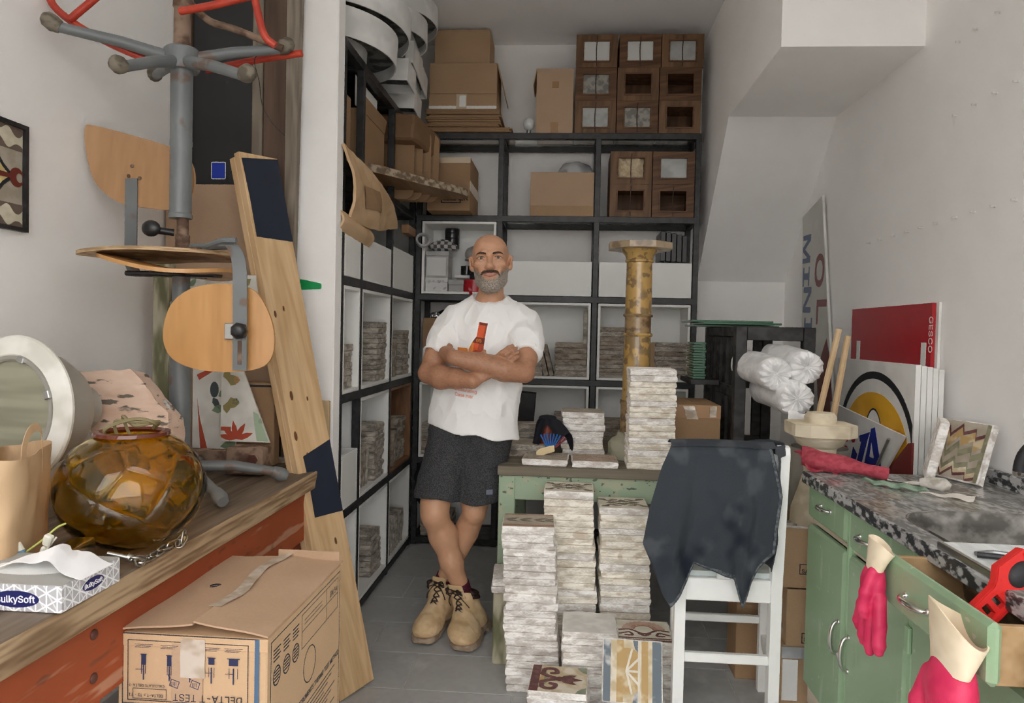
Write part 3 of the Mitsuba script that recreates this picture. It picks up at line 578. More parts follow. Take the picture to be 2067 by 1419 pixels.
solo('plastic_bundle', 'black shiny plastic wrapped bundle in the dark corner bay', 'bundle', jitter(mv(trimesh.creation.icosphere(4), (-.885, 4.66, .40), s=(.055, .10, .16)), .022, 14, 9), 'plastic_black', True); M('plastic_black', (.02, .021, .023), .18, .6)
solo('tile_box', 'cardboard piece before the right pile, right upper cube', 'cardboard', box(.455, .60, 4.66, 4.67, 1.0875, 1.31, .002), 'card_tan'); solo('tile_box', 'low cardboard flap before the taller cardboard piece', 'cardboard', box(.47, .60, 4.645, 4.655, 1.0875, 1.19, .002), 'card_tan')
for i in range(5): solo('black_crate', f'{("first", "second", "third", "fourth", "fifth")[i]} upright black slat behind the marble slab', 'slat', box(.565+.036*i, .596+.036*i, 4.66+.02*i, 4.90, 1.815, 2.0-.004*i, .003), 'knob_black', group='upright black slats on the back shelf')
for i in range(3): solo('dark_frame', f'{("front", "middle", "rear")[i]} dark frame leaning in the middle lower cube', 'frame', mv(box(-.30, -.20, 4.70+.05*i, 4.72+.05*i, 0, .20, .002), (0, 0, .755), ry=4), 'knob_black', group='dark frames leaning in the middle lower cube')
# ================================================================ the bench and what stands on it
M('bench_top', wood((.085, .06, .04), (.20, .155, .115), (0, 1, 0), 8, 26), .6, .35)
def _edge(p, n, uv):
    t = fbm(p.x*30, p.y*6, p.z*30, 4); s = noise(p.x*100, p.y*8, p.z*160); k = sst(.55, .72, fbm(p.x*9+3, p.y*4, p.z*14, 3))
    return mix(mix((.42, .30, .185), (.20, .12, .065), sst(.35, .7, t*.6+s*.4)), (.11, .06, .03), k*.6)
M('bench_edge', mikit.proc(_edge), .75, .2, bump=(lambda p, n, uv: .002*fbm(p.x*60, p.y*10, p.z*90, 3), 1e-3))
def _red(p, n, uv):
    t = sst(.60, .72, fbm(p.x*25, p.y*4, p.z*25, 4)); k = sst(.70, .80, fbm(p.x*40, p.y*14, p.z*30, 3)); u = fbm(p.x*5, p.y*5, p.z*5, 3)
    return mix(mix(mix((.36, .075, .025), (.23, .05, .02), u), (.50, .30, .20), t*.6), (.12, .05, .03), k*.5)
M('red_paint', mikit.proc(_red), .55, .35)
M('bolt_dark', (.10, .04, .03), .5, .4, .3)
bn_ = thing('workbench', 'old long workbench with worn edge and red painted apron along the left wall', 'workbench')
for i, (a, b) in enumerate(((-1.625, -1.402), (-1.399, -1.162), (-1.159, -.932))):
    part(bn_, 'plank', box(a, b, .55, 2.86, .775, .82-.001*(i == 1), .004), 'bench_top')
part(bn_, 'edge_board', jitter(box(-.9315, -.924, .55, 2.86, .757, .8195, .003).subdivide().subdivide().subdivide().subdivide(), .0022, 25, 2), 'bench_edge', 30)
part(bn_, 'end_board', box(-1.62, -.925, 2.861, 2.885, .745, .822, .004), 'bench_edge')
part(bn_, 'apron', box(-.975, -.945, .56, 2.80, .575, .756, .004), 'red_paint'); part(bn_, 'lower_rail', box(-.985, -.955, .56, 2.80, .30, .40, .004), 'red_paint')
for y_ in (.62, 1.42, 2.74): part(bn_, 'leg', box(-1.03, -.95, y_-.045, y_+.045, 0, .775, .004), 'red_paint'); part(bn_, 'leg', box(-1.60, -1.52, y_-.045, y_+.045, 0, .775, .004), 'red_paint')
for y_, z_ in ((1.43, .725), (1.43, .635)):
    part(bn_, 'bolt', mv(trimesh.creation.icosphere(2), (-.944, y_, z_), s=(.006, .011, .011)), 'bolt_dark', True)
# framed cement tile hung on the left wall
M('t_brown', (.135, .10, .08), .7, .2); M('t_cream', two((.50, .46, .35), (.60, .56, .44), 30), .7, .2); M('t_taupe', two((.31, .27, .21), (.37, .33, .27), 30), .7, .2); M('t_yellow', two((.46, .36, .16), (.58, .46, .22), 25), .7, .2)
M('t_maroon', (.135, .028, .02), .7, .2); M('t_black', (.022, .022, .026), .7, .2)
ft = thing('framed_tile', 'framed patterned cement tile hanging on the left wall', 'tile')
O_, EX, EY = (-1.622, 1.82, 1.78), (0, 1, 0), (0, 0, 1)         # u runs along the wall, v up
part(ft, 'frame', prism(sbox(-.30, -.157, .30, .157).difference(sbox(-.288, -.145, .288, .145)), .018, (-1.63, 1.82, 1.78), EX, EY), 'steel_black')
part(ft, 'slab', prism(sbox(-.288, -.145, .288, .145), .006, (-1.63, 1.82, 1.78), EX, EY), 't_taupe')
for s in (-1, 1):
    part(ft, 'border', prism(sbox(-.288, .078 if s > 0 else -.145, .288, .145 if s > 0 else -.078), .0012, (-1.624, 1.82, 1.78), EX, EY), 't_brown')
    xs = np.linspace(-.287, .286, 120); hw = .010+.020*(.5+.5*np.cos(xs*2*np.pi/.076))**1.3; cl = s*.112+.006*np.sin(xs*2*np.pi/.152)
    part(ft, 'wave', prism(Polygon(np.vstack([np.column_stack([xs, cl+hw]), np.column_stack([xs, cl-hw])[::-1]])), .0010, (-1.6228, 1.82, 1.78), EX, EY), 't_cream')
fr_ = Polygon([(-.05, .058), (.19, .058), (.215, .03), (.24, .012), (.24, -.012), (.215, -.03), (.19, -.058), (-.05, -.058)])
part(ft, 'motif', prism(fr_, .0012, (-1.624, 1.82, 1.78), EX, EY), 't_black'); part(ft, 'motif', prism(fr_.buffer(-.012), .0012, (-1.6228, 1.82, 1.78), EX, EY), 't_yellow')
part(ft, 'motif', prism(unary_union([Polygon([(-.05, .02), (.05, .014), (.10, .036), (.125, .010), (.24, .006), (.24, -.006), (.125, -.010), (.10, -.036), (.05, -.014), (-.05, -.02)]), Point(.262, 0).buffer(.028)]).difference(Point(.274, 0).buffer(.014)).intersection(sbox(-.3, -.1, .287, .1)), .0010, (-1.6216, 1.82, 1.78), EX, EY), 't_maroon')
# two swivel stools
def _gm(p, n, uv):
    k = sst(.60, .74, fbm(p.x*18, p.y*18, p.z*14, 4)); t = fbm(p.x*8, p.y*8, p.z*8, 3)
    return mix(mix((.105, .116, .12), (.165, .176, .18), t), (.13, .075, .05), k*.75)
M('grey_enamel', mikit.proc(_gm), .42, .5)
def _rm(p, n, uv):
    k = sst(.35, .65, fbm(p.x*26, p.y*26, p.z*26, 4)); return mix((.10, .06, .042), (.24, .165, .12), k)
M('rusty', mikit.proc(_rm), .8, .2); M('foot_brown', two((.10, .085, .065), (.19, .165, .13), 45), .8, .2)
M('plywood', wood((.40, .195, .065), (.53, .285, .105), (0, .15, 1), 5, 26), .38, .5); M('plywood_tan', wood((.33, .18, .085), (.43, .25, .125), (0.1, .1, 1), 5, 26), .4, .5)
M('ply_edge', two((.30, .19, .10), (.48, .34, .20), 60, st=(.3, .3, 3)), .6, .3); M('knob_black', (.012, .012, .013), .35, .5); M('bare_steel', (.42, .42, .41), .35, .5, .9)
CX, CY = -1.25, 2.32
sa = thing('swivel_stool', 'swivel stool turned upside down, its star foot high in the air', 'stool')
hz = 2.205
part(sa, 'hub', lathe([(0, -.035), (.050, -.035), (.054, -.028), (.054, .030), (.048, .036), (0, .036)], 28, (CX, CY, hz)), 'grey_enamel', 30)
for (x, y, z) in ((-1.545, 2.14, 2.242), (-1.285, 2.05, 2.088), (-.920, 2.05, 2.062), (-.962, 2.42, 2.277), (-1.47, 2.55, 2.235)):
    d = arr(x-CX, y-CY, z-hz); L_ = np.linalg.norm(d); d /= L_
    part(sa, 'leg', tube([arr(CX, CY, hz)+d*.045, arr(CX, CY, hz)+d*(L_*.5)+[0, 0, .006], arr(x, y, z)], [.0195, .0175, .0155], 14), 'grey_enamel', 40)
    part(sa, 'foot', tube([arr(x, y, z)-d*.012, arr(x, y, z)+d*.006+[0, 0, .006], arr(x, y, z)+d*.026+[0, 0, .016], arr(x, y, z)+d*.036+[0, 0, .020]], [.019, .026, .023, .012], 12), 'foot_brown', 50)
part(sa, 'spindle', tube([(CX, CY, hz+.03), (CX, CY, hz+.16), (CX+.004, CY, hz+.165), (CX+.004, CY, hz+.22)], [.026, .025, .033, .028], 14), 'rusty', 40)
part(sa, 'column', lathe([(0, 1.70), (.036, 1.70), (.037, 1.712), (.0335, 1.716), (.033, 1.93), (.0345, 1.933), (.0345, 1.945), (.0335, 1.95), (.034, hz-.03), (0, hz-.03)], 28, (CX, CY, 0)), 'grey_enamel', 30)
part(sa, 'piston', lathe([(0, 1.600), (.022, 1.600), (.022, 1.645), (.018, 1.65), (.018, 1.70), (0, 1.70)], 20, (CX+.008, CY, 0)), 'rusty', 30)
part(sa, 'clamp_knob', cat(tube([(CX-.01, CY-.02, 1.652), (CX-.05, CY-.045, 1.655)], .011, 10), mv(trimesh.creation.icosphere(2), (CX-.066, CY-.055, 1.66), s=(.030, .018, .026))), 'knob_black', 40)
part(sa, 'seat', plate(sup(.225, .205), .011, (CX-.045, CY-.02, 1.578), (1, -.12, .02), (.12, 1, 0), lambda u, v: .010*np.cos(u*9)-.012*(v/.2)**2), 'ply_edge', 35)
part(sa, 'seat_plate', box(CX-.10, CY-.0-.0+.16 if False else CX+.10, CY-.09, CY+.09, 1.592, 1.600, .002), 'rusty')
part(sa, 'bracket', cat(tube(curve([(-1.20, 2.30, 1.606), (-1.08, 2.24, 1.604), (-1.02, 2.185, 1.600)], 8), .012, 8), tube(curve([(-1.10, 2.20, 1.600), (-1.03, 2.155, 1.612), (-.985, 2.150, 1.612)], 8), .009, 8)), 'grey_enamel', 40)
st_ = curve([(-1.03, 2.17, 1.598), (-.99, 2.135, 1.592), (-.962, 2.118, 1.545), (-.955, 2.113, 1.45), (-.953, 2.113, 1.228)], 40)
sp_ = np.stack([st_+arr(-.021, 0, 0)*1.0, st_+arr(.021, 0, 0)], 1); part(sa, 'strap', sheet(sp_, .005), 'grey_enamel', 30)
part(sa, 'strap_slot', box(-.959, -.947, 2.1085, 2.1115, 1.245, 1.315, .001), 'rusty')
bA = [(-.99, 1.482), (-1.06, 1.480), (-1.125, 1.463), (-1.178, 1.424), (-1.204, 1.366), (-1.207, 1.306), (-1.176, 1.256), (-1.105, 1.228), (-1.02, 1.221), (-.94, 1.226), (-.885, 1.248), (-.865, 1.30), (-.875, 1.38), (-.92, 1.46)]
part(sa, 'backrest', plate(loop(bA), .010, (0, 2.145, 0), (1, 0, 0), (0, 0, 1), lambda u, v: -.45*(u+1.03)**2), 'plywood', 35)
part(sa, 'backrest_clip', box(-1.006, -.955, 2.122, 2.131, 1.318, 1.366, .002), 'bare_steel')
part(sa, 'knob', mv(lathe([(0, -.022), (.016, -.022), (.024, -.014), (.025, 0), (.02, .010), (.012, .014), (0, .014)], 7), (-.950, 2.092, 1.344), rx=90), 'knob_black', 50)
sb_ = thing('swivel_stool', 'upright swivel stool with plywood seat and back, standing on the workbench', 'stool')
part(sb_, 'seat', plate(sup(.20, .20, 2.7), .012, (CX-.02, CY-.01, 1.545), (1, .1, -.02), (-.1, 1, .0), lambda u, v: .024*np.cos(u*8.5+2.4)-.2*v**2), 'plywood', 35)
part(sb_, 'seat_frame', cat(box(CX-.17, CX+.13, CY-.03, CY+.03, 1.512, 1.528, .004), box(CX-.035, CX+.035, CY-.12, CY+.12, 1.515, 1.53, .004)), 'knob_black')
part(sb_, 'column', lathe([(0, .90), (.033, .90), (.033, 1.43), (.027, 1.435), (.027, 1.515), (0, 1.515)], 24, (CX+.005, CY, 0)), 'grey_enamel', 30)
part(sb_, 'hub', lathe([(0, .865), (.05, .865), (.053, .875), (.053, .925), (.045, .935), (0, .935)], 24, (CX+.005, CY, 0)), 'grey_enamel', 30)
for a in (31, 103, 175, 247, 319):
    c, s = math.cos(math.radians(a)), math.sin(math.radians(a))
    part(sb_, 'leg', tube([(CX+.04*c, CY+.04*s, .895), (CX+.17*c, CY+.17*s, .890), (CX+.30*c, CY+.30*s, .862)], [.019, .0175, .0155], 12), 'grey_enamel', 40)
    part(sb_, 'foot', tube([(CX+.295*c, CY+.295*s, .864), (CX+.325*c, CY+.325*s, .850), (CX+.345*c, CY+.345*s, .843)], [.018, .024, .017], 12), 'grey_enamel', 50)
part(sb_, 'strap', sheet(np.array([[(-1.455+w, 2.385+.02*(z < 1.56), z) for w in (-.021, .021)] for z in (1.53, 1.56, 1.60, 1.66, 1.72, 1.78, 1.84)]), .005), 'grey_enamel', 30)
bB = [(-1.612, 2.008), (-1.575, 2.012), (-1.46, 1.985), (-1.33, 1.948), (-1.262, 1.910), (-1.236, 1.855), (-1.246, 1.782), (-1.31, 1.740), (-1.40, 1.744), (-1.49, 1.758), (-1.552, 1.795), (-1.588, 1.845), (-1.608, 1.925)]
part(sb_, 'backrest', plate(loop(bB), .010, (0, 2.40, 0), (1, 0, 0), (0, 0, 1), lambda u, v: .35*(u+1.42)**2), 'plywood_tan', 35)
for x, z in ((-1.455, 1.882), (-1.467, 1.849), (-1.429, 1.842)): part(sb_, 'screw', mv(lathe([(0, 0), (.006, 0), (.006, .003), (0, .003)], 10), (x, 2.3895, z), rx=90), 'rusty')
# red tubular frame lying on the upturned foot
M('red_tube', two((.36, .03, .015), (.46, .05, .025), 16), .4, .5)
rf = thing('tube_frame', 'bent red tubular metal frame resting on the upturned star foot', 'frame')
for pts in ([(-1.61, 2.2, 2.40), (-1.60, 2.2, 2.335), (-1.53, 2.215, 2.275), (-1.43, 2.25, 2.225), (-1.34, 2.30, 2.195)], [(-1.545, 2.2, 2.285), (-1.44, 2.2, 2.37), (-1.40, 2.2, 2.42)],
            [(-.905, 2.45, 2.274), (-1.05, 2.46, 2.258), (-1.15, 2.46, 2.24), (-1.24, 2.46, 2.222)], [(-.985, 2.24, 2.40), (-.97, 2.24, 2.33), (-.945, 2.24, 2.25), (-.915, 2.25, 2.222)],
            [(-1.30, 2.40, 2.46), (-1.20, 2.38, 2.36), (-1.10, 2.38, 2.325), (-.95, 2.40, 2.27)], [(-1.22, 2.25, 2.33), (-1.10, 2.24, 2.345), (-.99, 2.24, 2.37)]):
    part(rf, 'tube', tube(curve(pts, 24), .0115, 12), 'red_tube' if pts[0][1] != 2.40 else 'rusty', 50)
# boards and frames leaning at the end of the bench
M('black_board', (.018, .019, .020), .35, .45); M('dark_board', wood((.05, .028, .018), (.12, .075, .05), (0, 0, 1), 9, 30), .55, .35); M('grey_wood', wood((.14, .115, .09), (.26, .225, .18), (0, 0, 1), 14, 40), .75, .2)
M('blue_print', (.012, .04, .40), .4, .4)
fb = thing('framed_board', 'tall black panel in a weathered wooden frame leaning at the bench end', 'board')
part(fb, 'panel', box(-1.545, -1.29, 2.955, 2.962, .90, 2.95), 'black_board'); part(fb, 'stile', box(-1.58, -1.545, 2.94, 2.975, .90, 2.95, .003), 'dark_board'); part(fb, 'stile', box(-1.29, -1.245, 2.94, 2.975, .90, 2.95, .003), 'grey_wood')
for (x0, x1, z0, z1) in ((-1.464, -1.402, 1.955, 2.025), (-1.462, -1.40, 1.86, 1.93)):
    st = part(fb, 'sticker', prism(rrect(x1-x0, z1-z0, .006, (x0+x1)/2, (z0+z1)/2), .0006, (0, 2.955, 0), (1, 0, 0), (0, 0, 1)), 'paper_white'); part(st, 'print', prism(rrect(x1-x0-.006, z1-z0-.006, .004, (x0+x1)/2, (z0+z1)/2), .0005, (0, 2.9542, 0), (1, 0, 0), (0, 0, 1)), 'blue_print')
db = thing('door_board', 'dark brown wooden door board standing against the white wall end', 'board')
part(db, 'leaf', box(-1.238, -1.146, 2.93, 2.97, .83, 3.0, .003), 'dark_board'); part(db, 'edge_strip', prism([(-1.146, .83), (-1.118, .83), (-1.088, 3.0), (-1.146, 3.0)], .045, (0, 2.975, 0), (1, 0, 0), (0, 0, 1)), 'grey_wood')
solo('wire', 'thin dark wire dangling in front of the dark door board', 'wire', tube(curve([(-1.02, 2.40, 2.26), (-1.055, 2.42, 2.24), (-1.05, 2.45, 2.18), (-1.06, 2.50, 2.12), (-1.03, 2.52, 2.06), (-.99, 2.53, 2.02)], 24), .0013, 5), 'knob_black')
k = carton('large tan carton sheet standing behind the stools', -1.615, -1.155, 2.885, 2.925, .83, 1.92, 'card_pink', open_top=True)
part(k, 'corner_strip', box(-1.175, -1.152, 2.875, 2.885, 1.10, 1.92, .001), 'card_tan')
k = carton('brown carton with recycling mark behind the floral panels', -1.27, -1.10, 2.74, 2.795, .83, 1.145, 'card_brown', open_top=True)
tri = Polygon([(-.016, -.013), (.016, -.013), (0, .016)]); part(k, 'recycling_mark', prism(tri.buffer(.003).difference(tri.buffer(-.001)).union(tri.buffer(-.009)), .0005, (-1.185, 2.7395, 1.075), (1, 0, 0), (0, 0, 1)), 'ink'); part(k, 'seam', box(-1.262, -1.105, 2.7392, 2.74, 1.128, 1.136, .0002), 'ink')
# floral painted panels
M('panel_white', two((.56, .545, .50), (.68, .665, .62), 12), .45, .4); M('p_red', (.40, .07, .04), .5, .3); M('p_orange', (.50, .20, .10), .5, .3); M('p_green', (.17, .24, .15), .5, .3); M('p_dark', (.06, .075, .075), .5, .3); M('p_olive', (.26, .22, .09), .5, .3); M('p_pale', (.36, .46, .33), .5, .3)
def floral(label, outline, y, motifs, group='floral painted panels'):
    k = thing('painted_panel', label, 'panel', group); part(k, 'panel', prism(outline, .008, (0, y+.008, 0), (1, 0, 0), (0, 0, 1)), 'panel_white')
    for mname, shp in motifs:
        g = unary_union(shp).intersection(Polygon(outline).buffer(-.001))
        if not g.is_empty: part(k, 'motif', prism(g, .0006, (0, y, 0), (1, 0, 0), (0, 0, 1)), mname)
flower = lambda x, y, r: unary_union([Point(x+r*math.cos(a), y+r*math.sin(a)).buffer(r*.62) for a in np.arange(5)*1.2566])
floral('white painted panel with a grey bud and long red stems, left behind stool', [(-1.41, .84), (-1.24, .84), (-1.24, 1.54), (-1.41, 1.54)], 2.720,
    [('p_red', [Polygon([(-1.375, .85), (-1.34, .85), (-1.38, 1.0), (-1.392, 1.08)]), Polygon([(-1.395, 1.17), (-1.30, 1.215), (-1.25, 1.235), (-1.25, 1.225), (-1.33, 1.185), (-1.385, 1.15)])]), ('p_dark', [ell(.017, .030, -1.325, 1.115), leaf(-1.33, 1.085, .05, .025, -60)]), ('p_green', [leaf(-1.31, 1.09, .06, .03, 30), leaf(-1.335, 1.035, .07, .03, 15), leaf(-1.30, .90, .08, .03, 10)])])
floral('white painted panel with cut corner, red lily at its foot', [(-1.285, .925), (-1.095, .925), (-1.215, 1.23), (-1.283, 1.24)], 2.690,
    [('p_olive', [leaf(-1.262, 1.155, .05, .04, 0), leaf(-1.262, 1.155, .04, .03, 90), leaf(-1.262, 1.07, .05, .04, 0), leaf(-1.262, 1.07, .04, .03, -90)]), ('p_orange', [flower(-1.225, 1.157, .008)]), ('p_dark', [flower(-1.228, 1.075, .008)]), ('p_red', [leaf(-1.225, .935, .07, .022, a) for a in (20, 60, 100, 140, 170)]+[sbox(-1.284, .965, -1.245, .98)]),
     ('p_pale', [Polygon([(-1.145, .93), (-1.10, .93), (-1.14, 1.03), (-1.16, 1.04), (-1.155, .99)])]), ('p_green', [Point(-1.13, 1.005).buffer(.010)])])
floral('small white painted sherd with an orange flower, high beside the stool column', [(-1.41, 1.41), (-1.365, 1.37), (-1.33, 1.55), (-1.40, 1.55)], 2.66, [('p_orange', [flower(-1.368, 1.475, .008)]), ('p_green', [leaf(-1.395, 1.50, .04, .02, 50)])])
floral('small white painted sherd with black spot, right of the stool column', [(-1.22, 1.44), (-1.135, 1.46), (-1.145, 1.545), (-1.22, 1.545)], 2.66, [('p_dark', [ell(.016, .010, -1.185, 1.49)]), ('p_olive', [leaf(-1.20, 1.50, .05, .03, 40)])])
M('mossy_wood', two((.15, .15, .085), (.46, .43, .32), 26, st=(1, 1, .25)), .85, .15)
solo('mossy_post', 'mossy grey wooden post standing behind the left stool column', 'post', box(-1.572, -1.51, 2.72, 2.775, .82, 1.60, .004), 'mossy_wood')
rb = thing('rusty_bar', 'rusty steel bar with a bolted end block on the bench', 'bar')
part(rb, 'bar', box(-1.52, -1.16, 2.58, 2.625, .868, .908, .003), 'rusty'); part(rb, 'bar', box(-1.52, -1.17, 2.60, 2.625, .848, .866, .002), 'rusty'); part(rb, 'end_block', box(-1.20, -1.065, 2.55, 2.64, .83, .925, .006), 'rusty')
part(rb, 'bolt', mv(lathe([(0, 0), (.020, 0), (.020, .010), (.012, .010), (.012, .006), (0, .006)], 6), (-1.10, 2.55, .885), rx=90), 'bolt_dark'); part(rb, 'washer', mv(lathe([(.013, 0), (.024, 0), (.024, .004), (.013, .004)], 20), (-1.10, 2.551, .885), rx=90), 'rusty')
solo('pine_offcut', 'short pale pine board standing against the white wall end', 'board', box(-1.05, -.957, 2.955, 2.975, .822, 1.06, .002), 'pine_b')
# leaning pine boards with navy patches
M('pine', wood((.52, .33, .165), (.66, .465, .27), (-.26, .03, .96), 11, 40), .55, .35); M('pine_b', wood((.42, .29, .155), (.58, .43, .25), (-.1, .02, 1), 8, 34), .55, .3); M('navy', (.012, .018, .035), .5, .4); M('knot', (.14, .06, .025), .6, .3)
PB = arr(-.786, 2.609, .004); PT = arr(-1.232, 2.70, 2.008); pd = (PT-PB)/np.linalg.norm(PT-PB); PL = np.linalg.norm(PT-PB)
pw = arr(.45, .89, 0); pw = pw-pd*(pw@pd); pw /= np.linalg.norm(pw); pn = np.cross(pd, pw); pn = -pn if pn[0] < 0 else pn     # across the wide face; out of it
for i in range(2):
    pk = thing('pine_board', f'long pine board leaning over the bench end, {"right one with navy patches" if i == 0 else "left one of the pair"}', 'board')
    part(pk, 'plank', place(box(0, .185, 0, PL-.012*i, 0, .0285, .0015), PB-pn*(.029*(1+i)), pw, pd), 'pine')
    if i == 0:
        for a, b, u0, u1, sk in ((PL-.335, PL-.004, .010, .1845, .0), (PL-1.40, PL-1.12, .040, .1845, .02)):
            part(pk, 'navy_patch', prism([(u0, a+.01), (u0+.002, (a+b)/2), (u0-.003, b-sk-.02), (u1, b), (u1, a)], .0008, PB+pn*(.0001 if pn@np.cross(pw, pd) > 0 else .0009), pw, pd), 'navy')
        for u, v, r in ((.03, PL-.62, .009), (.075, PL-.60, .007), (.035, PL-.93, .012), (.06, PL-1.16, .008), (.11, PL-.95, .006), (.02, PL-1.08, .012), (.12, PL-1.5, .009)):
            part(pk, 'knot', prism(ell(r*.6, r*1.5, u, v), .0006, PB+pn*(.0001 if pn@np.cross(pw, pd) > 0 else .0007), pw, pd), 'knot')
    else: part(pk, 'knot', prism(ell(.006, .006), .0006, PB-pn*.043+pd*(PL-.77)-pw*.0005, pn, pd), 'knot')
# ---------------------------------------------------------------- flood lamp, stone, paper bag, globe, tissue box
M('lamp_white', two((.56, .55, .49), (.72, .71, .66), 14), .5, .4); M('lamp_grey', two((.24, .23, .20), (.32, .31, .275), 7), .5, .4); M('lens', two((.20, .195, .135), (.27, .265, .19), 9, st=(.3, .3, 3)), .12, .6)
M('chrome', (.72, .71, .69), .12, .5, 1.0); M('chrome_dull', (.50, .49, .46), .3, .5, 1.0)
fl = thing('flood_lamp', 'big round flood lamp with a white rim, lying on the bench', 'lamp')
FO = arr(-1.432, 1.83, 1.125); fz = arr(-.22, -.97, .06); fz /= np.linalg.norm(fz); fx = np.cross([0, 0, 1.0], fz); fx /= np.linalg.norm(fx); fy = np.cross(fz, fx)
pl = lambda m: place(mv(m, s=(.71, .71, .62)), FO, fx, fy)
part(fl, 'rim', pl(lathe([(.205, -.012), (.262, -.020), (.276, -.012), (.278, .0), (.272, .010), (.255, .016), (.208, .020), (.200, .012)]+[(.205, -.012)], 64)), 'lamp_white', 35)
part(fl, 'ring', pl(lathe([(.186, .0), (.203, .004), (.203, .022), (.190, .024), (.184, .016), (.186, .0)], 64)), 'chrome_dull', 35)
part(fl, 'lens', pl(lathe([(.0, .020), (.10, .016), (.186, .006), (.186, -.004), (.0, -.004)], 48)), 'lens', 40)
for a in (20, 75, 130, 250, 310):
    c, s = math.cos(math.radians(a)), math.sin(math.radians(a)); part(fl, 'clip', pl(mv(box(-.010, .014, -.016, .016, 0, .018, .003), (.192*c, .192*s, .016), rz=a)), 'bare_steel')
part(fl, 'housing', pl(lathe([(.240, -.018), (.235, -.06), (.215, -.14), (.175, -.22), (.125, -.275), (.09, -.30), (.088, -.36), (.0, -.365)], 56)), 'lamp_grey', 35)
def _pk(p, n, uv):
    t = fbm(p.x*16, p.y*16, p.z*40, 4); k = sst(.60, .68, fbm(p.x*18+5, p.y*18, p.z*55, 4)); return mix(mix((.50, .33, .24), (.64, .50, .41), t), (.13, .11, .09), k)
M('pink_stone', mikit.proc(_pk), .7, .3, bump=(lambda p, n, uv: .006*fbm(p.x*22, p.y*22, p.z*60, 3), 2e-3))
M('rough_stone', two((.16, .15, .135), (.50, .48, .45), 50), .9, .1)
sf = thing('stone_fragment', 'broken pink veined stone block with a rough grey end, behind the globe', 'stone')
part(sf, 'block', jitter(prism([(-.10, .10), (.085, .118), (.22, -.01), (.27, -.28), (.12, -.28)], .10, (-1.37, 2.17, 1.085), (1, 0, 0), (0, .3, 1)).subdivide_to_size(.035), .008, 20, 4), 'pink_stone', 30)
part(sf, 'rough_end', jitter(mv(trimesh.creation.icosphere(4), (-1.225, 2.12, 1.065), s=(.065, .05, .078)), .016, 28, 6), 'rough_stone', 35)
# kraft paper bag
M('kraft', two((.47, .315, .18), (.56, .39, .235), 9), .7, .25)
pb = thing('paper_bag', 'brown kraft paper carrier bag with flat handles', 'bag')
BC, bw, bd = (0, 0), .155, .055
def bag(u, v):
    a = u*2*np.pi; n_ = 6.0
    c, s = np.cos(a), np.sin(a); r = (np.abs(c)**n_+np.abs(s)**n_)**(-1/n_)
    x, y = bw*r*c, bd*r*s
    z = .823+.245*v
    f = .006*np.sin(a*5+3*v)*v+.005*np.sin(a*9+2*np.sin(6*v))*v
    g = 1-.04*v
    return np.stack([BC[0]+(x+f*c)*g, BC[1]+(y+f*s)*g, z+.006*np.sin(3*a)*v], -1)
pbp = lambda m: place(m, (-1.225, 1.545, 0), (.38, -.925, 0), (.925, .38, 0))
part(pb, 'body', pbp(sheet(grid(bag, 73, 14), .0012)), 'kraft', 40); part(pb, 'base', pbp(box(-bw*.97, bw*.97, -bd*.97, bd*.97, .8215, .8235, .0005)), 'kraft')
for y in (-bd+.004, bd-.006):
    h = curve([(-.075, y, 1.01), (-.072, y, 1.07), (-.045, y*1.05, 1.115), (.025, y*1.05, 1.12), (.062, y, 1.085), (.066, y, 1.01)], 40)
    t_ = np.gradient(h, axis=0); t_ /= np.linalg.norm(t_, axis=1, keepdims=True); w_ = np.cross(t_, [0, 1.0, 0]); part(pb, 'handle', pbp(sheet(np.stack([h-w_*.009+[0, .004, 0], h+w_*.009], 1), .0012)), 'kraft', 30)
# amber glass globe
scene['amber'] = dict(type='dielectric', int_ior=1.5, specular_transmittance={'type': 'rgb', 'value': [.87, .725, .21]})
def globe(R, rz_, dent):
    m = trimesh.creation.icosphere(6); v = m.vertices; n_ = 30
    i = np.arange(n_)+.5; ph = np.arccos(1-2*i/n_); th = math.pi*(1+5**.5)*i
    c = np.stack([np.cos(th)*np.sin(ph), np.sin(th)*np.sin(ph), np.cos(ph)], 1)
    d = np.sort(np.arccos(np.clip(v@c.T, -1, 1)), axis=1); e = np.clip((d[:, 1]-d[:, 0])/.42, 0, 1)
    b = np.sqrt(np.maximum(1-(1-e)**2.4, 0))
    top = np.clip((v[:, 2]-.72)/.2, 0, 1); b = b*(1-top)+.7*top
    r = R*(1-dent+dent*b); p = v*np.stack([r, r, r*rz_], 1)
    keep = (v[m.faces][:, :, 2].mean(1) < .90); return trimesh.Trimesh(p, m.faces[keep], process=False)
GC = arr(-1.030, 1.70, .966)
o_, i_ = globe(.168, .865, .05), globe(.164, .858, .028); i_.invert()
gl = thing('glass_globe', 'large amber glass lampshade globe with honeycomb bulges on the bench', 'lampshade')
part(gl, 'shade', mv(cat(o_, i_), GC), 'amber', True)
part(gl, 'rim', lathe([(.070, .0), (.085, .002), (.084, .010), (.072, .012), (.066, .006), (.070, .0)], 48, (GC[0], GC[1], GC[2]+.126)), 'amber_rim', 40)
M('amber_rim', (.10, .018, .008), .1, .6)
part(gl, 'cable', cat([tube(curve([(GC[0]-.05+.02*q, GC[1]-.03+.02*q, GC[2]+.12), (GC[0]-.03, GC[1]-.05+.03*q, GC[2]+.150+.01*q), (GC[0]+.02, GC[1]-.02, GC[2]+.168-.008*q), (GC[0]+.055, GC[1]+.01*q, GC[2]+.158), (GC[0]+.035, GC[1]+.03, GC[2]+.14)], 20), .0042, 6) for q in (0, 1, 2)]), 'cable_olive', 40)
M('cable_olive', (.20, .165, .085), .5, .4)
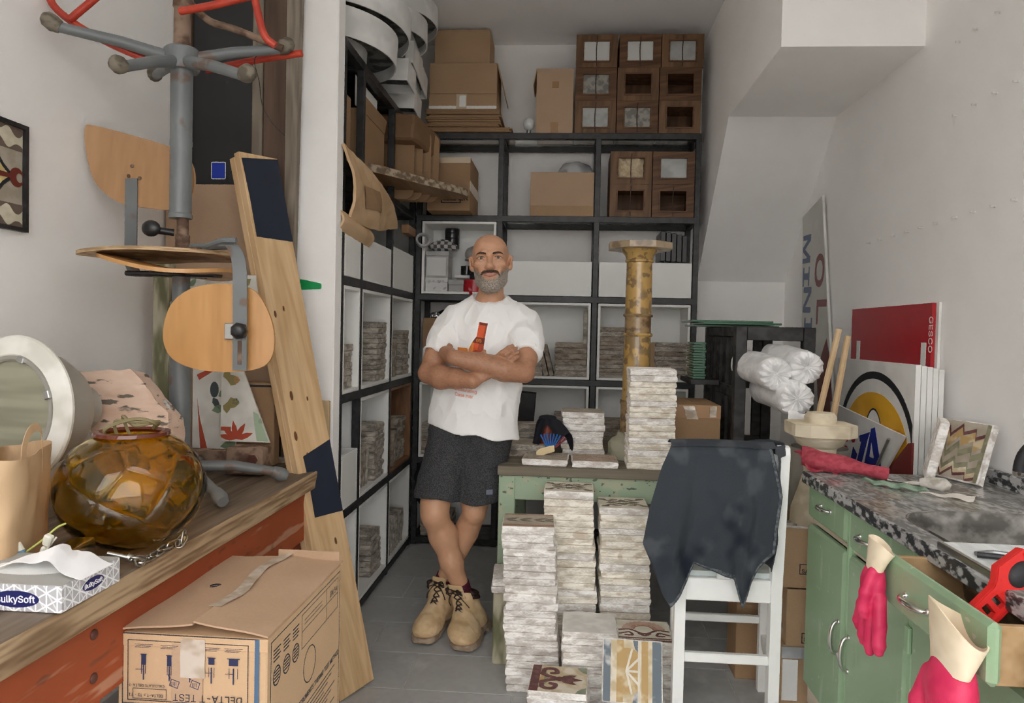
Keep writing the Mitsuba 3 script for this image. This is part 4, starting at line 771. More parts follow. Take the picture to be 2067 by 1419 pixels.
# lamp holder: chrome box, chain, flex with connectors
ch = thing('lamp_fitting', 'chrome lamp fitting with chain and wires between globe and tissue box', 'lamp part')
cs = curve([(-.028, 0), (-.03, .030), (-.022, .040), (.018, .043), (.027, .036), (.029, 0)], 24); part(ch, 'cover', place(trimesh.creation.extrude_polygon(Polygon(cs), .10, engine='earcut'), (-1.035, 1.525, .852), (.95, .15, 0), (0, 0, 1)), 'chrome', 35)
part(ch, 'block', box(-1.07, -1.0, 1.43+.06, 1.53, .8215, .852, .003), 'wire_white')
M('wire_white', (.66, .65, .56), .5, .4); M('wire_green', (.42, .45, .12), .5, .4); M('wire_blue', (.13, .25, .36), .5, .4)
part(ch, 'rod', cat(tube([(-.985, 1.535, .858), (-.945, 1.555, .845)], .006, 10), tube([(-.95, 1.553, .846), (-.94, 1.557, .842)], .010, 10)), 'chrome_dull', 40)
def link(c, d, up, r=.013, l=.012, t=.0028):
    d = arr(*d); d /= np.linalg.norm(d); up = arr(*up); up = up-d*(up@d); up /= np.linalg.norm(up); a = np.linspace(0, 2*math.pi, 20, endpoint=False)
    return tube([arr(*c)+d*(r*math.cos(t_)+math.copysign(l/2, math.cos(t_)))+up*r*.8*math.sin(t_) for t_ in a], t, 7, closed=True)
cp = curve([(-.932, 1.562, .838), (-.930, 1.58, .829), (-.934, 1.61, .826), (-.936, 1.65, .826), (-.940, 1.69, .828), (-.925, 1.735, .832), (-.925, 1.75, .85)], 12)
for i in range(0, len(cp)-1): part(ch, 'chain_link', link(cp[i], cp[i+1]-cp[i], (0, 0, 1) if i % 2 else (1, .4, .0)), 'chrome_dull', 50)
part(ch, 'wire', tube(curve([(-1.135, 1.475, .860), (-1.13, 1.48, .87), (-1.10, 1.49, .895), (-1.075, 1.50, .92), (-1.055, 1.50, .93)], 20), .0022, 6), 'wire_green', 50)
part(ch, 'wire', tube(curve([(-1.075, 1.50, .90), (-1.095, 1.49, .87), (-1.115, 1.485, .848)], 12), .0022, 6), 'wire_white', 50)
part(ch, 'connector', cat(cbox((-1.088, 1.492, .895), (.018, .014, .026), .003, 10, 20, 0), cbox((-1.098, 1.489, .872), (.010, .010, .022), .003, 0, 20)), 'wire_white'); part(ch, 'connector', cat(tube([(-1.141, 1.475, .893), (-1.136, 1.475, .876)], [.004, .008], 10)), 'wire_white'); part(ch, 'connector', tube([(-1.136, 1.475, .876), (-1.133, 1.475, .858)], [.009, .007], 10), 'wire_blue', 40)
solo('white_cable', 'white cable end curling at the lower left beside the paper bag', 'cable', tube(curve([(-1.16, 1.26, .835), (-1.11, 1.265, .870), (-1.07, 1.268, .860), (-1.045, 1.27, .828)], 20), .006, 8), 'wire_white', 50)
# tissue box
def _tis(p, n, uv):
    s = .021; u = dr.select(dr.abs(n.y) > .7, p.x, p.y)*(1/s); v = (p.z-.822)*(1/s)
    def lines(a):
        c, d = math.cos(a), math.sin(a); q = u*c+v*d; f = dr.abs(q-dr.floor(q)-.5); return sst(.40, .46, f)
    w = dr.maximum(dr.maximum(lines(0.0), lines(math.pi/3)), lines(2*math.pi/3)); q = lines(math.pi/6)*.5
    return mix((.40, .40, .42), (.80, .80, .81), dr.maximum(w, q))
M('tissue_print', mikit.proc(_tis), .5, .4); M('tissue_top', (.37, .365, .345), .55, .4); M('tissue', (.82, .82, .83), .8, .2); M('logo_blue', (.012, .014, .10), .4, .4); M('logo_white', (.85, .85, .86), .5, .3)
tb = thing('tissue_box', 'grey and white patterned tissue box at the bench edge', 'tissue box')
tx0, tx1, ty0, ty1, tz0, tz1 = -1.17, -.916, 1.292, 1.472, .8215, .872
part(tb, 'carton', box(tx0, tx1, ty0, ty1, tz0, tz1, .0015), 'tissue_print'); part(tb, 'lid', prism(rrect(tx1-tx0-.001, ty1-ty0-.001, .002).difference(ell(.085, .042)), .0012, ((tx0+tx1)/2, (ty0+ty1)/2, tz1)), 'tissue_top')
part(tb, 'opening', prism(ell(.085, .042), .0004, ((tx0+tx1)/2, (ty0+ty1)/2, tz1)), 'paper_white')
lg = part(tb, 'logo', prism(ell(.046, .0155), .0006, (-1.005, ty0-.0001, .845), (1, 0, 0), (0, 0, 1)), 'logo_blue'); part(lg, 'lettering', text('BulkySoft', .0125, (-1.005, ty0-.0007, .845), (1, .0, .03), (-.25, 0, 1), .0004, True, True), 'logo_white')
lg = part(tb, 'logo', prism(ell(.032, .012), .0006, (tx1+.0001, 1.385, .848), (0, 1, 0), (0, 0, 1)), 'logo_blue'); part(lg, 'lettering', text('BulkySoft', .009, (tx1+.0007, 1.385, .848), (0, 1, 0), (0, -.2, 1), .0004, True, True), 'logo_white')
def tis(u, v):
    x = -1.10+.20*u; y = 1.345+.10*v+.02*np.sin(5*u); b = np.sin(np.pi*np.clip(u*1.05, 0, 1))
    return np.stack([x, y, .876+.026*b*(1-.6*np.abs(v-.5))+.006*np.sin(13*u+4*v)*b-.018*np.clip(u-.93, 0, 1)*8*.2], -1)
part(tb, 'tissue', sheet(grid(tis, 40, 22), .0008), 'tissue', 50)
# the big printed carton on the floor, upside down
bk = thing('printed_carton', 'big taped carton printed upside down with DELTA-T TEST diagrams, lower left', 'box')
bx0, bx1, by0, by1, bz = -.958, -.624, 1.535, 2.06, .70
part(bk, 'body', box(bx0, bx1, by0, by1, 0, bz-.012, .003), 'card_box'); card('card_box', (.50, .33, .195), (.575, .40, .25)); card('card_lid', (.40, .265, .17), (.50, .345, .235))
def lid(s):
    def f(u, v):
        y = by0-.004+(by1-by0+.008)*u; e = np.clip(1-u*1.0, 0, 1)
        x = bx0-.003+(.167+.005)*v if s < 0 else bx1+.003-(.165+.0)*v
        return np.stack([x, y, bz-.006+.016*v*e**1.5+.004*v+(.006 if s > 0 else 0)*v+.0015*np.sin(9*u+6*v)], -1)
    return f
part(bk, 'flap', sheet(grid(lid(-1), 26, 12), .004), 'card_lid', 40); part(bk, 'flap', sheet(grid(lid(1), 26, 12)[:, ::-1], .004), 'card_lid', 40)
part(bk, 'back_flap', box(bx0+.15, bx1-.005, by1-.004, by1+.004, bz-.01, bz+.022, .002), 'card_lid')
part(bk, 'edge_fold', box(bx0, bx1+.002, by0-.003, by0, bz-.04, bz-.012, .001), 'card_box')
M('tape_shiny', two((.40, .32, .24), (.54, .47, .40), 30), .22, .6)
part(bk, 'tape', sheet(grid(lambda u, v: np.stack([-.800+.030*v+.012*np.sin(7*u), by0+.09+.43*u, bz+.0145-.003*u+.002*np.sin(20*u)*v+np.clip(.6-u, 0, 1)*.008], -1), 40, 6), .0006), 'tape_shiny', 50)
part(bk, 'tape', sheet(grid(lambda u, v: np.stack([-.815+.055*v, by0-.0045+.001*np.sin(9*u+5*v), bz-.018-.085*u+.0*v], -1), 12, 8), .0005), 'tape_shiny', 50); part(bk, 'tape', box(-.835, -.765, by0-.0036, by0-.0031, .35, bz-.03, .0002), 'card_lid')
FZ, FE = (1, 0, 0), (0, 0, 1)
fy_ = by0-.0034
ln = lambda x0, z0, x1, z1: sbox(min(x0, x1), min(z0, z1), max(x0, x1), max(z0, z1))
X0, X1, Z1 = bx0, bx1, bz+.04
frm = unary_union([ln(X0+.012, Z1-.0535, X1-.020, Z1-.0515), ln(X0+.012, .30, X0+.0135, Z1-.0515), ln(X0+.024, Z1-.0675, X1-.040, Z1-.066), ln(X0+.024, Z1-.199, X1-.040, Z1-.1975), ln(X0+.024, Z1-.199, X0+.0255, Z1-.066), ln(X1-.0415, Z1-.199, X1-.040, Z1-.066), ln(X0+.036, Z1-.195, X0+.112, Z1-.194), ln(X0+.036, Z1-.173, X0+.112, Z1-.172), ln(X0+.036, Z1-.195, X0+.037, Z1-.172), ln(X0+.111, Z1-.195, X0+.112, Z1-.172), ln(X0+.012, Z1-.2065, X1-.022, Z1-.2050)])
part(bk, 'print_lines', prism(frm, .0003, (0, fy_, 0), FZ, FE), 'ink')
part(bk, 'blue_band', prism(ln(X1-.026, .02, X1-.016, Z1-.052), .0003, (0, fy_, 0), FZ, FE), 'band_blue'); M('band_blue', (.07, .13, .22), .6, .3)
dg = []
for i, x in enumerate((X0+.060, X0+.118, X0+.164, X0+.212, X0+.261)):
    wd = (.010, .010, .011, .013, .020)[i]; z = Z1-.098
    dg += [ln(x-wd*.7, z, x+wd*.7, z+.0015), ln(x-wd/2, z-.022 if i < 3 else z-.014, x+wd/2, z), ln(x-.0012, z-.055, x+.0012, z-.02), ln(x-wd/2, z-.042, x-wd/2+.001, z-.02), ln(x+wd/2-.001, z-.042, x+wd/2, z-.02)]
    dg += [ln(x-.018, z-.033, x, z-.0322)] if i in (0, 3, 4) else [affinity.rotate(sbox(x+.002, z-.068, x+.022, z-.052).difference(sbox(x+.0035, z-.0665, x+.0205, z-.0535)), -18), affinity.rotate(sbox(x-.001, z-.05, x+.001, z-.04), 30)]
    dg += [ln(x-.02+.003*(j % 2), Z1-.076-.0032*j, x+.02-.004*(j % 3), Z1-.0752-.0032*j) for j in range(3)]
    if i in (1, 2): dg += [ln(x+.006+.003*q, z-.065, x+.007+.003*q, z-.056) for q in range(4)]
part(bk, 'diagrams', prism(unary_union(dg), .0003, (0, fy_, 0), FZ, FE), 'ink_blue'); M('ink_blue', (.03, .035, .085), .7, .2)
part(bk, 'lettering', cat(text('DELTA-T TEST', .0155, (X1-.052, fy_, Z1-.180), (-1, 0, 0), (0, 0, -1), .0004), text('CALCULATE DELTA-T', .0055, (X0+.108, fy_, Z1-.163), (-1, 0, 0), (0, 0, -1), .0004), text('DELTA-T = T2 - T1', .0060, (X0+.105, fy_, Z1-.184), (-1, 0, 0), (0, 0, -1), .0004)), 'ink')
# right side print
sx, SE, SU = bx1+.0001, (0, 1, 0), (0, 0, 1)
sd = [sbox(by0+.02, bz-.030, by1-.012, bz-.028), sbox(by1-.014, .2, by1-.012, bz-.028), sbox(by0+.02, .2, by0+.022, bz-.028)]
for i in range(3):
    y = by0+.055+.058*i; sd += [ell(.022, .022, y, bz-.115).difference(ell(.019, .019, y, bz-.115))]+[sbox(y-.015, bz-.126+.007*j, y+.015, bz-.123+.007*j) for j in range(4)]+[sbox(y-.02, bz-.055-.008*j, y+.02-.006*(j % 2), bz-.052-.008*j) for j in range(4)]
sd += [sbox(by0+.21, bz-.125, by1-.03, bz-.04).difference(sbox(by0+.2115, bz-.1235, by1-.0315, bz-.0415)), sbox(by0+.21, bz-.083, by1-.03, bz-.0815), sbox(by1-.13, bz-.125, by1-.1285, bz-.04), ell(.045, .045, by0+.27, bz-.185).difference(ell(.0425, .0425, by0+.27, bz-.185))]
sd += [sbox(by0+.23, bz-.06-.01*j, by0+.36, bz-.0585-.01*j) for j in range(2)]+[sbox(by0+.12+.012*(j % 3), bz-.28-.0115*j, by1-.05-.03*(j % 4), bz-.2775-.0115*j) for j in range(16)]
part(bk, 'side_print', prism(unary_union(sd), .0004, (sx, 0, 0), SE, SU), 'ink'); part(bk, 'lettering', text('GB HANNA INSTRUMENTS THERMO TEST METHOD', .0125, (sx, by0+.08, bz-.262), SE, SU, .0004, True), 'ink'); part(bk, 'lettering', text('EN 54', .016, (sx, by1-.10, bz-.075), SE, SU, .0004), 'ink')
lo = Point(0, 0).buffer(.014, quad_segs=8); part(bk, 'printed_mark', prism(lo.difference(affinity.rotate(sbox(-.016, -.003, .016, .001), 25)), .0004, (-.868, 1.80, bz+.0025), (1, 0, .02), (0, 1, 0)), 'ink')
# ================================================================ the green table, the tile piles and the marble column
def _gp(p, n, uv):
    k = sst(.60, .68, fbm(p.x*22, p.y*22, p.z*22, 4)); t = fbm(p.x*6, p.y*6, p.z*6, 3); d = sst(.70, .76, fbm(p.x*60, p.y*60, p.z*60, 3))
    return mix(mix(mix((.27, .36, .25), (.36, .44, .32), t), (.42, .40, .28), k*.6), (.07, .06, .045), d*.8)
M('green_old', mikit.proc(_gp), .6, .3)
M('table_top', wood((.10, .085, .06), (.20, .175, .135), (1, .0, 0), 9, 24), .75, .2)
gt = thing('work_table', 'old green painted table with grey plank top, carrying tile piles', 'table')
for i in range(4): part(gt, 'plank', box(-.282, 1.15, 3.165+.247*i, 3.165+.247*i+.244, .742, .78-.001*(i % 2), .003), 'table_top')
part(gt, 'apron', box(-.275, 1.145, 3.185, 3.212, .635, .742, .003), 'green_old'); part(gt, 'apron', box(-.275, -.248, 3.212, 4.13, .655, .742, .003), 'green_old')
for x0, x1 in ((-.277, -.205), (1.065, 1.145)):
    for y0 in (3.18, 4.06): part(gt, 'leg', box(x0, x1, y0+.001, y0+.075, 0, .742 if y0 > 3.5 else .741, .004), 'green_old')
TILE_MAIN = ['tile_white', 'tile_white', 'tile_cream']; TILE_W = ['tile_white', 'tile_white_b']; TILE_C = ['tile_cream', 'tile_white', 'tile_cream']
def pose(t, dz=.0, spin=0):
    return S4().translate([t[1], t[2], t[3]+dz]).rotate([0, 0, 1], t[4]+spin)
def top_face(t, mat, spin=0): part(t[0], 'face', prism(rrect(.194, .194, .004), .0006), mat, to=pose(t, -.0002, spin))
def motif(t, mat, shp, spin=0, dz=.0004, name='motif'): part(t[0], name, prism(shp.intersection(sbox(-.096, -.096, .096, .096)), .0005), mat, to=pose(t, dz, spin))
M('face_cream', two((.56, .52, .43), (.66, .62, .53), 24), .6, .25); M('face_white', two((.60, .585, .55), (.72, .70, .665), 16), .75, .2); M('face_taupe', two((.34, .29, .23), (.43, .38, .31), 20), .65, .25)
M('m_brown', two((.15, .125, .095), (.20, .17, .13), 40), .6, .25); M('m_rust', two((.27, .13, .075), (.34, .19, .12), 40), .6, .25); M('m_maroon', two((.115, .045, .045), (.16, .07, .065), 40), .6, .25); M('m_pink', two((.42, .27, .21), (.50, .35, .28), 40), .6, .25)
M('m_olive', two((.20, .19, .12), (.26, .25, .165), 40), .6, .25); M('m_ochre', two((.42, .28, .12), (.56, .46, .30), 30, .5, .75), .65, .25); M('m_blue', two((.13, .16, .19), (.46, .46, .45), 30, .52, .72), .65, .25); M('m_sand', two((.48, .39, .25), (.64, .58, .47), 26), .65, .25); M('m_sage', two((.20, .23, .17), (.26, .29, .22), 30), .65, .25)
stroke = lambda pts, w, n=30: LineString(curve(np.column_stack([np.array(pts), np.zeros(len(pts))]), n)[:, :2]).buffer(w, quad_segs=4)
def arabesque():
    a = []
    for sx in (-1, 1):
        for sy in (-1, 1):
            a.append(affinity.scale(unary_union([stroke([(.012, .012), (.035, .03), (.058, .034), (.075, .052), (.096, .060)], .006), stroke([(.05, .034), (.036, .052), (.018, .050)], .0045), leaf(.062, .05, .036, .022, 35)]), sx, sy, origin=(0, 0)))
    return unary_union(a+[leaf(-.07, 0, .05, .035, 0), leaf(.02, 0, .05, .035, 0), leaf(0, -.045, .04, .03, 90), leaf(0, .012, .04, .03, 90)])
# the piles in front
t = stack('tall front pile nearest the man\'s boots', -.098, 2.868, 0, .625, TILE_W, 101, jit=.005, lean=(-.028, 0)); top_face(t, 'face_taupe')
motif(t, 'm_rust', unary_union([sbox(-.1, -.085, .1, -.068), sbox(-.1, .080, .1, .088)])); motif(t, 'm_brown', unary_union([affinity.translate(leaf(0, 0, .06, .022, s*28), x, .005) for x in (-.09, -.035, .02, .06) for s in (-1, 1)]).difference(sbox(-.1, -.002, .1, .002)))
t = stack('tall rear pile before the table\'s left half', .055, 3.062, 0, .715, TILE_C, 102, jit=.004, lean=(-.03, 0)); top_face(t, 'face_cream'); motif(t, 'm_brown', arabesque())
t = stack('tall rear pile before the table\'s right half', .262, 3.062, 0, .665, TILE_C, 103, jit=.004, lean=(-.012, 0)); top_face(t, 'face_cream'); motif(t, 'm_brown', arabesque(), spin=6)
t = stack('low front pile with a blank grey top', .112, 2.765, 0, .275, TILE_W, 104, jit=.003, pick=range(6)); top_face(t, 'face_white')
t = stack('low front pile topped by the red sunburst tile', .312, 2.770, 0, .265, TILE_W, 105, jit=.003); top_face(t, 'face_cream')
sun = unary_union([Point(0, -.005).buffer(.068)]+[Point(.072*math.cos(a), -.005+.072*math.sin(a)).buffer(.010) for a in np.linspace(0, math.pi, 14)]).intersection(sbox(-.1, -.005, .1, .1)).difference(Point(0, -.005).buffer(.040))
motif(t, 'm_pink', affinity.translate(sun, 0, .012)); motif(t, 'm_rust', affinity.translate(Point(0, 0).buffer(.052).intersection(sbox(-.1, 0, .1, .1)).difference(Point(0, 0).buffer(.034)), 0, .008))
motif(t, 'm_maroon', unary_union([stroke([(-.09, .0), (-.05, .006), (0, -.03), (.05, .006), (.09, .0)], .005), stroke([(-.09, -.035), (-.055, -.02), (-.045, -.045), (-.07, -.045)], .005), stroke([(.09, -.035), (.055, -.02), (.045, -.045), (.07, -.045)], .005), stroke([(-.02, -.028), (0, -.045), (.02, -.028)], .006), sbox(-.096, -.075, .096, -.066), sbox(-.096, -.096, .096, -.082)]))
t = stack('foremost short pile with a fleur-de-lis tile', .004, 2.552, 0, .172, TILE_W, 106, jit=.003, rz=-4); top_face(t, 'm_sand')
motif(t, 'm_maroon', sbox(-.096, -.1, -.066, .1)); motif(t, 'm_olive', Point(-.14, .0).buffer(.105).intersection(sbox(-.066, -.1, .1, .1))); motif(t, 'm_ochre', Point(-.155, .0).buffer(.105).intersection(sbox(-.066, -.1, .1, .1)), dz=.0007)
fl_ = unary_union([stroke([(-.058, .03), (-.05, .068), (-.018, .072), (-.008, .045), (-.025, .038)], .0085), stroke([(-.058, -.03), (-.05, -.068), (-.018, -.072), (-.008, -.045), (-.025, -.038)], .0085), stroke([(-.056, .028), (-.03, .012), (.0, .0)], .009), stroke([(-.056, -.028), (-.03, -.012), (.0, .0)], .009), leaf(-.01, 0, .092, .034, 0), leaf(.005, .004, .065, .024, 28), leaf(.005, -.004, .065, .024, -28), Point(.004, 0).buffer(.016)])
motif(t, 'm_maroon', fl_, dz=.0011); motif(t, 'm_sage', Point(.125, .11).buffer(.065)); motif(t, 'm_sage', Point(.125, -.11).buffer(.065))
stack('hidden pile under the leaning blue tile', .262, 2.455, 0, .128, TILE_W, 107)
k = thing('cement_tile', 'worn tile with blue and ochre stripes leaning against the piles', 'tile')
lt = S4().translate([.245, 2.46, .134]).rotate([0, 0, 1], -3).rotate([1, 0, 0], 66).translate([0, .0985, 0])
scene[k+'__slab'] = {**TILES[6][1], 'bsdf': {'type': 'ref', 'id': 'tile_white'}, 'to_world': lt}
def lm(mat, shp, dz): part(k, 'motif', prism(shp.intersection(rrect(.192, .192, .004)), .0005), mat, to=lt.translate([0, 0, .0283+dz]))
lm('m_sand', sbox(-.1, -.1, .1, .1), -.0003); lm('m_blue', sbox(-.1, -.1, -.072, .1), .0003); lm('m_blue', sbox(.066, -.1, .1, .1), .0003); lm('m_ochre', sbox(-.052, -.1, -.030, .1), .0003); lm('m_ochre', sbox(.030, -.1, .052, .1), .0003); lm('face_cream', sbox(.018, -.1, .026, .1), .0003)
lm('m_ochre', Point(-.02, 0).buffer(.072).intersection(sbox(-.03, -.1, .018, .1)), .0006); lm('m_blue', Polygon([(.0, .1), (.018, .1), (.018, .06), (.008, .07)]), .0006); lm('m_blue', Polygon([(.0, -.1), (.018, -.1), (.018, -.06), (.008, -.07)]), .0006)
lm('face_cream', unary_union([LineString([(-.02, 0), (.05*math.cos(a)-.02, .072*math.sin(a))]).buffer(.0035) for a in (-1.2, -.6, 0, .6, 1.2)]).intersection(sbox(-.03, -.1, .018, .1)), .0009)
# a few tiles on a wooden block, left of the front pile
solo('wooden_block', 'worn wooden post end under two tiles, left of the front pile', 'block', box(-.272, -.205, 2.985, 3.06, 0, .315, .006), 'mossy_wood')
stack('tile pair on the wooden post end', -.178, 3.03, .3155, .375, TILE_W, 108, rz=3)
# on the table
t = stack('tall pale pile on the table, right of the column', .372, 3.305, .7805, 1.215, TILE_C, 110, jit=.0035, lean=(.004, 0), pick=range(9))
t = stack('middle pile on the table, left of the column', .088, 3.62, .7805, 1.0, TILE_C, 111, jit=.005, pick=range(3, 12)); top_face(t, 'face_taupe')
for i, (x, lab) in enumerate(((-.082, 'left one, under the blue brush'), (.138, 'right one, alone'))):
    t = stack(f'flat tile pair at the table front, {lab}'[:60] if False else ('flat tile at table front under the brush' if i == 0 else 'flat tile at table front, right of brush'), x, 3.302, .7805, .80, ['tile_white'], 112+i, pick=(6, 7)); top_face(t, 'face_taupe')
    motif(t, 'm_rust' if i else 'm_brown', unary_union([stroke([(-.09, y), (-.05, y+.012), (-.01, y-.010), (.03, y+.012), (.09, y)], .0035) for y in (-.07, -.035, 0, .035, .07)]))
t = stack('dim low tile pair beside the man\'s hip, on the table', -.175, 3.52, .7805, .828, BR, 115); top_face(t, 'face_taupe')
t = stack('brown pile farther back on the table, behind the brush', -.168, 3.80, .7805, .885, BR, 116)
def _mb(p, n, uv):
    a = fbm(p.x*14, p.y*14, p.z*8, 4); b = sst(.46, .56, fbm(p.x*28+3, p.y*28, p.z*18, 4)); h = sst(1.02, 1.06, p.z)*(1-sst(1.28, 1.34, p.z))
    m = sst(.42, .62, fbm(p.x*9, p.y*9, p.z*5+7, 4)); c = mix((.40, .23, .06), (.50, .34, .13), a); c = mix(c, (.20, .135, .065), b*m*.85)
    return mix(c, (.17, .11, .06), sst(.60, .66, fbm(p.x*40, p.y*40, p.z*30, 3))*.8)
M('marble', mikit.proc(_mb), .16, .55); M('marble_dark', two((.14, .085, .04), (.30, .20, .10), 34), .2, .5); M('marble_slab', two((.20, .14, .085), (.38, .29, .19), 22), .3, .5); M('green_stone', two((.16, .165, .10), (.36, .35, .26), 16), .7, .3)
mc = thing('marble_pedestal', 'tall honey yellow marble column pedestal standing on the table', 'column'); ctr = (.333, 3.53, 0); o8 = [(math.cos(a), math.sin(a)) for a in np.radians((22.5, 67.5, 112.5, 157.5, 202.5, 247.5, 292.5, 337.5))]
part(mc, 'top_slab', prism(Polygon([(.155*c*1.0, .155*s) for c, s in o8]).buffer(-.004).buffer(.004), .030, (ctr[0], ctr[1], 1.755)), 'marble_slab', 30)
part(mc, 'capital', lathe([(0, 1.755), (.086, 1.755), (.082, 1.742), (.068, 1.728), (.062, 1.712), (0, 1.712)], 40, ctr), 'marble', 35); part(mc, 'ring', lathe([(.0, 1.712), (.062, 1.712), (.067, 1.705), (.066, 1.698), (.060, 1.694), (0, 1.694)], 40, ctr), 'marble', 35)
part(mc, 'shaft', lathe([(0, 1.694), (.0595, 1.694), (.0615, 1.56), (.061, 1.455), (0, 1.455)], 48, ctr), 'marble', 35); part(mc, 'ring', lathe([(0, 1.455), (.066, 1.455), (.070, 1.448), (.066, 1.441), (0, 1.441)], 40, ctr), 'marble_dark', 40)
part(mc, 'drum', lathe([(0, 1.441), (.061, 1.441), (.061, 1.365), (0, 1.365)], 48, ctr), 'marble_dark', 35); part(mc, 'ring', lathe([(0, 1.365), (.067, 1.365), (.070, 1.357), (.066, 1.349), (0, 1.349)], 40, ctr), 'marble', 40)
part(mc, 'shaft', lathe([(0, 1.349), (.060, 1.349), (.064, 1.28), (.065, 1.10), (.067, 1.05), (0, 1.05)], 48, ctr), 'marble', 35); part(mc, 'ring', lathe([(0, 1.05), (.073, 1.05), (.076, 1.04), (.072, 1.03), (0, 1.03)], 40, ctr), 'marble_dark', 40); part(mc, 'shaft', lathe([(0, 1.03), (.070, 1.03), (.072, .90), (0, .90)], 48, ctr), 'marble_dark', 35)
part(mc, 'base', jitter(lathe([(0, .90), (.080, .90), (.085, .88), (.11, .865), (.125, .845), (.125, .80), (.130, .7805), (0, .7805)], 40, ctr), .003, 30, 3), 'green_stone', 40)
# pot with black cloth, brush
M('terracotta', two((.20, .04, .02), (.27, .06, .03), 30), .5, .4); M('cloth_black', (.013, .013, .018), .85, .3, sheen=.3); M('bristle_blue', (.012, .10, .33), .5, .4); M('bristle_red', (.16, .02, .035), .5, .4); M('brush_wood', (.60, .46, .26), .5, .4)
pt = thing('red_pot', 'narrow dark red jar standing on the table behind the brush', 'jar'); part(pt, 'body', lathe([(0, .7805), (.034, .7805), (.036, .80), (.034, .90), (.030, .945), (.0, .945)], 24, (-.08, 3.50, 0)), 'terracotta', 40)
def _cl(u, v):
    a = u*2*np.pi; r = .02+.075*v; z = .962-.10*v**1.7*(1+.45*np.sin(a*2+.8)+.3*np.sin(5*a)); return np.stack([-.085+r*np.cos(a)*(1.0+.35*np.cos(a)), 3.50+r*np.sin(a)*.8, z+.008*np.sin(7*a)*v], -1)
part(thing('black_glove', 'crumpled black glove hung over the red jar on the table', 'glove'), 'cloth', cat(sheet(grid(_cl, 60, 14), .004), mv(trimesh.creation.icosphere(3), (-.08, 3.50, .957), s=(.042, .032, .014))), 'cloth_black', 50)
br = thing('hand_brush', 'small hand brush with fanned blue bristles on a flat tile', 'brush')
part(br, 'handle', plate(Polygon([(-.045, .004), (-.03, .014), (-.005, .018), (.012, .022), (.03, .024), (.03, .003), (.0, -.003), (-.025, -.010), (-.045, -.007)]).buffer(.004), .016, (-.075, 3.335, .822), (1, .05, .1), (0, .1, 1), None, .02), 'brush_wood', 35)
for i in range(9):
    a = math.radians(118-9.5*i); x0 = -.076+.0048*i
    part(br, 'bristle_tuft', cat([tube([(x0+.0016*q, 3.343+.004*w, .842), (x0+.0016*q+.062*math.cos(a+.03*q), 3.343+.010*w, .842+.062*math.sin(a+.03*q))], [.0024, .0036], 6) for q in (-1, 0, 1) for w in (-1, 0, 1)]), 'bristle_blue' if i < 7 else 'bristle_red', 40)
# ================================================================ right side: sink cabinet, chair, signs, crate
def _gs(p, n, uv):
    k = sst(.66, .78, fbm(p.x*14, p.y*30, p.z*5, 4)); t = fbm(p.x*3, p.y*3, p.z*3, 3); d = sst(.74, .80, fbm(p.x*50, p.y*50, p.z*50, 3))
    return mix(mix(mix((.235, .36, .22), (.285, .41, .26), t), (.40, .48, .36), k*.55), (.46, .46, .40), d*.7)
M('green_enamel', mikit.proc(_gs), .3, .5); M('green_edge', (.30, .47, .285), .35, .5); M('cream_wood', two((.47, .40, .30), (.57, .50, .40), 12), .6, .3)
def _ss(p, n, uv):
    w = fbm(p.x*22+2*noise(p.x*6, p.y*6, 0), p.y*12, p.z*30, 4)*.6+.4*noise(p.x*140, p.y*60, 2.0); k = sst(.36, .66, w); s = sst(.60, .72, fbm(p.x*60, p.y*28, p.z*90, 3))
    return mix(mix((.20, .198, .19), (.40, .392, .38), k), (.66, .65, .63), s*.45)
M('dusty_steel', mikit.proc(_ss), mikit.proc(lambda p, n, uv: .22+.5*sst(.46, .62, fbm(p.x*16+2*noise(p.x*6, p.y*6, 0), p.y*7, p.z*30, 4))), .5, .45)
def _se(p, n, uv):
    k = sst(.44, .62, fbm(p.x*50, p.y*42, p.z*60, 4)); return mix((.03, .032, .035), (.50, .50, .50), k*.8)
M('smeared_edge', mikit.proc(_se), .35, .5); M('basin_steel', two((.17, .165, .155), (.40, .39, .37), 24, oct=4), .27, .5, .85)
M('brown_drawer', wood((.20, .115, .05), (.31, .19, .09), (1, 0, 0), 8, 26), .6, .3); M('raw_wood', wood((.34, .21, .10), (.46, .31, .17), (0, 1, 0), 8, 26), .6, .3)
sk = thing('sink_cabinet', 'pale green metal sink cabinet with plaster smeared steel top along the right wall', 'sink cabinet')
part(sk, 'carcass', cat(box(.875, 1.415, 2.60, 2.618, .10, .862), box(.875, 1.415, 1.05, 1.068, .10, .862), box(1.40, 1.415, 1.068, 2.60, .10, .862), box(.875, 1.40, 1.068, 2.60, .10, .118)), 'green_enamel')
part(sk, 'plinth', box(.90, 1.40, 1.06, 2.585, 0, .10), 'cream_wood')
part(sk, 'face_frame', cat(box(.862, .876, 1.06, 2.615, .728, .742, .001), box(.862, .876, 1.06, 2.615, .10, .165, .001)), 'cream_wood')
for y_ in (2.262, 1.855, 1.29): part(sk, 'stile', box(.850, .876, y_-.013, y_+.013, .165, .862, .006), 'green_edge')
def handle(k, c, l, d, name='handle'):
    a = np.linspace(0, math.pi, 13); d = arr(*d); o = arr(*c)
    part(k, name, cat(tube([o-d*l/2*math.cos(t)+arr(-.022*math.sin(t)**.8-.001, 0, 0) for t in a], [.004+.003*math.sin(t) for t in a], 10), mv(trimesh.creation.icosphere(2), o-d*l/2, s=(.006, .008, .008)), mv(trimesh.creation.icosphere(2), o+d*l/2, s=(.006, .008, .008))), 'chrome', 50)
def front(name, y0, y1, z0, z1, hc=None, hl=.09, hd=(0, 1, 0)):
    k = part(sk, name, box(.845, .874, y0, y1, z0, z1, .009), 'green_enamel')
    if hc: handle(k, (.845, *hc), hl, hd)
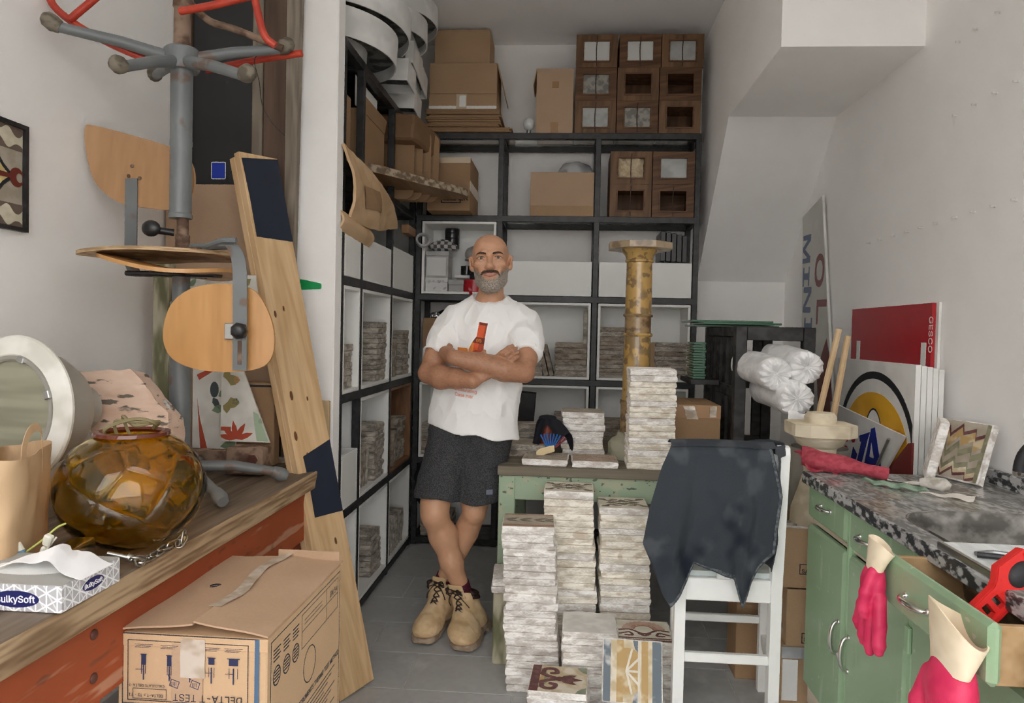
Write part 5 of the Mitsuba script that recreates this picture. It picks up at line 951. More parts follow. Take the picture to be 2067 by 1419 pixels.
front('drawer_front', 2.280, 2.618, .748, .860, (2.445, .812), .085); front('drawer_front', 1.870, 2.245, .742, .860, (2.12, .80), .085)
front('door', 2.280, 2.618, .17, .722, (2.305, .45), .10, (0, 0, 1)); front('door', 1.870, 2.245, .17, .722, (2.222, .435), .10, (0, 0, 1))
front('drawer_front', 1.305, 1.840, .515, .722, (1.69, .60), .095); front('drawer_front', 1.305, 1.840, .17, .495)
part(sk, 'hinge', cat(box(.842, .850, 1.842, 1.868, .60, .665, .002), tube([(.843, 1.846, .602), (.843, 1.846, .663)], .004, 8)), 'green_edge')
od = part(sk, 'open_drawer', box(.732, .756, 1.31, 1.757, .768, .880, .009), 'green_enamel'); handle(od, (.732, 1.575, .818), .095, (0, 1, 0))
part(od, 'drawer_side', box(.756, 1.20, 1.335, 1.350, .762, .868), 'raw_wood'); part(od, 'drawer_side', box(.756, 1.20, 1.735, 1.750, .762, .868), 'raw_wood'); part(od, 'drawer_base', box(.756, 1.20, 1.35, 1.735, .764, .772), 'brown_drawer')
part(sk, 'wood_rail', box(.876, .90, 1.31, 1.84, .745, .760, .001), 'cream_wood'); part(sk, 'end_board', box(.80, 1.40, 1.272, 1.286, .12, .858, .002), 'raw_wood'); part(sk, 'post_board', box(.80, .86, 1.20, 1.262, .05, .858, .002), 'cream_wood')
# steel top with its basin
cy_, hole = (1.05, 2.635), rrect(.44, .66, .12, 1.108, 1.735)
top2d = sbox(.832, 1.05, 1.40, 2.635).buffer(-.01).buffer(.01)
part(sk, 'steel_top', prism(top2d.difference(hole), .006, (0, 0, .893)), 'dusty_steel'); part(sk, 'front_edge', cat(box(.826, .836, 1.05, 2.635, .860, .899, .004), box(.832, 1.40, 2.629, 2.637, .862, .898, .003)), 'smeared_edge')
part(sk, 'back_splash', box(1.395, 1.412, 1.05, 2.635, .893, .945, .004), 'smeared_edge')
bz0, rings = .745, []
bm = []
for s_, z_ in ((0, .899), (-.002, .893), (-.010, .87), (-.022, .78), (-.05, .75), (-.10, .745)):
    q = hole.buffer(s_); c_ = np.array(q.exterior.segmentize(.02).coords)[:-1]
    a_ = np.linspace(0, 1, 121)[:-1]; bm.append([[*q.exterior.interpolate(t, normalized=True).coords[0], z_] for t in a_])
bm = np.array(bm); n_ = 120; V = bm.reshape(-1, 3); f = []
for i in range(len(bm)-1):
    for j in range(n_):
        k2 = (j+1) % n_; f += [[i*n_+j, (i+1)*n_+j, (i+1)*n_+k2], [i*n_+j, (i+1)*n_+k2, i*n_+k2]]
V = np.vstack([V, V[-n_:].mean(0)]); f += [[len(V)-1, (len(bm)-1)*n_+(j+1) % n_, (len(bm)-1)*n_+j] for j in range(n_)]
part(sk, 'basin', trimesh.Trimesh(V, f, process=False), 'basin_steel', 40)
part(sk, 'rim_bead', tube([[*hole.buffer(.004).exterior.interpolate(t, normalized=True).coords[0], .899] for t in np.linspace(0, 1, 81)[:-1]], .004, 6, closed=True), 'basin_steel', 60)
# things on the sink
tray = thing('pale_board', 'pale wet board lying across the near side of the steel basin', 'board')
M('wet_white', two((.58, .62, .62), (.72, .76, .76), 20, st=(3, .5, 1)), .22, .5)
part(tray, 'slab', mv(box(0, .50, 0, .265, .900, .912, .002), (.845, 1.452, 0), rz=-1), 'wet_white'); part(tray, 'metal_edge', mv(box(-.012, .0, 0, .265, .898, .913, .002), (.845, 1.452, 0), rz=-1), 'chrome_dull')
td = thing('pull_bar', 'dark metal bar tool lying on the pale board beside the basin', 'tool'); part(td, 'bar', tube(curve([(.862, 1.60, .918), (.885, 1.585, .920), (.96, 1.55, .922), (1.06, 1.52, .924)], 16), [.008, .006]+[.005]*14+[.006] if False else .006, 8), 'steel_black', 40); part(td, 'tip', tube(curve([(.865, 1.612, .917), (.90, 1.618, .919), (.93, 1.606, .919)], 10), .005, 8), 'steel_grey', 40)
M('tool_red', (.60, .022, .02), .35, .5); M('rubber_black', (.018, .018, .02), .6, .4)
tl = thing('red_tool', 'red plastic tool with square holes and black rubber grip, at the right edge', 'tool')
r_out = Polygon([(0, .012), (.012, 0), (.028, .0), (.105, .004), (.112, .012), (.16, .0), (.19, .02), (.19, .07), (.13, .075), (.112, .058), (.10, .052), (.02, .048), (.004, .038)])
holes = unary_union([Polygon([(.030+.026*i, .012), (.048+.026*i, .012), (.046+.026*i, .040), (.028+.026*i, .040)]) for i in range(3)])
tp = lambda m: place(m, (.757, 1.425, .802), (.80, .22, .62), (-.50, .0, .80))
part(tl, 'body', tp(prism(r_out.difference(holes).buffer(.0015), .012)), 'tool_red', 30); part(tl, 'rim', tp(prism(r_out.buffer(.001).difference(r_out.buffer(-.005)), .020, (0, 0, -.004))), 'tool_red', 30)
part(tl, 'grip', tp(mv(trimesh.creation.icosphere(3), (.158, .036, .006), s=(.030, .024, .018))), 'rubber_black', True); part(tl, 'lettering', tp(text('hmy', .008, (.008, .017, .0122), (.25, 1, 0), (-1, .25, 0), .0004)), 'ink')
M('towel_red', two((.33, .045, .065), (.42, .075, .10), 60), .9, .2, sheen=.4)
def tw(u, v):
    a = v*2*np.pi*.98; r = .024+.012*np.sin(3*u+1)+.004*np.sin(9*u); x = .835+.215*u; y = 2.685-.20*u
    return np.stack([x+.6*r*np.cos(a)*.7+.006*np.sin(14*u+3*v), y+r*np.cos(a)*1.3, .925+.018*(1-u)+r*.85*np.sin(a)+.004*np.sin(11*u+9*v)], -1)
part(thing('red_towel', 'rolled faded red towel on the far corner of the sink top', 'towel'), 'cloth', cat(sheet(grid(tw, 40, 40), .005), sheet(grid(lambda u, v: np.stack([.818+.10*u+.02*v, 2.70-.03*u-.09*v, .955-.03*u+.012*np.sin(6*u+4*v)-.035*v], -1), 14, 10), .006)), 'towel_red', 50)
M('scrub_green', two((.13, .20, .14), (.24, .32, .24), 60), .95, .1); M('paper_torn', two((.60, .56, .50), (.72, .69, .63), 30), .8, .2); M('plaster_lump', two((.36, .33, .28), (.58, .55, .50), 40), .9, .1)
solo('scouring_cloth', 'folded green scouring cloth with pale edge on the sink top', 'cloth', jitter(sheet(grid(lambda u, v: np.stack([.955+.125*u+.02*v, 2.46-.10*u-.055*v, .904+.010*v*(1-v)*4+.003*np.sin(17*u+5*v)], -1), 24, 10), .005), .003, 40, 2), 'scrub_green', 40)
solo('paper_scrap', 'torn cream paper behind the green cloth on the sink', 'paper', jitter(sheet(grid(lambda u, v: np.stack([1.02+.13*u, 2.53-.12*u+.03*v, .903+.006*np.sin(9*u)*v], -1), 14, 5), .001), .003, 40, 3), 'paper_torn', 40)
solo('paper_scrap', 'torn cream paper strip lying near the basin edge', 'paper', jitter(sheet(grid(lambda u, v: np.stack([1.07+.10*u+.03*v*u, 2.30-.10*u+.035*v*(.3+u), .904+.008*u*v+.003*np.sin(12*u)], -1), 14, 6), .001), .003, 40, 4), 'paper_torn', 40)
bh = thing('putty_brush', 'short plaster caked brush lying on the sink top', 'brush'); part(bh, 'handle', tube([(1.09, 2.43, .906), (1.125, 2.41, .912)], [.004, .006], 8), 'plaster_lump', 40); part(bh, 'head', jitter(tube([(1.120, 2.412, .914), (1.14, 2.395, .918), (1.17, 2.365, .918), (1.182, 2.355, .914)], [.012, .019, .020, .010], 14), .003, 60, 3), 'plaster_lump', 50)
for i in range(2):
    k = thing('cement_tile', ('patterned tile with grey ochre zigzags leaning on the right wall', 'tile seen edge-on, left of the zigzag tile, on the sink')[i], 'tile')
    t_ = S4().translate([1.345 if i == 0 else 1.245, 2.605 if i == 0 else 2.598, .9005]).rotate([0, 0, 1], -62 if i == 0 else -113).rotate([1, 0, 0], 73 if i == 0 else 78).translate([0, .0985, 0]); t_ = S4().translate([1.300, 2.545, .900]).rotate([0, 0, 1], -72).rotate([1, 0, 0], 73).translate([0, .0985, 0]) if i == 0 else t_
    scene[k+'__slab'] = {**TILES[8][1], 'bsdf': {'type': 'ref', 'id': 'tile_white'}, 'to_world': t_}
    if i == 0:
        zz = lambda y, h, a: Polygon([(-.1, y), (-.06, y+a), (-.05, y-.01), (-.01, y+a+.012), (0, y), (.045, y+a), (.05, y-.012), (.1, y+a*.6), (.1, y+a*.6-h), (.05, y-.012-h), (.045, y+a-h), (0, y-h), (-.01, y+a+.012-h), (-.05, y-.01-h), (-.06, y+a-h), (-.1, y-h)])
        for mt, shp, dz in (('face_taupe', sbox(-.1, -.1, .1, .1), -.0002), ('m_olive', zz(.0, .022, .02), .0004), ('m_ochre', zz(.045, .030, .02), .0004), ('m_maroon', zz(.062, .012, .016), .0007), ('m_olive', zz(-.045, .018, .012), .0004), ('m_sand', zz(-.062, .018, .012), .0004), ('m_maroon', zz(-.078, .010, .010), .0007), ('m_olive', sbox(.082, -.1, .1, .1), .0009)):
            part(k, 'motif', prism(shp.intersection(rrect(.192, .192, .004)), .0005), mt, to=t_.translate([0, 0, .0283+dz]))
fc = thing('faucet', 'black and chrome faucet end poking in at the right edge', 'faucet'); part(fc, 'spout', tube(curve([(1.285, 2.19, .995), (1.288, 2.19, 1.02), (1.30, 2.19, 1.05), (1.33, 2.19, 1.075), (1.40, 2.19, 1.08)], 16), [.018]*4+[.017]*4+[.016]*9 if False else .017, 14), 'rubber_black', 50)
part(fc, 'nozzle', lathe([(0, 0), (.013, 0), (.016, .004), (.016, .014), (0, .014)], 20, (1.284, 2.19, .983)), 'chrome', 40)
# rubber gloves
M('glove_pink', two((.54, .022, .085), (.64, .04, .115), 20), .5, .35); M('glove_cream', two((.66, .56, .40), (.74, .64, .48), 18), .5, .3)
def glove(label, o, fingers, palm, cuff, seed):
    P = np.vstack([np.array(p) for p, _ in fingers+[palm]]); lo, hi = P.min(0)-.04, P.max(0)+.04
    F = Field([span(l, h, .0032) for l, h in zip(lo, hi)])
    F.chain(*palm, k=.02, sq=((1, 0, 0), .62))
    for p, r in fingers: F.chain(p, r, k=.006)
    m = taubin(F.mesh(), 6)
    k = thing('rubber_glove', label, 'glove'); sc = (.8, .78, .76) if seed == 1 else (1, 1, 1); q = lambda g: mv(mv(g, (0, 0, 0), s=sc), o); part(k, 'hand', q(m), 'glove_pink', True); part(k, 'cuff', q(cuff), 'glove_cream', 50); return k
F1 = [([(-.004, .020, -.10), (-.012, .048, -.16), (-.016, .062, -.215), (-.014, .064, -.235)], [.019, .0185, .0175, .013]), ([(-.006, .004, -.125), (-.014, .022, -.19), (-.016, .028, -.245), (-.015, .028, -.265)], [.017, .0175, .016, .012]),
      ([(-.004, -.018, -.125), (-.012, -.012, -.20), (-.014, -.012, -.258), (-.013, -.012, -.280)], [.017, .0175, .016, .012]), ([(.0, -.034, -.11), (-.006, -.054, -.185), (-.008, -.060, -.24), (-.008, -.060, -.26)], [.018, .0185, .0175, .013]),
      ([(-.014, -.024, -.04), (-.034, -.024, -.10), (-.036, -.018, -.150), (-.034, -.017, -.17)], [.017, .0175, .016, .012])]
c1 = sheet(grid(lambda u, v: np.stack([-.004+(.018+.010*v)*np.cos(u*2*np.pi)+.016*v, (.036+.018*v)*np.sin(u*2*np.pi)-.004, -.035+.075*v-.02*v*v*np.cos(u*2*np.pi+.6)+.006*np.sin(u*12)*v], -1), 50, 12), .0025)
glove('red rubber glove with cream cuff, hung on the open drawer\'s far corner', (.706, 1.715, .872), F1, ([(0, 0, -.03), (-.004, .004, -.075), (-.006, .002, -.125)], [.032, .044, .048]), c1, 1)
F2 = [([(-.004, .034, -.12), (-.008, .042, -.18), (-.010, .040, -.235), (-.009, .040, -.255)], [.019, .0185, .0175, .013]), ([(-.006, .004, -.13), (-.012, .010, -.20), (-.012, .010, -.265)], [.019, .018, .013]), ([(-.004, -.022, -.13), (-.010, -.022, -.20), (-.010, -.022, -.265)], [.019, .018, .013]),
      ([(-.014, .044, -.07), (-.026, .060, -.13), (-.028, .060, -.185), (-.027, .058, -.20)], [.020, .0195, .018, .014]), ([(0, -.044, -.10), (.0, -.062, -.15), (.0, -.064, -.185)], [.019, .019, .015])]
c2 = sheet(grid(lambda u, v: np.stack([-.006+(.020+.020*v)*np.cos(u*2*np.pi)+.010*v, (.054+.012*v)*np.sin(u*2*np.pi), -.04+.085*v-.028*v*np.sin(u*2*np.pi+2.2)+.008*np.cos(u*2*np.pi*2)*v], -1), 50, 14), .003)
glove('red rubber glove with cream cuff, hung over the open drawer\'s near end', (.700, 1.360, .820), F2, ([(0, 0, -.03), (-.004, .0, -.08), (-.004, -.004, -.125)], [.046, .056, .056]), c2, 2)
# white chair with a dark denim cloth over its back
M('chair_white', (.76, .77, .755), .35, .45); M('seat_pale', (.50, .56, .55), .35, .45)
cw = thing('white_chair', 'white painted wooden chair turned away, denim cloth over its back', 'chair')
post = lambda x: prism(Polygon([(2.517, 0), (2.557, 0), (2.557, .50), (2.530, .90), (2.522, .985), (2.505, 1.005), (2.480, 1.0), (2.474, .975), (2.482, .90), (2.517, .50)]).buffer(-.004).buffer(.004), .036, (x, 0, 0), (0, 1, 0), (0, 0, 1))
part(cw, 'back_leg', post(.386), 'chair_white', 30); part(cw, 'back_leg', post(.702), 'chair_white', 30)
part(cw, 'front_leg', box(.428, .462, 2.872, 2.906, 0, .50, .003), 'chair_white'); part(cw, 'front_leg', box(.762, .796, 2.872, 2.906, 0, .50, .003), 'chair_white')
part(cw, 'seat', prism(Polygon([(.395, 2.55), (.735, 2.55), (.79, 2.92), (.425, 2.92)]).buffer(.006), .018, (0, 0, .545)), 'seat_pale', 30)
part(cw, 'seat_rail', box(.422, .702, 2.522, 2.545, .468, .545, .003), 'chair_white'); part(cw, 'seat_rail', box(.462, .762, 2.88, 2.90, .48, .545, .003), 'chair_white')
part(cw, 'side_rail', place(box(0, .34, -.011, .011, .48, .545, .003), (.405, 2.55, 0), (.10, 1, 0), (-1, .1, 0)), 'chair_white'); part(cw, 'side_rail', place(box(0, .34, -.011, .011, .48, .545, .003), (.722, 2.55, 0), (.17, 1, 0), (-1, .17, 0)), 'chair_white')
part(cw, 'stretcher', box(.422, .702, 2.525, 2.547, .255, .287, .003), 'chair_white'); part(cw, 'stretcher', box(.462, .762, 2.878, 2.90, .262, .290, .003), 'chair_white')
part(cw, 'side_stretcher', place(box(0, .34, -.010, .010, .19, .225, .003), (.722, 2.55, 0), (.17, 1, 0), (-1, .17, 0)), 'chair_white'); part(cw, 'side_stretcher', place(box(0, .34, -.010, .010, .19, .225, .003), (.405, 2.55, 0), (.10, 1, 0), (-1, .1, 0)), 'chair_white')
part(cw, 'top_rail', box(.420, .704, 2.488, 2.512, .90, .975, .008), 'chair_white'); part(cw, 'back_slat', mv(box(.52, .60, 2.502, 2.516, .55, .90, .003), (0, 0, 0)), 'chair_white')
def _dn(p, n, uv):
    t = fbm(p.x*9, p.y*9, p.z*7, 4); s = noise(p.x*420, p.y*420, p.z*420); w = sst(.56, .72, fbm(p.x*13+4, p.y*13, p.z*9, 4)); k = sst(.60, .74, fbm(p.x*6+11, p.y*6, p.z*5, 3))
    return mix(mix(mix((.030, .036, .044), (.046, .053, .062), t*.6+s*.4), (.095, .105, .115), w*.45), (.008, .011, .021), k*.85)
M('denim', mikit.proc(_dn), .92, .15, sheen=.4); M('denim_seam', two((.05, .058, .066), (.13, .145, .155), 120), .9, .15)
dn = thing('denim_cloth', 'large worn black denim cloth draped over the white chair back', 'cloth')
TOPX = (.345, .70)
def hem(u):
    return np.interp(u, [0, .10, .16, .30, .36, .52, .68, .76, .83, .88, 1.0], [.60, .50, .465, .54, .605, .588, .568, .465, .555, .60, .66])
def dfun(u, v):
    zt = .990+.012*np.sin(u*2.2+.6)+.014*np.clip(u-.8, 0, 1)*5*.4
    lx = np.interp(v, [0, .18, .5, .82, 1], [.352, .322, .288, .268, .300]); rx = np.interp(v, [0, .2, .45, .8, 1], [.675, .690, .708, .695, .690])
    x = lx+(rx-lx)*u; z = zt+(hem(u)-zt)*v
    fold = .016*np.cos(u*15+.6)*(.25+v)+.020*np.exp(-((u-.30)/.05)**2)*v-.018*np.exp(-((u-.77)/.045)**2)*(.2+v)+.006*np.sin(u*31+4*v)*v
    y = 2.462-.012*np.sin(v*3)+fold*.8+.045*np.clip(.06-v, 0, 1)*10*.3
    return np.stack([x, y, z], -1)
part(dn, 'front_drop', sheet(grid(dfun, 90, 60), .003), 'denim', 60)
part(dn, 'back_drop', sheet(grid(lambda u, v: np.stack([.37+.32*u, 2.545+.01*np.sin(9*u)+.01*v, .995-.30*v-.02*np.sin(5*u)], -1), 30, 14), .003), 'denim', 60)
part(dn, 'top_fold', sheet(grid(lambda u, v: np.stack([.352+.335*u, 2.455+.095*v, .990+.012*np.sin(u*2.2+.6)+.014*np.sin(np.pi*v)+.006*np.clip(u-.8, 0, 1)*5], -1), 40, 10), .003), 'denim', 60)
def lobe(u, v):
    c = np.array([[.690, 1.005], [.703, .96], [.704, .90], [.712, .84], [.700, .76], [.706, .70], [.698, .64], [.690, .60]]); cc = curve(np.column_stack([c, np.zeros(8)]), 60)
    i = np.clip((v*(len(cc)-1)).astype(int), 0, len(cc)-1); x0, z0 = cc[i, 0], cc[i, 1]
    return np.stack([x0-.010+.030*np.sin(u*np.pi)*(1-.5*v)*(.6+.8*(v < .12)), 2.445+.10*u, z0+.012*u*(v < .2)], -1)
part(dn, 'side_fold', sheet(grid(lobe, 24, 60), .003), 'denim', 60)
hp = dfun(np.linspace(0, 1, 90), np.ones(90))-[0, .0018, -.004]; part(dn, 'hem_seam', sheet(np.stack([hp, hp+[0, -.0004, .011]], 1), .0026), 'denim_seam', 40)
ep = dfun(np.ones(60), np.linspace(0, 1, 60))-[.003, .002, 0]; part(dn, 'hem_seam', sheet(np.stack([ep-[.008, 0, 0], ep], 1), .003), 'denim_seam', 40)
# black slatted crate with bubble wrap rolls, standing on the table
M('crate_black', two((.012, .012, .012), (.03, .03, .029), 20), .55, .4)
cr = thing('slatted_crate', 'black slatted wooden frame stand holding bubble wrap rolls, right of back shelf', 'rack')
x0, x1, y0, y1, zb, zt = .735, 1.075, 3.30, 4.02, .7805, 1.405
for a, b in ((x0, y0), (x1-.05, y0), (x0, y1-.05), (x1-.05, y1-.05)): part(cr, 'post', box(a, a+.05, b, b+.05, zb, zt, .003), 'crate_black')
part(cr, 'top_rail', box(x0+.05, x1-.05, y0+.005, y0+.045, 1.345, zt, .003), 'crate_black'); part(cr, 'top_rail', box(x0+.005, x0+.045, y0+.05, y1-.05, 1.36, zt, .003), 'crate_black'); part(cr, 'top_rail', box(x1-.045, x1-.005, y0+.05, y1-.05, 1.36, zt, .003), 'crate_black'); part(cr, 'top_rail', box(x0+.05, x1-.05, y1-.045, y1-.005, 1.345, zt, .003), 'crate_black')
for z_ in (1.09, .79): part(cr, 'rail', box(x0+.005, x0+.045, y0+.05, y1-.05, z_, z_+.05, .003), 'crate_black'); part(cr, 'rail', box(x0+.05, x1-.05, y1-.045, y1-.005, z_, z_+.05, .003), 'crate_black')
for i in range(4): part(cr, 'slat', box(x0+.015, x0+.035, y0+.11+.15*i, y0+.19+.15*i, .84, 1.36, .003), 'crate_black')
for i in range(3): part(cr, 'back_slat', box(x0+.075+.085*i, x0+.125+.085*i, y1-.035, y1-.015, .84, 1.345, .003), 'crate_black')
part(cr, 'side_ledge', box(.60, x0, 3.62, 3.95, 1.125, 1.15, .002), 'crate_black')
M('glass_green', (.035, .115, .065), .12, .55); M('bubble', two((.66, .665, .665), (.80, .80, .80), 30, oct=4), .25, .6)
for i, (xa, xb, ya, yb) in enumerate(((.62, 1.03, 3.70, 3.98), (.64, 1.0, 3.55, 3.9), (.60, .98, 3.62, 3.96))):
    solo('glass_sheet', f'{("lowest", "middle", "topmost")[i]} of three green glass sheets lying on the black stand', 'glass sheet', box(xa, xb, ya, yb, 1.4055+.0105*i, 1.4145+.0105*i, .001), 'glass_green', group='green glass sheets')
for i in range(14): solo('glass_plate', f'{ORD[13-i]} green glass plate in the small stack left of black stand', 'glass plate', box(.615+.003*math.sin(i*2), .675+.003*math.sin(i*2), 3.66+.004*math.sin(i*3), 3.86, 1.1505+.0128*i, 1.1612+.0128*i, .001), 'glass_green', group='green glass plates in the small stack')
ax_ = arr(-.14, 1, .07); ax_ /= np.linalg.norm(ax_)
for i, (c, r, lab) in enumerate((((.846, 3.06, 1.212), .068, 'left bubble wrap roll, crumpled end, in the black stand'), ((.972, 3.07, 1.240), .070, 'right bubble wrap roll, highest of the three'), ((.928, 3.04, 1.115), .072, 'lowest bubble wrap roll with knotted end'))):
    c = arr(*c); u_ = np.cross(ax_, [0, 0, 1.0]); u_ /= np.linalg.norm(u_); w_ = np.cross(u_, ax_)
    def rl(u, v, r=r, c=c, i=i):
        a = u*2*np.pi; prof_r = np.interp(v, [0, .10, .18, .24, 1], [.004, .62, .92, 1.0, 1.0]); prof_d = np.interp(v, [0, .10, .18, .24, 1], [.012, -.010, .004, .025, .33])
        rr = r*prof_r*(1+.035*np.sin(3*a+i)*np.sin(v*7)+.05*np.sin(17*a+i)*(v < .16)); d = prof_d+.009*np.sin(13*a+i)*(v < .2)*(v > .02)
        return c+np.stack([ax_[q]*d+rr*np.cos(a)*u_[q]+rr*np.sin(a)*w_[q] for q in range(3)], -1)
    k = thing('bubble_wrap_roll', lab, 'bubble wrap'); P = grid(rl, 97, 60); n1, n2 = P.shape[:2]; V = P.reshape(-1, 3); ii, jj = np.meshgrid(np.arange(n1-1), np.arange(n2-1), indexing='ij'); a_ = (ii*n2+jj).ravel(); fcs = np.vstack([np.stack([a_, a_+1, a_+n2+1], 1), np.stack([a_, a_+n2+1, a_+n2], 1)])
    part(k, 'wrap', jitter(trimesh.Trimesh(V, fcs, process=False), .0035, 30, i), 'bubble', 50)
    if i == 2: part(k, 'tail', jitter(sheet(grid(lambda u, v: c+np.stack([-.045+.10*u, -.03-.02*v+.0*u, -.05-.05*v+.006*np.sin(9*u)], -1), 14, 8), .002), .008, 30, 3), 'bubble', 50)
stack('two pale tiles lying inside the black stand', .90, 3.45, .7805, .84, TILE_W, 120, rz=12)
k = carton('taped brown carton on the table between tall tile pile and black stand', .50, .705, 3.42, 3.80, .7805, 1.04, 'card_brown')
part(k, 'tape', box(.50, .705, 3.4165, 3.4195, .985, 1.045, .0004), 'tape_brown'); part(k, 'tape_tail', jitter(sheet(grid(lambda u, v: np.stack([.535+.05*v+.02*u, 3.412-.004*np.sin(5*u), 1.04-.06*u], -1), 10, 6), .0006), .004, 60, 2), 'tape_shiny', 40); part(k, 'tape_tail', jitter(sheet(grid(lambda u, v: np.stack([.655+.03*v, 3.412-.004*np.sin(5*u), 1.04-.05*u], -1), 10, 6), .0006), .004, 60, 3), 'tape_shiny', 40)
# stone baluster and sticks
M('cast_stone', two((.50, .43, .31), (.66, .59, .45), 14, oct=4), .85, .15, bump=(lambda p, n, uv: .003*fbm(p.x*50, p.y*50, p.z*50, 3), 1e-3))
bl = thing('stone_baluster', 'cream cast stone baluster standing behind the sink cabinet end', 'baluster'); bc = (.958, 2.86, 0)
part(bl, 'cap', prism(Polygon([(.112*c, .112*s) for c, s in ((1, .62), (.62, 1), (-.62, 1), (-1, .62), (-1, -.62), (-.62, -1), (.62, -1), (1, -.62))]), .045, (bc[0], bc[1], .998)), 'cast_stone'); part(bl, 'knob', lathe([(0, 1.043), (.056, 1.043), (.058, 1.066), (.048, 1.082), (0, 1.085)], 32, bc), 'cast_stone', 35)
part(bl, 'shaft', lathe([(0, .998), (.090, .998), (.093, .985), (.080, .962), (.060, .950), (.058, .93), (.064, .925), (.058, .915), (.054, .86), (.070, .80), (.095, .72), (.100, .64), (.085, .53), (.062, .42), (.055, .30), (.07, .24), (.062, .20), (.10, .16), (.10, 0), (0, 0)], 40, bc), 'cast_stone', 35)
M('stick_wood', wood((.45, .31, .17), (.58, .43, .26), (.1, 0, 1), 10, 30), .6, .3)
for i, (a, b) in enumerate((((.955, 3.02, .80), (1.071, 3.02, 1.398)), ((1.03, 3.03, .80), (1.106, 3.02, 1.372)))):
    solo('wooden_stick', ('left of the two wooden sticks leaning behind the baluster', 'right of the two wooden sticks leaning behind the baluster')[i], 'stick', tube([a, b], [.0135, .012], 8), 'stick_wood', 40)
bkt = thing('grey_bucket', 'dim tall bin behind the baluster holding two sticks', 'bin'); part(bkt, 'body', lathe([(0, 0), (.09, 0), (.115, .92), (.110, .92), (.086, .01), (0, .01)], 28, (1.03, 3.08, 0)), 'lamp_grey', 40)
# signs leaning on the right wall
M('sign_white', two((.60, .60, .575), (.71, .71, .69), 6, oct=4), .45, .4); M('sign_yellow', two((.56, .28, .018), (.68, .37, .03), 8), .4, .4); M('sign_red', (.36, .014, .02), .3, .5); M('sign_black', (.015, .018, .02), .4, .4); M('sign_blue', (.018, .03, .23), .4, .4); M('sign_blue2', (.03, .10, .22), .4, .4); M('sign_maroon', (.15, .025, .022), .4, .4)
M('letter_blue', (.115, .15, .24), .5, .4); M('letter_maroon', (.22, .085, .085), .5, .4); M('board_pale', two((.50, .50, .465), (.56, .56, .525), 5), .5, .3)
WX = lambda x: ((x, 0, 0), (0, 1, 0), (0, 0, 1))
def wallp(poly, x, t): return prism(poly, t, (x, 0, 0), (0, 1, 0), (0, 0, 1))
for i in range(5):
    xx = 1.258+.0262*i; lab = ('foremost white sign panel with a yellow half disc, leaning at the wall', 'second white sign panel behind the yellow half disc', 'third white sign panel behind the yellow half disc', 'fourth white sign panel behind the yellow half disc', 'rearmost white sign panel before the red panel')[i]
    k = thing('sign_panel', lab, 'sign', 'white sign panels leaning at the right wall'); part(k, 'board', wallp(sbox(2.775+.012*i, 0.03, 3.55+.02*i, 1.272-.004*i).buffer(-.004).buffer(.004), xx, .0185), 'sign_white')
    if i == 0:
        sq = lambda p: p.intersection(sbox(2.785, .80, 3.54, 1.26)); cyc, czc = 3.125, .92
        arc = affinity.translate(affinity.scale(Point(0, 0).buffer(1, quad_segs=24), .375, .31), cyc, czc); part(k, 'black_arc', wallp(sq(arc.difference(affinity.translate(affinity.scale(Point(0, 0).buffer(1, quad_segs=24), .345, .28), cyc, czc))), xx-.0012, .0012), 'sign_black')
        yl = affinity.translate(affinity.scale(Point(0, 0).buffer(1, quad_segs=24), .315, .225), cyc, czc-.0); ov = affinity.translate(affinity.scale(Point(0, 0).buffer(1, quad_segs=16), .085, .125), cyc, czc+.035)
        part(k, 'yellow_disc', wallp(sq(yl.difference(ov)), xx-.0012, .0012), 'sign_yellow'); part(k, 'oval_line', wallp(sq(ov.difference(affinity.scale(ov, .92, .94))), xx-.0014, .0014), 'sign_black'); part(k, 'oval', wallp(sq(affinity.scale(ov, .92, .94)), xx-.0010, .0010), 'sign_white')
        part(k, 'flame', wallp(sq(unary_union([affinity.translate(leaf(0, 0, .17, .042, 90), cyc+d, czc-.06-abs(d)*.9) for d in (-.045, 0, .045)])), xx-.0018, .0018), 'sign_blue2')
k = thing('sign_panel', 'cut white sign with blue and red lettering, before the yellow half disc', 'sign'); cut = Polygon([(3.56, 1.066), (2.80, 1.010), (3.01, .80), (3.04, .62), (3.56, .62)])
part(k, 'board', wallp(cut, 1.236, .010), 'sign_white'); gl_ = lambda p: p.intersection(cut.buffer(-.002))
AL = Polygon([(3.09, 1.0), (3.055, 1.01), (2.955, .80), (3.015, .80), (3.035, .85), (3.10, .85), (3.115, .80), (3.165, .80)]).difference(Polygon([(3.085, .95), (3.052, .885), (3.098, .885)])); TL = Polygon([(3.21, .955), (3.10, .985), (3.12, .955), (3.225, .75), (3.265, .75), (3.185, .935), (3.20, .93)])
part(k, 'letter', wallp(gl_(AL), 1.2348, .0012), 'sign_blue'); part(k, 'letter', wallp(gl_(TL), 1.2348, .0012), 'sign_blue'); part(k, 'letter', wallp(gl_(Polygon([(3.27, .90), (3.225, .875), (3.29, .75), (3.335, .75)])), 1.2348, .0012), 'sign_blue')
for a, b in ((3.275, .945), (3.355, .935), (3.35, .865), (3.34, .80)): part(k, 'red_dot', wallp(gl_(ell(.028, .028, a, b)), 1.2348, .0012), 'sign_red')
solo('metal_rod', 'thin steel rod leaning against the cut white sign', 'rod', tube([(1.215, 3.03, .80), (1.225, 2.90, .985)], .006, 8), 'bare_steel', 40)
solo('maroon_panel', 'dark red panel corner showing beside the cut white sign', 'panel', wallp(Polygon([(2.772, .62), (3.06, .62), (3.0, .83), (2.80, .985), (2.772, .99)]), 1.252, .008), 'sign_maroon')
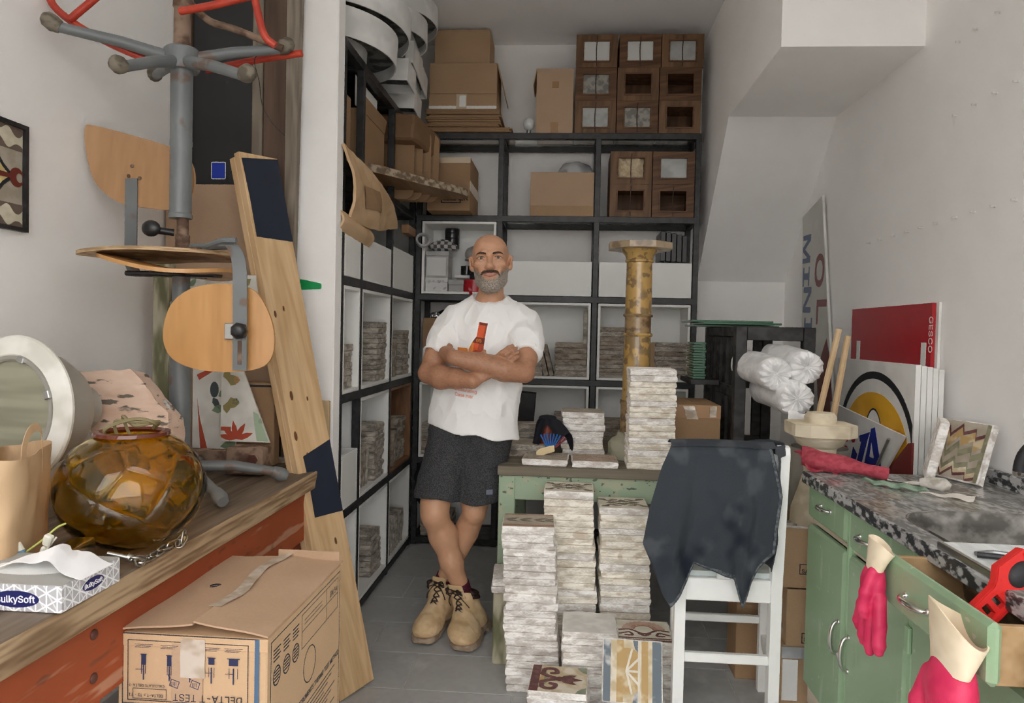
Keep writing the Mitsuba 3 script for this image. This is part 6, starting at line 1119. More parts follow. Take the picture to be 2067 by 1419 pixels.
k = thing('red_sign', 'glossy red panel with two white bars and small white lettering', 'sign'); part(k, 'board', wallp(sbox(2.955, .03, 3.755, 1.505), 1.392, .014), 'sign_red'); part(k, 'back_sheet', wallp(sbox(2.935, .03, 3.755, 1.508), 1.4075, .010), 'sign_white')
for a in (3.655, 3.005): part(k, 'white_bar', wallp(sbox(a-.012, 1.10, a+.028, 1.352), 1.3908, .0012), 'sign_white')
part(k, 'lettering', text('GESCO', .030, (1.3919, 2.975, 1.455), (0, 0, -1), (0, -1, 0), .0008), 'sign_white')
k = thing('letter_sign', 'tall pale sign board with vertical blue and maroon letters, under the stairs', 'sign'); part(k, 'board', wallp(Polygon([(4.60, 2.085), (4.254, 2.156), (4.03, 1.2), (3.90, .70), (4.50, .70)]), 1.398, .010), 'board_pale')
part(k, 'edge_strip', tube([(1.396, 4.250, 2.15), (1.396, 4.025, 1.2), (1.396, 3.90, .72)], .006, 6), 'sign_white')
for s_, y_, z_, h_, sx_, m_ in (('M', 4.565, 1.985, .13, 1.2, 'letter_blue'), ('I', 4.55, 1.79, .11, 1.9, 'letter_blue'), ('N', 4.53, 1.68, .13, 1.35, 'letter_blue'), ('I', 4.50, 1.49, .13, 1.4, 'letter_blue'), ('O', 4.335, 1.85, .14, 1.4, 'letter_maroon'), ('L', 4.29, 1.60, .15, 1.4, 'letter_maroon')):
    m = meshkit.text_mesh(s_, h_, .0012, True); m.apply_transform(np.diag([sx_, 1, 1, 1])); part(k, 'letter', place(m, (1.3978, y_, z_), (0, .03, -1), (0, -1, 0)), m_)
part(k, 'maroon_wedge', wallp(Polygon([(4.12, 1.36), (4.03, 1.20), (3.95, .9), (4.20, .9), (4.26, 1.18)]), 1.3968, .0012), 'sign_maroon')
# cartons of tiles between chair and cabinet, and under the chair
for i, (z0, z1, xx, lab) in enumerate(((0, .245, .80, 'bottom carton with white label, of three between chair and sink cabinet'), (.25, .455, .815, 'middle open carton with tiles, between chair and sink cabinet'), (.46, .675, .80, 'top open carton with tiles, between chair and sink cabinet'))):
    k = carton(lab, xx, 1.10, 2.72, 3.02, z0, z1, 'card_tan', open_top=i > 0)
    if i == 0: part(k, 'label_sheet', box(xx+.005, xx+.06, 2.7165, 2.7195, .05, .20, .0004), 'paper_white'); part(k, 'plastic_edge', box(xx, 1.1, 2.712, 2.72, .205, .247, .002), 'plastic_grey')
    else: part(k, 'printed_mark', prism(sbox(0, 0, .05, .038).difference(sbox(.003, .003, .047, .035)), .0004, (xx+.055, 2.7195, z0+.05 if i == 2 else z0+.01), (1, 0, 0), (0, 0, 1)), 'ink'); part(k, 'lettering', text('SA' if i == 2 else 'KEE', .014, (xx+.062, 2.7195, z0+.055 if i == 2 else z0+.018), (1, 0, 0), (0, 0, 1), .0004, True), 'ink')
    if i: uprights(f'{("middle", "top")[i-1]} carton between chair and sink cabinet', [(xx+.10, 2.78+.04*q, z0+.01) for q in range(3)], ['tile_white', 'tile_grey'], 130+i, 'y', 6)
carton('brown carton on the floor under the table, seen under the chair', .70, .96, 2.98, 3.14, 0, .30, 'card_brown')
# ================================================================ the man: one body mesh, with hair and clothing as its parts
def axs(*r): return np.unique(np.round(np.concatenate([np.linspace(a, b, int(round((b-a)/h))+1) for a, b, h in r]), 5))
pn_ = thing('person', 'bald bearded man in white T-shirt and dark shorts, arms crossed, ankles crossed', 'person')
HO = arr(-.337, 3.225, 1.668); HR = (rotm([0, 1, 0], -3.2) @ rotm([0, 0, 1], 3.0) @ rotm([1, 0, 0], -2))[:3, :3]; HS = 1.03
H = lambda x, y, z: HO+HR @ (arr(x, y, z)*HS)
axx, axy, axz = axs((-.74, -.46, .005), (-.46, -.22, .0026), (-.22, -.06, .004)), axs((2.94, 3.08, .004), (3.08, 3.34, .0026), (3.34, 3.52, .005)), axs((.13, 1.06, .006), (1.06, 1.50, .004), (1.50, 1.80, .0026))
B = Field([axx, axy, axz])
hb = lambda c, r, k=.012, op='add', R=None: B.ball(H(*c), np.array(r)*HS, k*HS, op, HR if R is None else HR @ R)
hc = lambda pts, rs, k=.006, op='add': [B.cap(H(*a), H(*b), ra*HS, rb*HS, k*HS, op) for a, b, ra, rb in zip(pts[:-1], pts[1:], rs[:-1], rs[1:])]
# head
hb((0, .018, .026), (.0765, .098, .078)); hb((0, -.040, .040), (.064, .056, .056), .03); hb((0, -.026, -.045), (.0590, .062, .080), .03); hb((0, -.066, -.108), (.032, .030, .027), .03)
for s in (-1, 1):
    hc([(s*.049, .004, -.045), (s*.040, -.020, -.090), (s*.017, -.064, -.120)], [.022, .019, .018], .022); hb((s*.043, -.066, -.026), (.024, .020, .018), .018); hb((s*.030, -.078, -.060), (.018, .016, .020), .014)
    hc([(s*.004, -.092, .014), (s*.026, -.092, .0185), (s*.050, -.074, .014)], [.008, .0085, .008], .014)
    hb((s*.0345, -.097, -.001), (.0185, .013, .0105), .009, 'sub')
    hc([(s*.0165, -.0835, -.0035), (s*.027, -.0905, .0046), (s*.040, -.0885, .0046), (s*.0535, -.0765, -.0022)], [.0026, .0030, .0030, .0026], .004)
    hc([(s*.0165, -.0835, -.0035), (s*.028, -.0892, -.0070), (s*.041, -.0868, -.0068), (s*.0535, -.0765, -.0022)], [.0022, .0024, .0024, .0022], .004)
    hb((s*.0135, -.104, -.0435), (.0095, .0115, .0088), .008)
    Re = rotm([0, 0, 1], s*32)[:3, :3]; hb((s*.0815, .012, -.012), (.0085, .021, .033), .008, R=Re); hb((s*.0885, .000, -.008), (.0060, .011, .020), .005, 'sub', R=Re); hb((s*.078, .000, -.036), (.0075, .009, .011), .006, R=Re); hc([(s*.0845, -.006, -.022), (s*.090, .010, .012), (s*.086, .022, .012)], [.0035, .0038, .0035], .004)
    hc([(s*.024, -.092, -.046), (s*.034, -.087, -.066)], [.0022, .0016], .008, 'sub')
hc([(0, -.088, .010), (0, -.101, -.012), (0, -.1165, -.036)], [.0085, .0095, .0130], .010); hb((0, -.1175, -.040), (.0135, .012, .0115), .008)
for s in (-1, 1): hb((s*.0072, -.111, -.0525), (.0048, .0052, .0035), .003, 'sub')
hc([(-.034, -.0855, -.0610), (-.016, -.0975, -.0670), (0, -.0985, -.0690), (.016, -.0975, -.0670), (.034, -.0855, -.0610)], [.0020, .0028, .0030, .0028, .0020], .006)
hc([(-.030, -.0875, -.0660), (-.014, -.0955, -.0735), (0, -.0975, -.0760), (.014, -.0955, -.0735), (.030, -.0875, -.0660)], [.0022, .0034, .0038, .0034, .0022], .006)
hc([(-.038, -.0860, -.0605), (-.016, -.1005, -.0695), (0, -.1025, -.0722), (.016, -.1005, -.0695), (.038, -.0860, -.0605)], [.0018, .0019, .0019, .0019, .0018], .003, 'sub')
NB = arr(-.345, 3.30, 1.455)
B.cap(H(0, .028, -.085), NB, .053, .058, .03); B.cap(NB, NB-[0, -.01, .08], .064, .085, .05)
# trunk
CH = arr(-.352, 3.295, 1.315); PV = arr(-.425, 3.31, .93)
B.ball(CH, (.162, .098, .15), .06); B.cap((-.505, 3.295, 1.378), (-.195, 3.295, 1.388), .048, None, .07); B.ball((-.385, 3.30, 1.10), (.142, .096, .17), .08); B.ball(PV, (.158, .100, .115), .06)
# arms
SR, ER, WR = arr(-.522, 3.285, 1.372), arr(-.590, 3.165, 1.172), arr(-.385, 3.055, 1.150); SL, EL, WL = arr(-.180, 3.28, 1.380), arr(-.172, 3.115, 1.188), arr(-.462, 3.045, 1.247)
mid = lambda a, b, t: a+(b-a)*t
B.chain([SR, mid(SR, ER, .35)+[-.004, 0, 0], mid(SR, ER, .7), ER], [.058, .053, .047, .042], .02); B.chain([ER, mid(ER, WR, .3)+[0, -.004, -.006], mid(ER, WR, .65), WR], [.042, .051, .042, .031], .015)
B.chain([SL, mid(SL, EL, .35)+[.006, 0, 0], mid(SL, EL, .7), EL], [.058, .053, .049, .043], .02); B.chain([EL, mid(EL, WL, .28)+[0, -.004, -.004], mid(EL, WL, .65), WL], [.043, .053, .044, .032], .004)
# right hand reaching up to the left upper arm; left hand tucked under the right upper arm
K = arr(-.290, 3.085, 1.225); B.chain([WR, mid(WR, K, .5), K], [.029, .034, .034], .012, sq=((.1, .9, -.3), .55))
for i, (a, b, c, d) in enumerate((((-.300, 3.083, 1.246), (-.268, 3.066, 1.272), (-.238, 3.062, 1.294), (-.222, 3.066, 1.302)), ((-.284, 3.085, 1.238), (-.250, 3.064, 1.264), (-.222, 3.060, 1.284), (-.205, 3.066, 1.292)), ((-.270, 3.087, 1.225), (-.236, 3.064, 1.250), (-.212, 3.060, 1.268), (-.197, 3.066, 1.275)), ((-.258, 3.090, 1.210), (-.228, 3.068, 1.234), (-.208, 3.064, 1.250), (-.196, 3.069, 1.257)))):
    B.chain([arr(*a), arr(*b), arr(*c), arr(*d)], [.0092, .0086, .0080, .0068], .0045)
B.chain([mid(WR, K, .4)+[-.01, -.01, .02], (-.352, 3.075, 1.215), (-.350, 3.072, 1.252), (-.340, 3.074, 1.275)], [.013, .0115, .0105, .0085], .008)
K2 = arr(-.508, 3.130, 1.262); B.chain([WL, mid(WL, K2, .6), K2], [.030, .034, .033], .012, sq=((0, .9, .4), .6))
for i in range(4): B.chain([K2+[.01, .006, .020-.013*i], K2+[-.014, .030, .020-.014*i], K2+[-.022, .055, .018-.014*i]], [.0092, .0085, .007], .005)
B.chain([mid(WL, K2, .4), (-.492, 3.125, 1.288), (-.500, 3.150, 1.296)], [.013, .0115, .009], .008)
# legs, ankles crossed: his right leg passes in front
HRt, KR, AR = arr(-.505, 3.300, .90), arr(-.560, 3.215, .545), arr(-.438, 3.285, .185); HLt, KL, AL_ = arr(-.345, 3.315, .90), arr(-.395, 3.300, .540), arr(-.545, 3.375, .185)
B.chain([HRt, mid(HRt, KR, .55), KR+[0, .008, .05], KR], [.084, .074, .059, .055], .03); B.chain([KR, KR+(AR-KR)*.28+[0, .022, 0], mid(KR, AR, .6), AR], [.053, .060, .047, .036], .03); B.ball(KR+[0, -.030, .012], (.034, .026, .038), .03)
B.chain([HLt, mid(HLt, KL, .55), KL+[0, .008, .05], KL], [.090, .074, .058, .054], .02); B.chain([KL, KL+(AL_-KL)*.28+[0, .022, 0], mid(KL, AL_, .6), AL_], [.051, .058, .046, .036], .006); B.ball(KL+[0, -.030, .010], (.032, .025, .036), .03)
body = taubin(B.mesh(), 4); bv = body.vertices; L3 = ((bv-HO) @ HR)/HS
def near(pts, v):
    d = np.full(len(v), 9.0)
    for a, b in zip(pts[:-1], pts[1:]):
        a, b = np.array(a, float), np.array(b, float); t = np.clip(((v-a) @ (b-a))/((b-a) @ (b-a)), 0, 1); d = np.minimum(d, np.linalg.norm(v-a-t[:, None]*(b-a), axis=1))
    return d
col = np.tile([.50, .27, .165], (len(bv), 1)); nz = meshkit.fbm(bv*40, 3, 3)[:, None]
col = col*(.90+.2*nz)
armd = np.minimum(near([ER, WR, K, (-.21, 3.06, 1.29)], bv), near([EL, WL, K2], bv)); armu = np.minimum(near([SR, ER], bv), near([SL, EL], bv))
wa = np.clip(1-(armd-.06)/.03, 0, 1)[:, None]; wu = np.clip(1-(armu-.06)/.03, 0, 1)[:, None]
col = col*(1-np.array([.30, .36, .38])*np.maximum(wa*.9, wu*.6)); hair = np.clip((meshkit.noise(bv*[160, 260, 260], 5)[:, None]-.52)*3.5, 0, 1); col = col*(1-.16*hair*wa)
leg = (bv[:, 2] < .62)[:, None]; col = np.where(leg, col*[1.0, 1.02, 1.0], col)
head = bv[:, 2] > 1.50
lip = np.minimum(near([(-.032, -.0865, -.0620), (-.016, -.099, -.0675), (0, -.1005, -.0695), (.016, -.099, -.0675), (.032, -.0865, -.0620)], L3), near([(-.028, -.089, -.0670), (-.014, -.097, -.0738), (0, -.100, -.0762), (.014, -.097, -.0738), (.028, -.089, -.0670)], L3))
wl = np.clip(1-(lip-.0034)/.003, 0, 1)[:, None]*head[:, None]; col = col*(1-wl)+np.array([.37, .165, .13])*wl
stub = ((L3[:, 2] > .0) & (np.abs(L3[:, 0]) > .045) | (L3[:, 1] > .0)) & (L3[:, 2] > -.02) & (L3[:, 2] < .062) & head
nose = np.clip(1-np.linalg.norm(L3-[0, -.112, -.042], axis=1)/.03, 0, 1)[:, None]*head[:, None]; col = col*(1-nose*.25)+np.array([.50, .23, .165])*nose*.25
M('skin', {'type': 'mesh_attribute', 'name': 'vertex_color'}, .48, .38)
add(pn_+'__body', body, 'skin', True, color=np.clip(col, 0, 1)); labels[pn_+'__body'] = {'label': 'tanned skin with crossed hairy forearms'}
# eyes, brows, beard
M('eye_white', (.62, .58, .54), .12, .5); M('iris', (.035, .018, .010), .1, .5); M('brow_hair', (.055, .035, .025), .85, .2)
for s in (-1, 1):
    e = part(pn_, 'eye', mv(trimesh.creation.icosphere(3), H(s*.0345, -.0785, -.0012), s=.0124*HS), 'eye_white', True); io = H(s*.0345-.0006, -.0785, -.0008); d = arr(.10, -1, -.10); d /= np.linalg.norm(d)
    q_ = arr(.0066, .0060, .0045, .0030, .0015, 0); part(e, 'iris', place(lathe(np.column_stack([q_, np.sqrt(.01325**2-q_**2)]), 20), H(s*.0345, -.0785, -.0012), np.cross([0, 0, 1], d), np.cross(d, np.cross([0, 0, 1], d))), 'iris', True)
    part(e, 'lashes', tube(curve([H(s*x, y-.0012, z) for x, y, z in ((.0165, -.0845, -.0030), (.027, -.0925, .0034), (.040, -.0905, .0034), (.0545, -.0775, -.0022))], 18), .0011, 6), 'brow_hair', True)
    bp = np.array([H(s*x, y, z) for x, y, z in ((.014, -.1020, .0130), (.024, -.1030, .0155), (.037, -.0990, .0180), (.049, -.0875, .0160), (.055, -.0785, .0115))])
    part(pn_, 'eyebrow', jitter(tube(curve(bp, 28), np.interp(np.linspace(0, 1, 29), [0, .2, .6, 1], [.0030, .0042, .0034, .0012])*HS, 8), .0010, 240, 3), 'brow_hair', True)
def hairpatch(name, mask, h, mat, seed, soft=1.0):
    m = mask(L3)*head; fm = m[body.faces].mean(1); ct = bv[body.faces].mean(1); f = body.faces[fm > .04+.9*soft*meshkit.noise(ct*380, seed+1)*(fm < .97)]
    n = trimesh.Trimesh(bv, body.faces, process=False).vertex_normals; t = (h*(.35+.65*np.clip(m, 0, 1))*(.5+1.0*meshkit.noise(bv*420, seed)))[:, None]
    part(pn_, name, trimesh.Trimesh(bv+n*t, f, process=False), mat, True)
def m_beard(p):
    x, y, z = np.abs(p[:, 0]), p[:, 1], p[:, 2]; zl = np.interp(x, [0, .020, .032, .044, .058, .072], [-.082, -.079, -.062, -.052, -.042, -.020])
    a = np.clip((zl-z)/.022, 0, 1)*np.clip((z+.152)/.020, 0, 1)*np.clip((.014-y)/.022, 0, 1)*np.clip((.080-x)/.008, 0, 1); return a*np.clip((lip-.0055)/.004, 0, 1)
def m_must(p):
    x, y, z = np.abs(p[:, 0]), p[:, 1], p[:, 2]; c = np.interp(x, [0, .012, .028, .036, .040], [-.0585, -.0585, -.0615, -.0680, -.0780]); return np.clip((.0068-np.abs(z-c))/.003, 0, 1)*np.clip((.043-x)/.008, 0, 1)*np.where(y < -.066, 1, 0)
M('beard_grey', two((.17, .135, .11), (.40, .35, .305), 420, .36, .62), .9, .15); M('moustache', two((.035, .022, .016), (.11, .075, .055), 300), .9, .15)
hairpatch('beard', m_beard, .0026, 'beard_grey', 3); hairpatch('moustache', m_must, .0030, 'moustache', 7, .6)
# T-shirt
def cloth(m, amp, seed, f, keep=None):
    """real folds: displaces along the normal"""
    n = m.vertex_normals; v = m.vertices; a = amp(v) if callable(amp) else amp
    d = np.zeros(len(v))
    for q, (dx, dy, dz, w) in enumerate(f): d += w*(np.abs(meshkit.noise(np.stack([v @ arr(*dx), v @ arr(*dy), v @ arr(*dz)], 1), seed+q)-.5)*-2+.5)
    m = m.copy(); m.vertices = v+n*(a*d)[:, None]; return m
TS = Field([span(-.72, -.05, .005), span(3.10, 3.46, .005), span(.84, 1.56, .005)])
TS.ball(CH+[0, 0, .0], (.180, .114, .17), .06); TS.cap((-.515, 3.295, 1.374), (-.188, 3.295, 1.384), .054, None, .07); TS.cap((-.345, 3.305, 1.468), (-.47, 3.30, 1.415), .060, .050, .05); TS.cap((-.345, 3.305, 1.468), (-.23, 3.30, 1.425), .060, .050, .05); TS.ball((-.388, 3.30, 1.10), (.172, .116, .20), .09); TS.cap((-.40, 3.30, 1.08), (-.412, 3.30, .84), 0.166, .222, .06, sq=((0, 1, 0), .72)); TS.cap((-.36, 3.30, 1.44), (-.345, 3.305, 1.50), .085, .072, .05)
for S_, E_ in ((SR, ER), (SL, EL)):
    t = .58; TS.chain([S_, mid(S_, E_, .3), mid(S_, E_, .72)], [.057, .059, .061], .035)
n1 = arr(.10, -.02, 1); n1 /= np.linalg.norm(n1)
X_, Y_, Z_ = np.meshgrid(*TS.ax, indexing='ij', sparse=True)
hemz = .938+(X_+.592)*-.155+.006*np.sin(X_*38+Y_*9)
TS.F = np.maximum(TS.F, (hemz-Z_).astype(np.float32)*.98)
for S_, E_ in ((SR, ER), (SL, EL)):
    d = (E_-S_)/np.linalg.norm(E_-S_); c = mid(S_, E_, .60); side = np.sign(c[0]+.35)
    pl_ = (X_-c[0])*d[0]+(Y_-c[1])*d[1]+(Z_-c[2])*d[2]; rad = np.sqrt(np.maximum((X_-c[0])**2+(Y_-c[1])**2+(Z_-c[2])**2-pl_**2, 0))
    TS.F = np.maximum(TS.F, np.minimum(np.minimum(pl_, .088-rad), .13-pl_).astype(np.float32)); TS.cap(c+d*.03, c-d*.022, .056, .052, .004, 'sub')
TS.cap(NB+[0, .004, .02], NB+[.004, -.01, .10], .068, .082, .008, 'sub'); TS.ball((-.345, 3.25, 1.518), (.069, .095, .050), .01, 'sub')
shirt = taubin(TS.mesh(), 5)
for _ in range(1): shirt = trimesh.Trimesh(shirt.vertices, shirt.faces, process=False).subdivide()
_fd = [((9, 3, 3), (2, 6, 2), (-7, 2, 4), 1.0), ((-10, 2, 5), (3, 5, 0), (6, 0, 3), 1.0), ((16, 4, 9), (2, 9, 2), (-14, 2, 9), .55), ((26, 9, -12), (0, 12, 0), (10, 2, 7), .3)]
shirt = cloth(shirt, lambda v: .0155*np.clip((v[:, 2]-.90)/.10, .15, 1)*np.clip((1.53-v[:, 2])/.06, .1, 1), 11, _fd)
M('tee_white', (.80, .80, .79), .85, .2, sheen=.2)
ts = part(pn_, 'shirt', shirt, 'tee_white', True, label='white T-shirt printed with an orange bottle')
ring = np.array([(-.345+.073*math.cos(a), 3.298+.080*math.sin(a), 1.530-.056*(-math.sin(a)*.5+.5)) for a in np.linspace(0, 2*math.pi, 49)[:-1]]); part(ts, 'collar', tube(ring, .0085, 10, closed=True), 'tee_white', True)
for S_, E_ in ((SR, ER), (SL, EL)):
    d = (E_-S_)/np.linalg.norm(E_-S_); c = mid(S_, E_, .595); u = np.cross(d, [0, 1.0, 0]); u /= np.linalg.norm(u); w = np.cross(d, u); part(ts, 'sleeve_hem', tube([c+u*.0605*math.cos(a)+w*.0605*math.sin(a) for a in np.linspace(0, 2*math.pi, 41)[:-1]], .0048, 8, closed=True), 'tee_white', True)
def onshirt(poly, lift):
    """a flat print laid on the front of the shirt"""
    q = trimesh.creation.extrude_polygon(poly.segmentize(.008), .0002, engine='earcut'); v, f = trimesh.remesh.subdivide_to_size(q.vertices, q.faces, .014, max_iter=10)
    o = np.column_stack([v[:, 0], np.full(len(v), 2.9), v[:, 1]]); loc, ri, _ = shirt.ray.intersects_location(o, np.tile([0, 1.0, 0], (len(v), 1)), multiple_hits=False)
    y = np.full(len(v), 3.19); y[ri] = loc[:, 1]; return trimesh.Trimesh(np.column_stack([v[:, 0], y-lift-v[:, 2], v[:, 1]]), f, process=False)
M('print_orange', (.62, .10, .035), .6, .2); M('print_amber', (.66, .22, .05), .6, .2); M('print_brown', (.16, .035, .02), .6, .2); M('print_rust', (.36, .065, .03), .6, .2); M('print_text', (.66, .24, .16), .7, .2); M('print_white', (.84, .84, .83), .7, .2)
bt = Polygon([(-.375, 1.398), (-.338, 1.392), (-.348, 1.335), (-.352, 1.30), (-.356, 1.258), (-.42, 1.258), (-.418, 1.280), (-.402, 1.312), (-.384, 1.335)])
for nm, pg, mt, lf in (('print_outline', bt.buffer(.006), 'print_white', .0012), ('print_bottle', bt, 'print_orange', .0022), ('print_bottle', Polygon([(-.418, 1.280), (-.402, 1.312), (-.392, 1.323), (-.398, 1.272), (-.416, 1.266)]), 'print_amber', .0030), ('print_shade', Polygon([(-.346, 1.393), (-.338, 1.392), (-.348, 1.335), (-.352, 1.30), (-.356, 1.258), (-.384, 1.258), (-.374, 1.30), (-.356, 1.332)]), 'print_rust', .0030),
    ('print_label', Polygon([(-.386, 1.333), (-.348, 1.328), (-.352, 1.302), (-.403, 1.310)]), 'print_brown', .0036), ('print_cap', Polygon([(-.373, 1.386), (-.340, 1.381), (-.339, 1.391), (-.374, 1.397)]), 'print_brown', .0036), ('print_slice', Polygon([(-.470, 1.287), (-.425, 1.284), (-.416, 1.262), (-.47, 1.262)]), 'print_amber', .0022), ('print_slice', Polygon([(-.41, 1.267), (-.385, 1.277), (-.352, 1.268), (-.352, 1.25), (-.41, 1.25)]), 'print_rust', .0040)):
    part(ts, nm, onshirt(pg, lf), mt)
def shirttext(s_, h, x, z, sl, mat, lift, bold=False):
    m = meshkit.text_mesh(s_, h, .0002, bold); v = m.vertices; o = np.column_stack([x+v[:, 0], np.full(len(v), 2.9), z+v[:, 1]+sl*v[:, 0]]); loc, ri, _ = shirt.ray.intersects_location(o, np.tile([0, 1.0, 0], (len(v), 1)), multiple_hits=False)
    y = np.full(len(v), 3.19); y[ri] = loc[:, 1]; return trimesh.Trimesh(np.column_stack([o[:, 0], y-lift-v[:, 2], o[:, 2]]), m.faces, process=False)
part(ts, 'lettering', shirttext('05', .014, -.387, 1.312, -.1, 'print_amber', .0046, True), 'print_amber'); part(ts, 'lettering', shirttext('celebrating', .0135, -.475, 1.103, -.12, 'print_text', .0012, True), 'print_text'); part(ts, 'lettering', shirttext('Casa mar', .0135, -.475, 1.080, -.12, 'print_text', .0012, True), 'print_text')
# shorts
SH = Field([span(-.70, -.20, .005), span(3.10, 3.48, .005), span(.57, 1.02, .005)])
SH.ball(PV, (.154, .106, .12), .05); SH.cap(PV+[-.04, 0, .03], PV+[.05, 0, .03], .104, None, .04)
SH.chain([HRt+[0, 0, -.02], (-.556, 3.226, .60)], [.096, .098], .05); SH.chain([HLt+[0, 0, -.02], (-.375, 3.295, .59)], [.108, .099], .03)
X_, Y_, Z_ = np.meshgrid(*SH.ax, indexing='ij', sparse=True)
SH.F = np.maximum(SH.F, (.622+.012*np.sin(X_*22+1)-(X_+.55)*.10-Z_).astype(np.float32)); SH.F = np.maximum(SH.F, (Z_-.985).astype(np.float32))
SH.cap((-.542, 3.240, .70), (-.564, 3.205, .56), 0.068, .072, .004, 'sub'); SH.cap((-.375, 3.295, .70), (-.378, 3.29, .56), .072, .076, .004, 'sub')
shorts = cloth(taubin(SH.mesh(), 5).subdivide(), lambda v: .012*np.clip((v[:, 2]-.60)/.06, .15, 1), 31, [((11, 2, 5), (2, 7, 0), (-4, 1, 8), 1.0), ((-13, 2, 9), (2, 6, 0), (8, 0, 5), .8), ((22, 4, -14), (0, 9, 0), (9, 2, 9), .35)])
M('shorts_dark', mikit.proc(lambda p, n, uv: mix((.030, .031, .033), (.060, .061, .064), sst(.4, .6, noise(p.x*330+p.z*330, p.z*330-p.x*330, p.y*60)))), .85, .2)
so = part(pn_, 'shorts', shorts, 'shorts_dark', True, label='dark grey patterned shorts')
M('tag_blue', (.13, .15, .19), .5, .3); part(so, 'tag', mv(cbox((0, 0, 0), (.030, .004, .022), .001), (-.318, 3.197, .660), rz=24, rx=-6), 'tag_blue')
# boots and socks
M('nubuck', two((.52, .365, .20), (.64, .47, .285), 22, oct=4), .85, .2, bump=(lambda p, n, uv: .0010*fbm(p.x*200, p.y*200, p.z*200, 2), 5e-4)); M('boot_sole', two((.26, .19, .135), (.36, .28, .205), 40), .75, .2); M('boot_collar', (.03, .016, .012), .6, .4); M('lace', (.028, .017, .013), .7, .3); M('sock', two((.055, .010, .022), (.085, .018, .032), 120), .95, .15); M('eyelet', (.45, .40, .33), .4, .5, .6)
BF = Field([span(-.12, .25, .004), span(-.09, .09, .004), span(.0, .22, .004)])
BF.chain([(-.045, 0, .062), (.0, 0, .075), (.09, .004, .066), (.150, .006, .056)], [.042, .044, .043, .042], .03); BF.ball((.170, .006, .050), (.052, .049, .038), .03); BF.ball((.12, .006, .052), (.06, .050, .036), .03); BF.chain([(-.010, 0, .08), (-.012, 0, .20)], [.052, .057], .03); BF.cap((.02, 0, .12), (.07, 0, .092), .040, .034, .03)
X_, Y_, Z_ = np.meshgrid(*BF.ax, indexing='ij', sparse=True); BF.F = np.maximum(BF.F, (.026-Z_).astype(np.float32)); BF.F = np.maximum(BF.F, (Z_-(.178+.25*np.clip(X_, -.1, .06))).astype(np.float32)); BF.cap((-.012, 0, .15), (-.012, 0, .26), .044, .048, .004, 'sub')
upper = taubin(BF.mesh(), 5); upper = cloth(upper, .003, 41, [((30, 8, 8), (4, 20, 2), (-6, 4, 24), 1.0)])
foot2d = loop([(-.095, 0), (-.082, .034), (-.03, .040), (.04, .040), (.10, .052), (.16, .056), (.205, .044), (.226, .008), (.205, -.034), (.15, -.045), (.08, -.040), (.0, -.036), (-.06, -.036), (-.085, -.024)], 70)
teeth = unary_union([affinity.rotate(sbox(-.004, -.0, .004, .012), math.degrees(a), origin=(0, 0)) for a in ()]) if False else None
sole = cat(prism(foot2d.buffer(.004), .014, (0, 0, .020)), prism(foot2d.intersection(sbox(-.2, -.2, -.022, .2)).buffer(.002), .0205, (0, 0, 0)), *[prism(foot2d.buffer(.003).intersection(sbox(.045+.026*i, -.2, .063+.026*i, .2)), .0085, (0, 0, .012)) for i in range(7)])
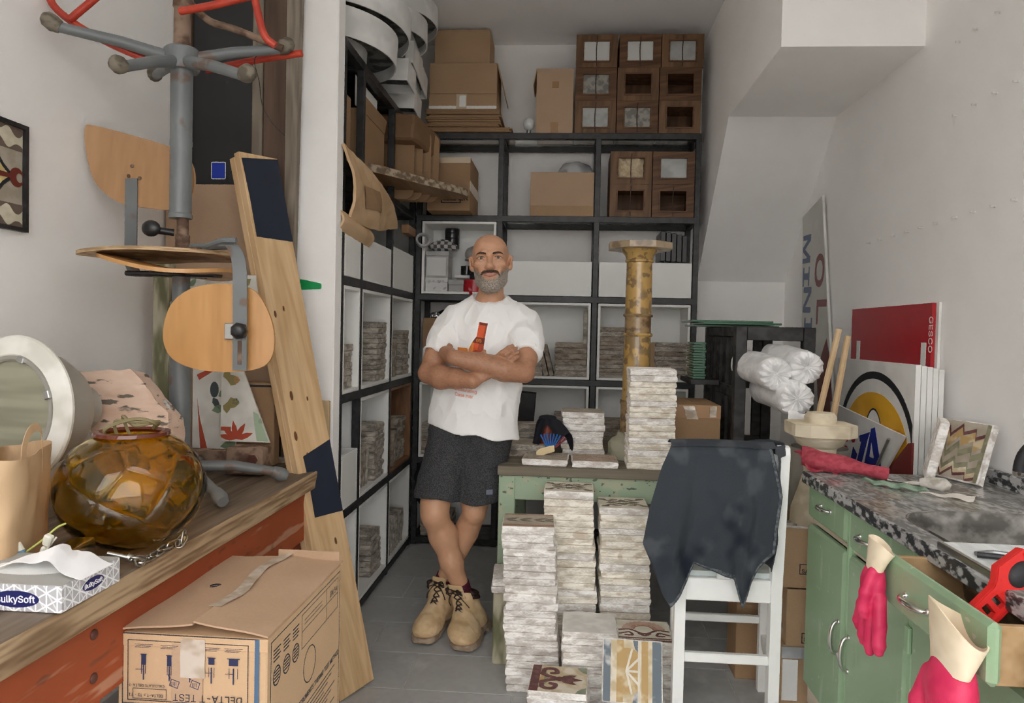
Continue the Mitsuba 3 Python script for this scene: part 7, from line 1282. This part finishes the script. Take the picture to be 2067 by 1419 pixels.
def boot(ank, toe, d, mir):
    d = arr(*d, 0); d /= np.linalg.norm(d); lat = np.cross([0, 0, 1.0], d); S = 1.08; o = arr(*toe, 0)-d*.226*S; c = o-d*.012*S
    A = np.eye(4); A[:3, 0], A[:3, 1], A[:3, 2] = d*S, lat*mir*S, arr((ank[0]-c[0])/.185, (ank[1]-c[1])/.185, 1)*S; A[:3, 3] = o
    def tr(m):
        m = m.copy(); m.apply_transform(A)
        if mir < 0: m.invert()
        return m
    k = part(pn_, 'boot', tr(upper), 'nubuck', True, label='tan nubuck work boot with dark laces'); part(k, 'sole', tr(mv(sole, (0, 0, 0))), 'boot_sole', 35)
    cl = [[-.012+.057*math.cos(a), .057*math.sin(a), .182+.25*(-.012+.057*math.cos(a))-.004] for a in np.linspace(math.radians(62), math.radians(298), 24)]; part(k, 'collar', tr(cat(tube(cl, .0105, 10), tube([[c[0], c[1], c[2]-.016] for c in cl], .0095, 10))), 'boot_collar', True)
    rows = np.linspace(0, 1, 6); px = .088-.062*rows; pz = .114+.062*rows; w_ = .017+.010*rows
    pq = trimesh.proximity.ProximityQuery(upper); L_, Rr = [], []
    for x, z, w in zip(px, pz, w_):
        for sg, Q in ((-1, L_), (1, Rr)):
            c, _, _ = pq.on_surface([[x+.012, sg*w, z+.02]]); nrm = (np.array([x+.012, sg*w, z+.02])-c[0]); nrm /= np.linalg.norm(nrm)+1e-9; Q.append(c[0]+nrm*.003)
    for i in range(6):
        part(k, 'eyelet', tr(cat(mv(trimesh.creation.icosphere(1), L_[i], s=.0036), mv(trimesh.creation.icosphere(1), Rr[i], s=.0036))), 'eyelet', True)
    ups = arr(.004, 0, .005)
    for i in range(5):
        part(k, 'lace', tr(cat(tube(curve([L_[i], (L_[i]+Rr[i+1])/2+ups*1.4, Rr[i+1]], 10), .0024, 6), tube(curve([Rr[i], (Rr[i]+L_[i+1])/2+ups*1.7, L_[i+1]], 10), .0024, 6))), 'lace', True)
    bow = (L_[5]+Rr[5])/2+arr(.008, 0, .004)
    for sg in (-1, 1): part(k, 'lace', tr(tube(curve([bow, bow+[.012, sg*.022, .010], bow+[.022, sg*.034, -.008], bow+[.014, sg*.018, -.006], bow], 18), .0022, 6)), 'lace', True); part(k, 'lace', tr(tube(curve([bow, bow+[.018, sg*.014, -.008], bow+[.026, sg*.034, -.036], bow+[.018, sg*.040, -.06]], 14), .0021, 6)), 'lace', True)
    part(k, 'tongue', tr(sheet(grid(lambda u, v: np.stack([.040-.016*v+.010*np.cos((u-.5)*2.6)*.8, (u-.5)*.060, .165+.050*v], -1), 12, 8), .006)), 'nubuck', True)
    return A
A1 = boot(AR, (-.412, 3.065), (-.20, -.97), 1); A2 = boot(AL_, (-.588, 3.110), (-.16, -.98), -1)
for K_, A_ in ((KR, AR), (KL, AL_)):
    d = (A_-K_)/np.linalg.norm(A_-K_); part(pn_, 'sock', cloth(tube([A_-d*.045, A_-d*.030, A_, A_+d*.05], [.0435, .0425, .0415, .040], 24), .002, 9, [((40, 3, 3), (3, 40, 3), (3, 3, 40), 1)]), 'sock', True, label='burgundy sock')
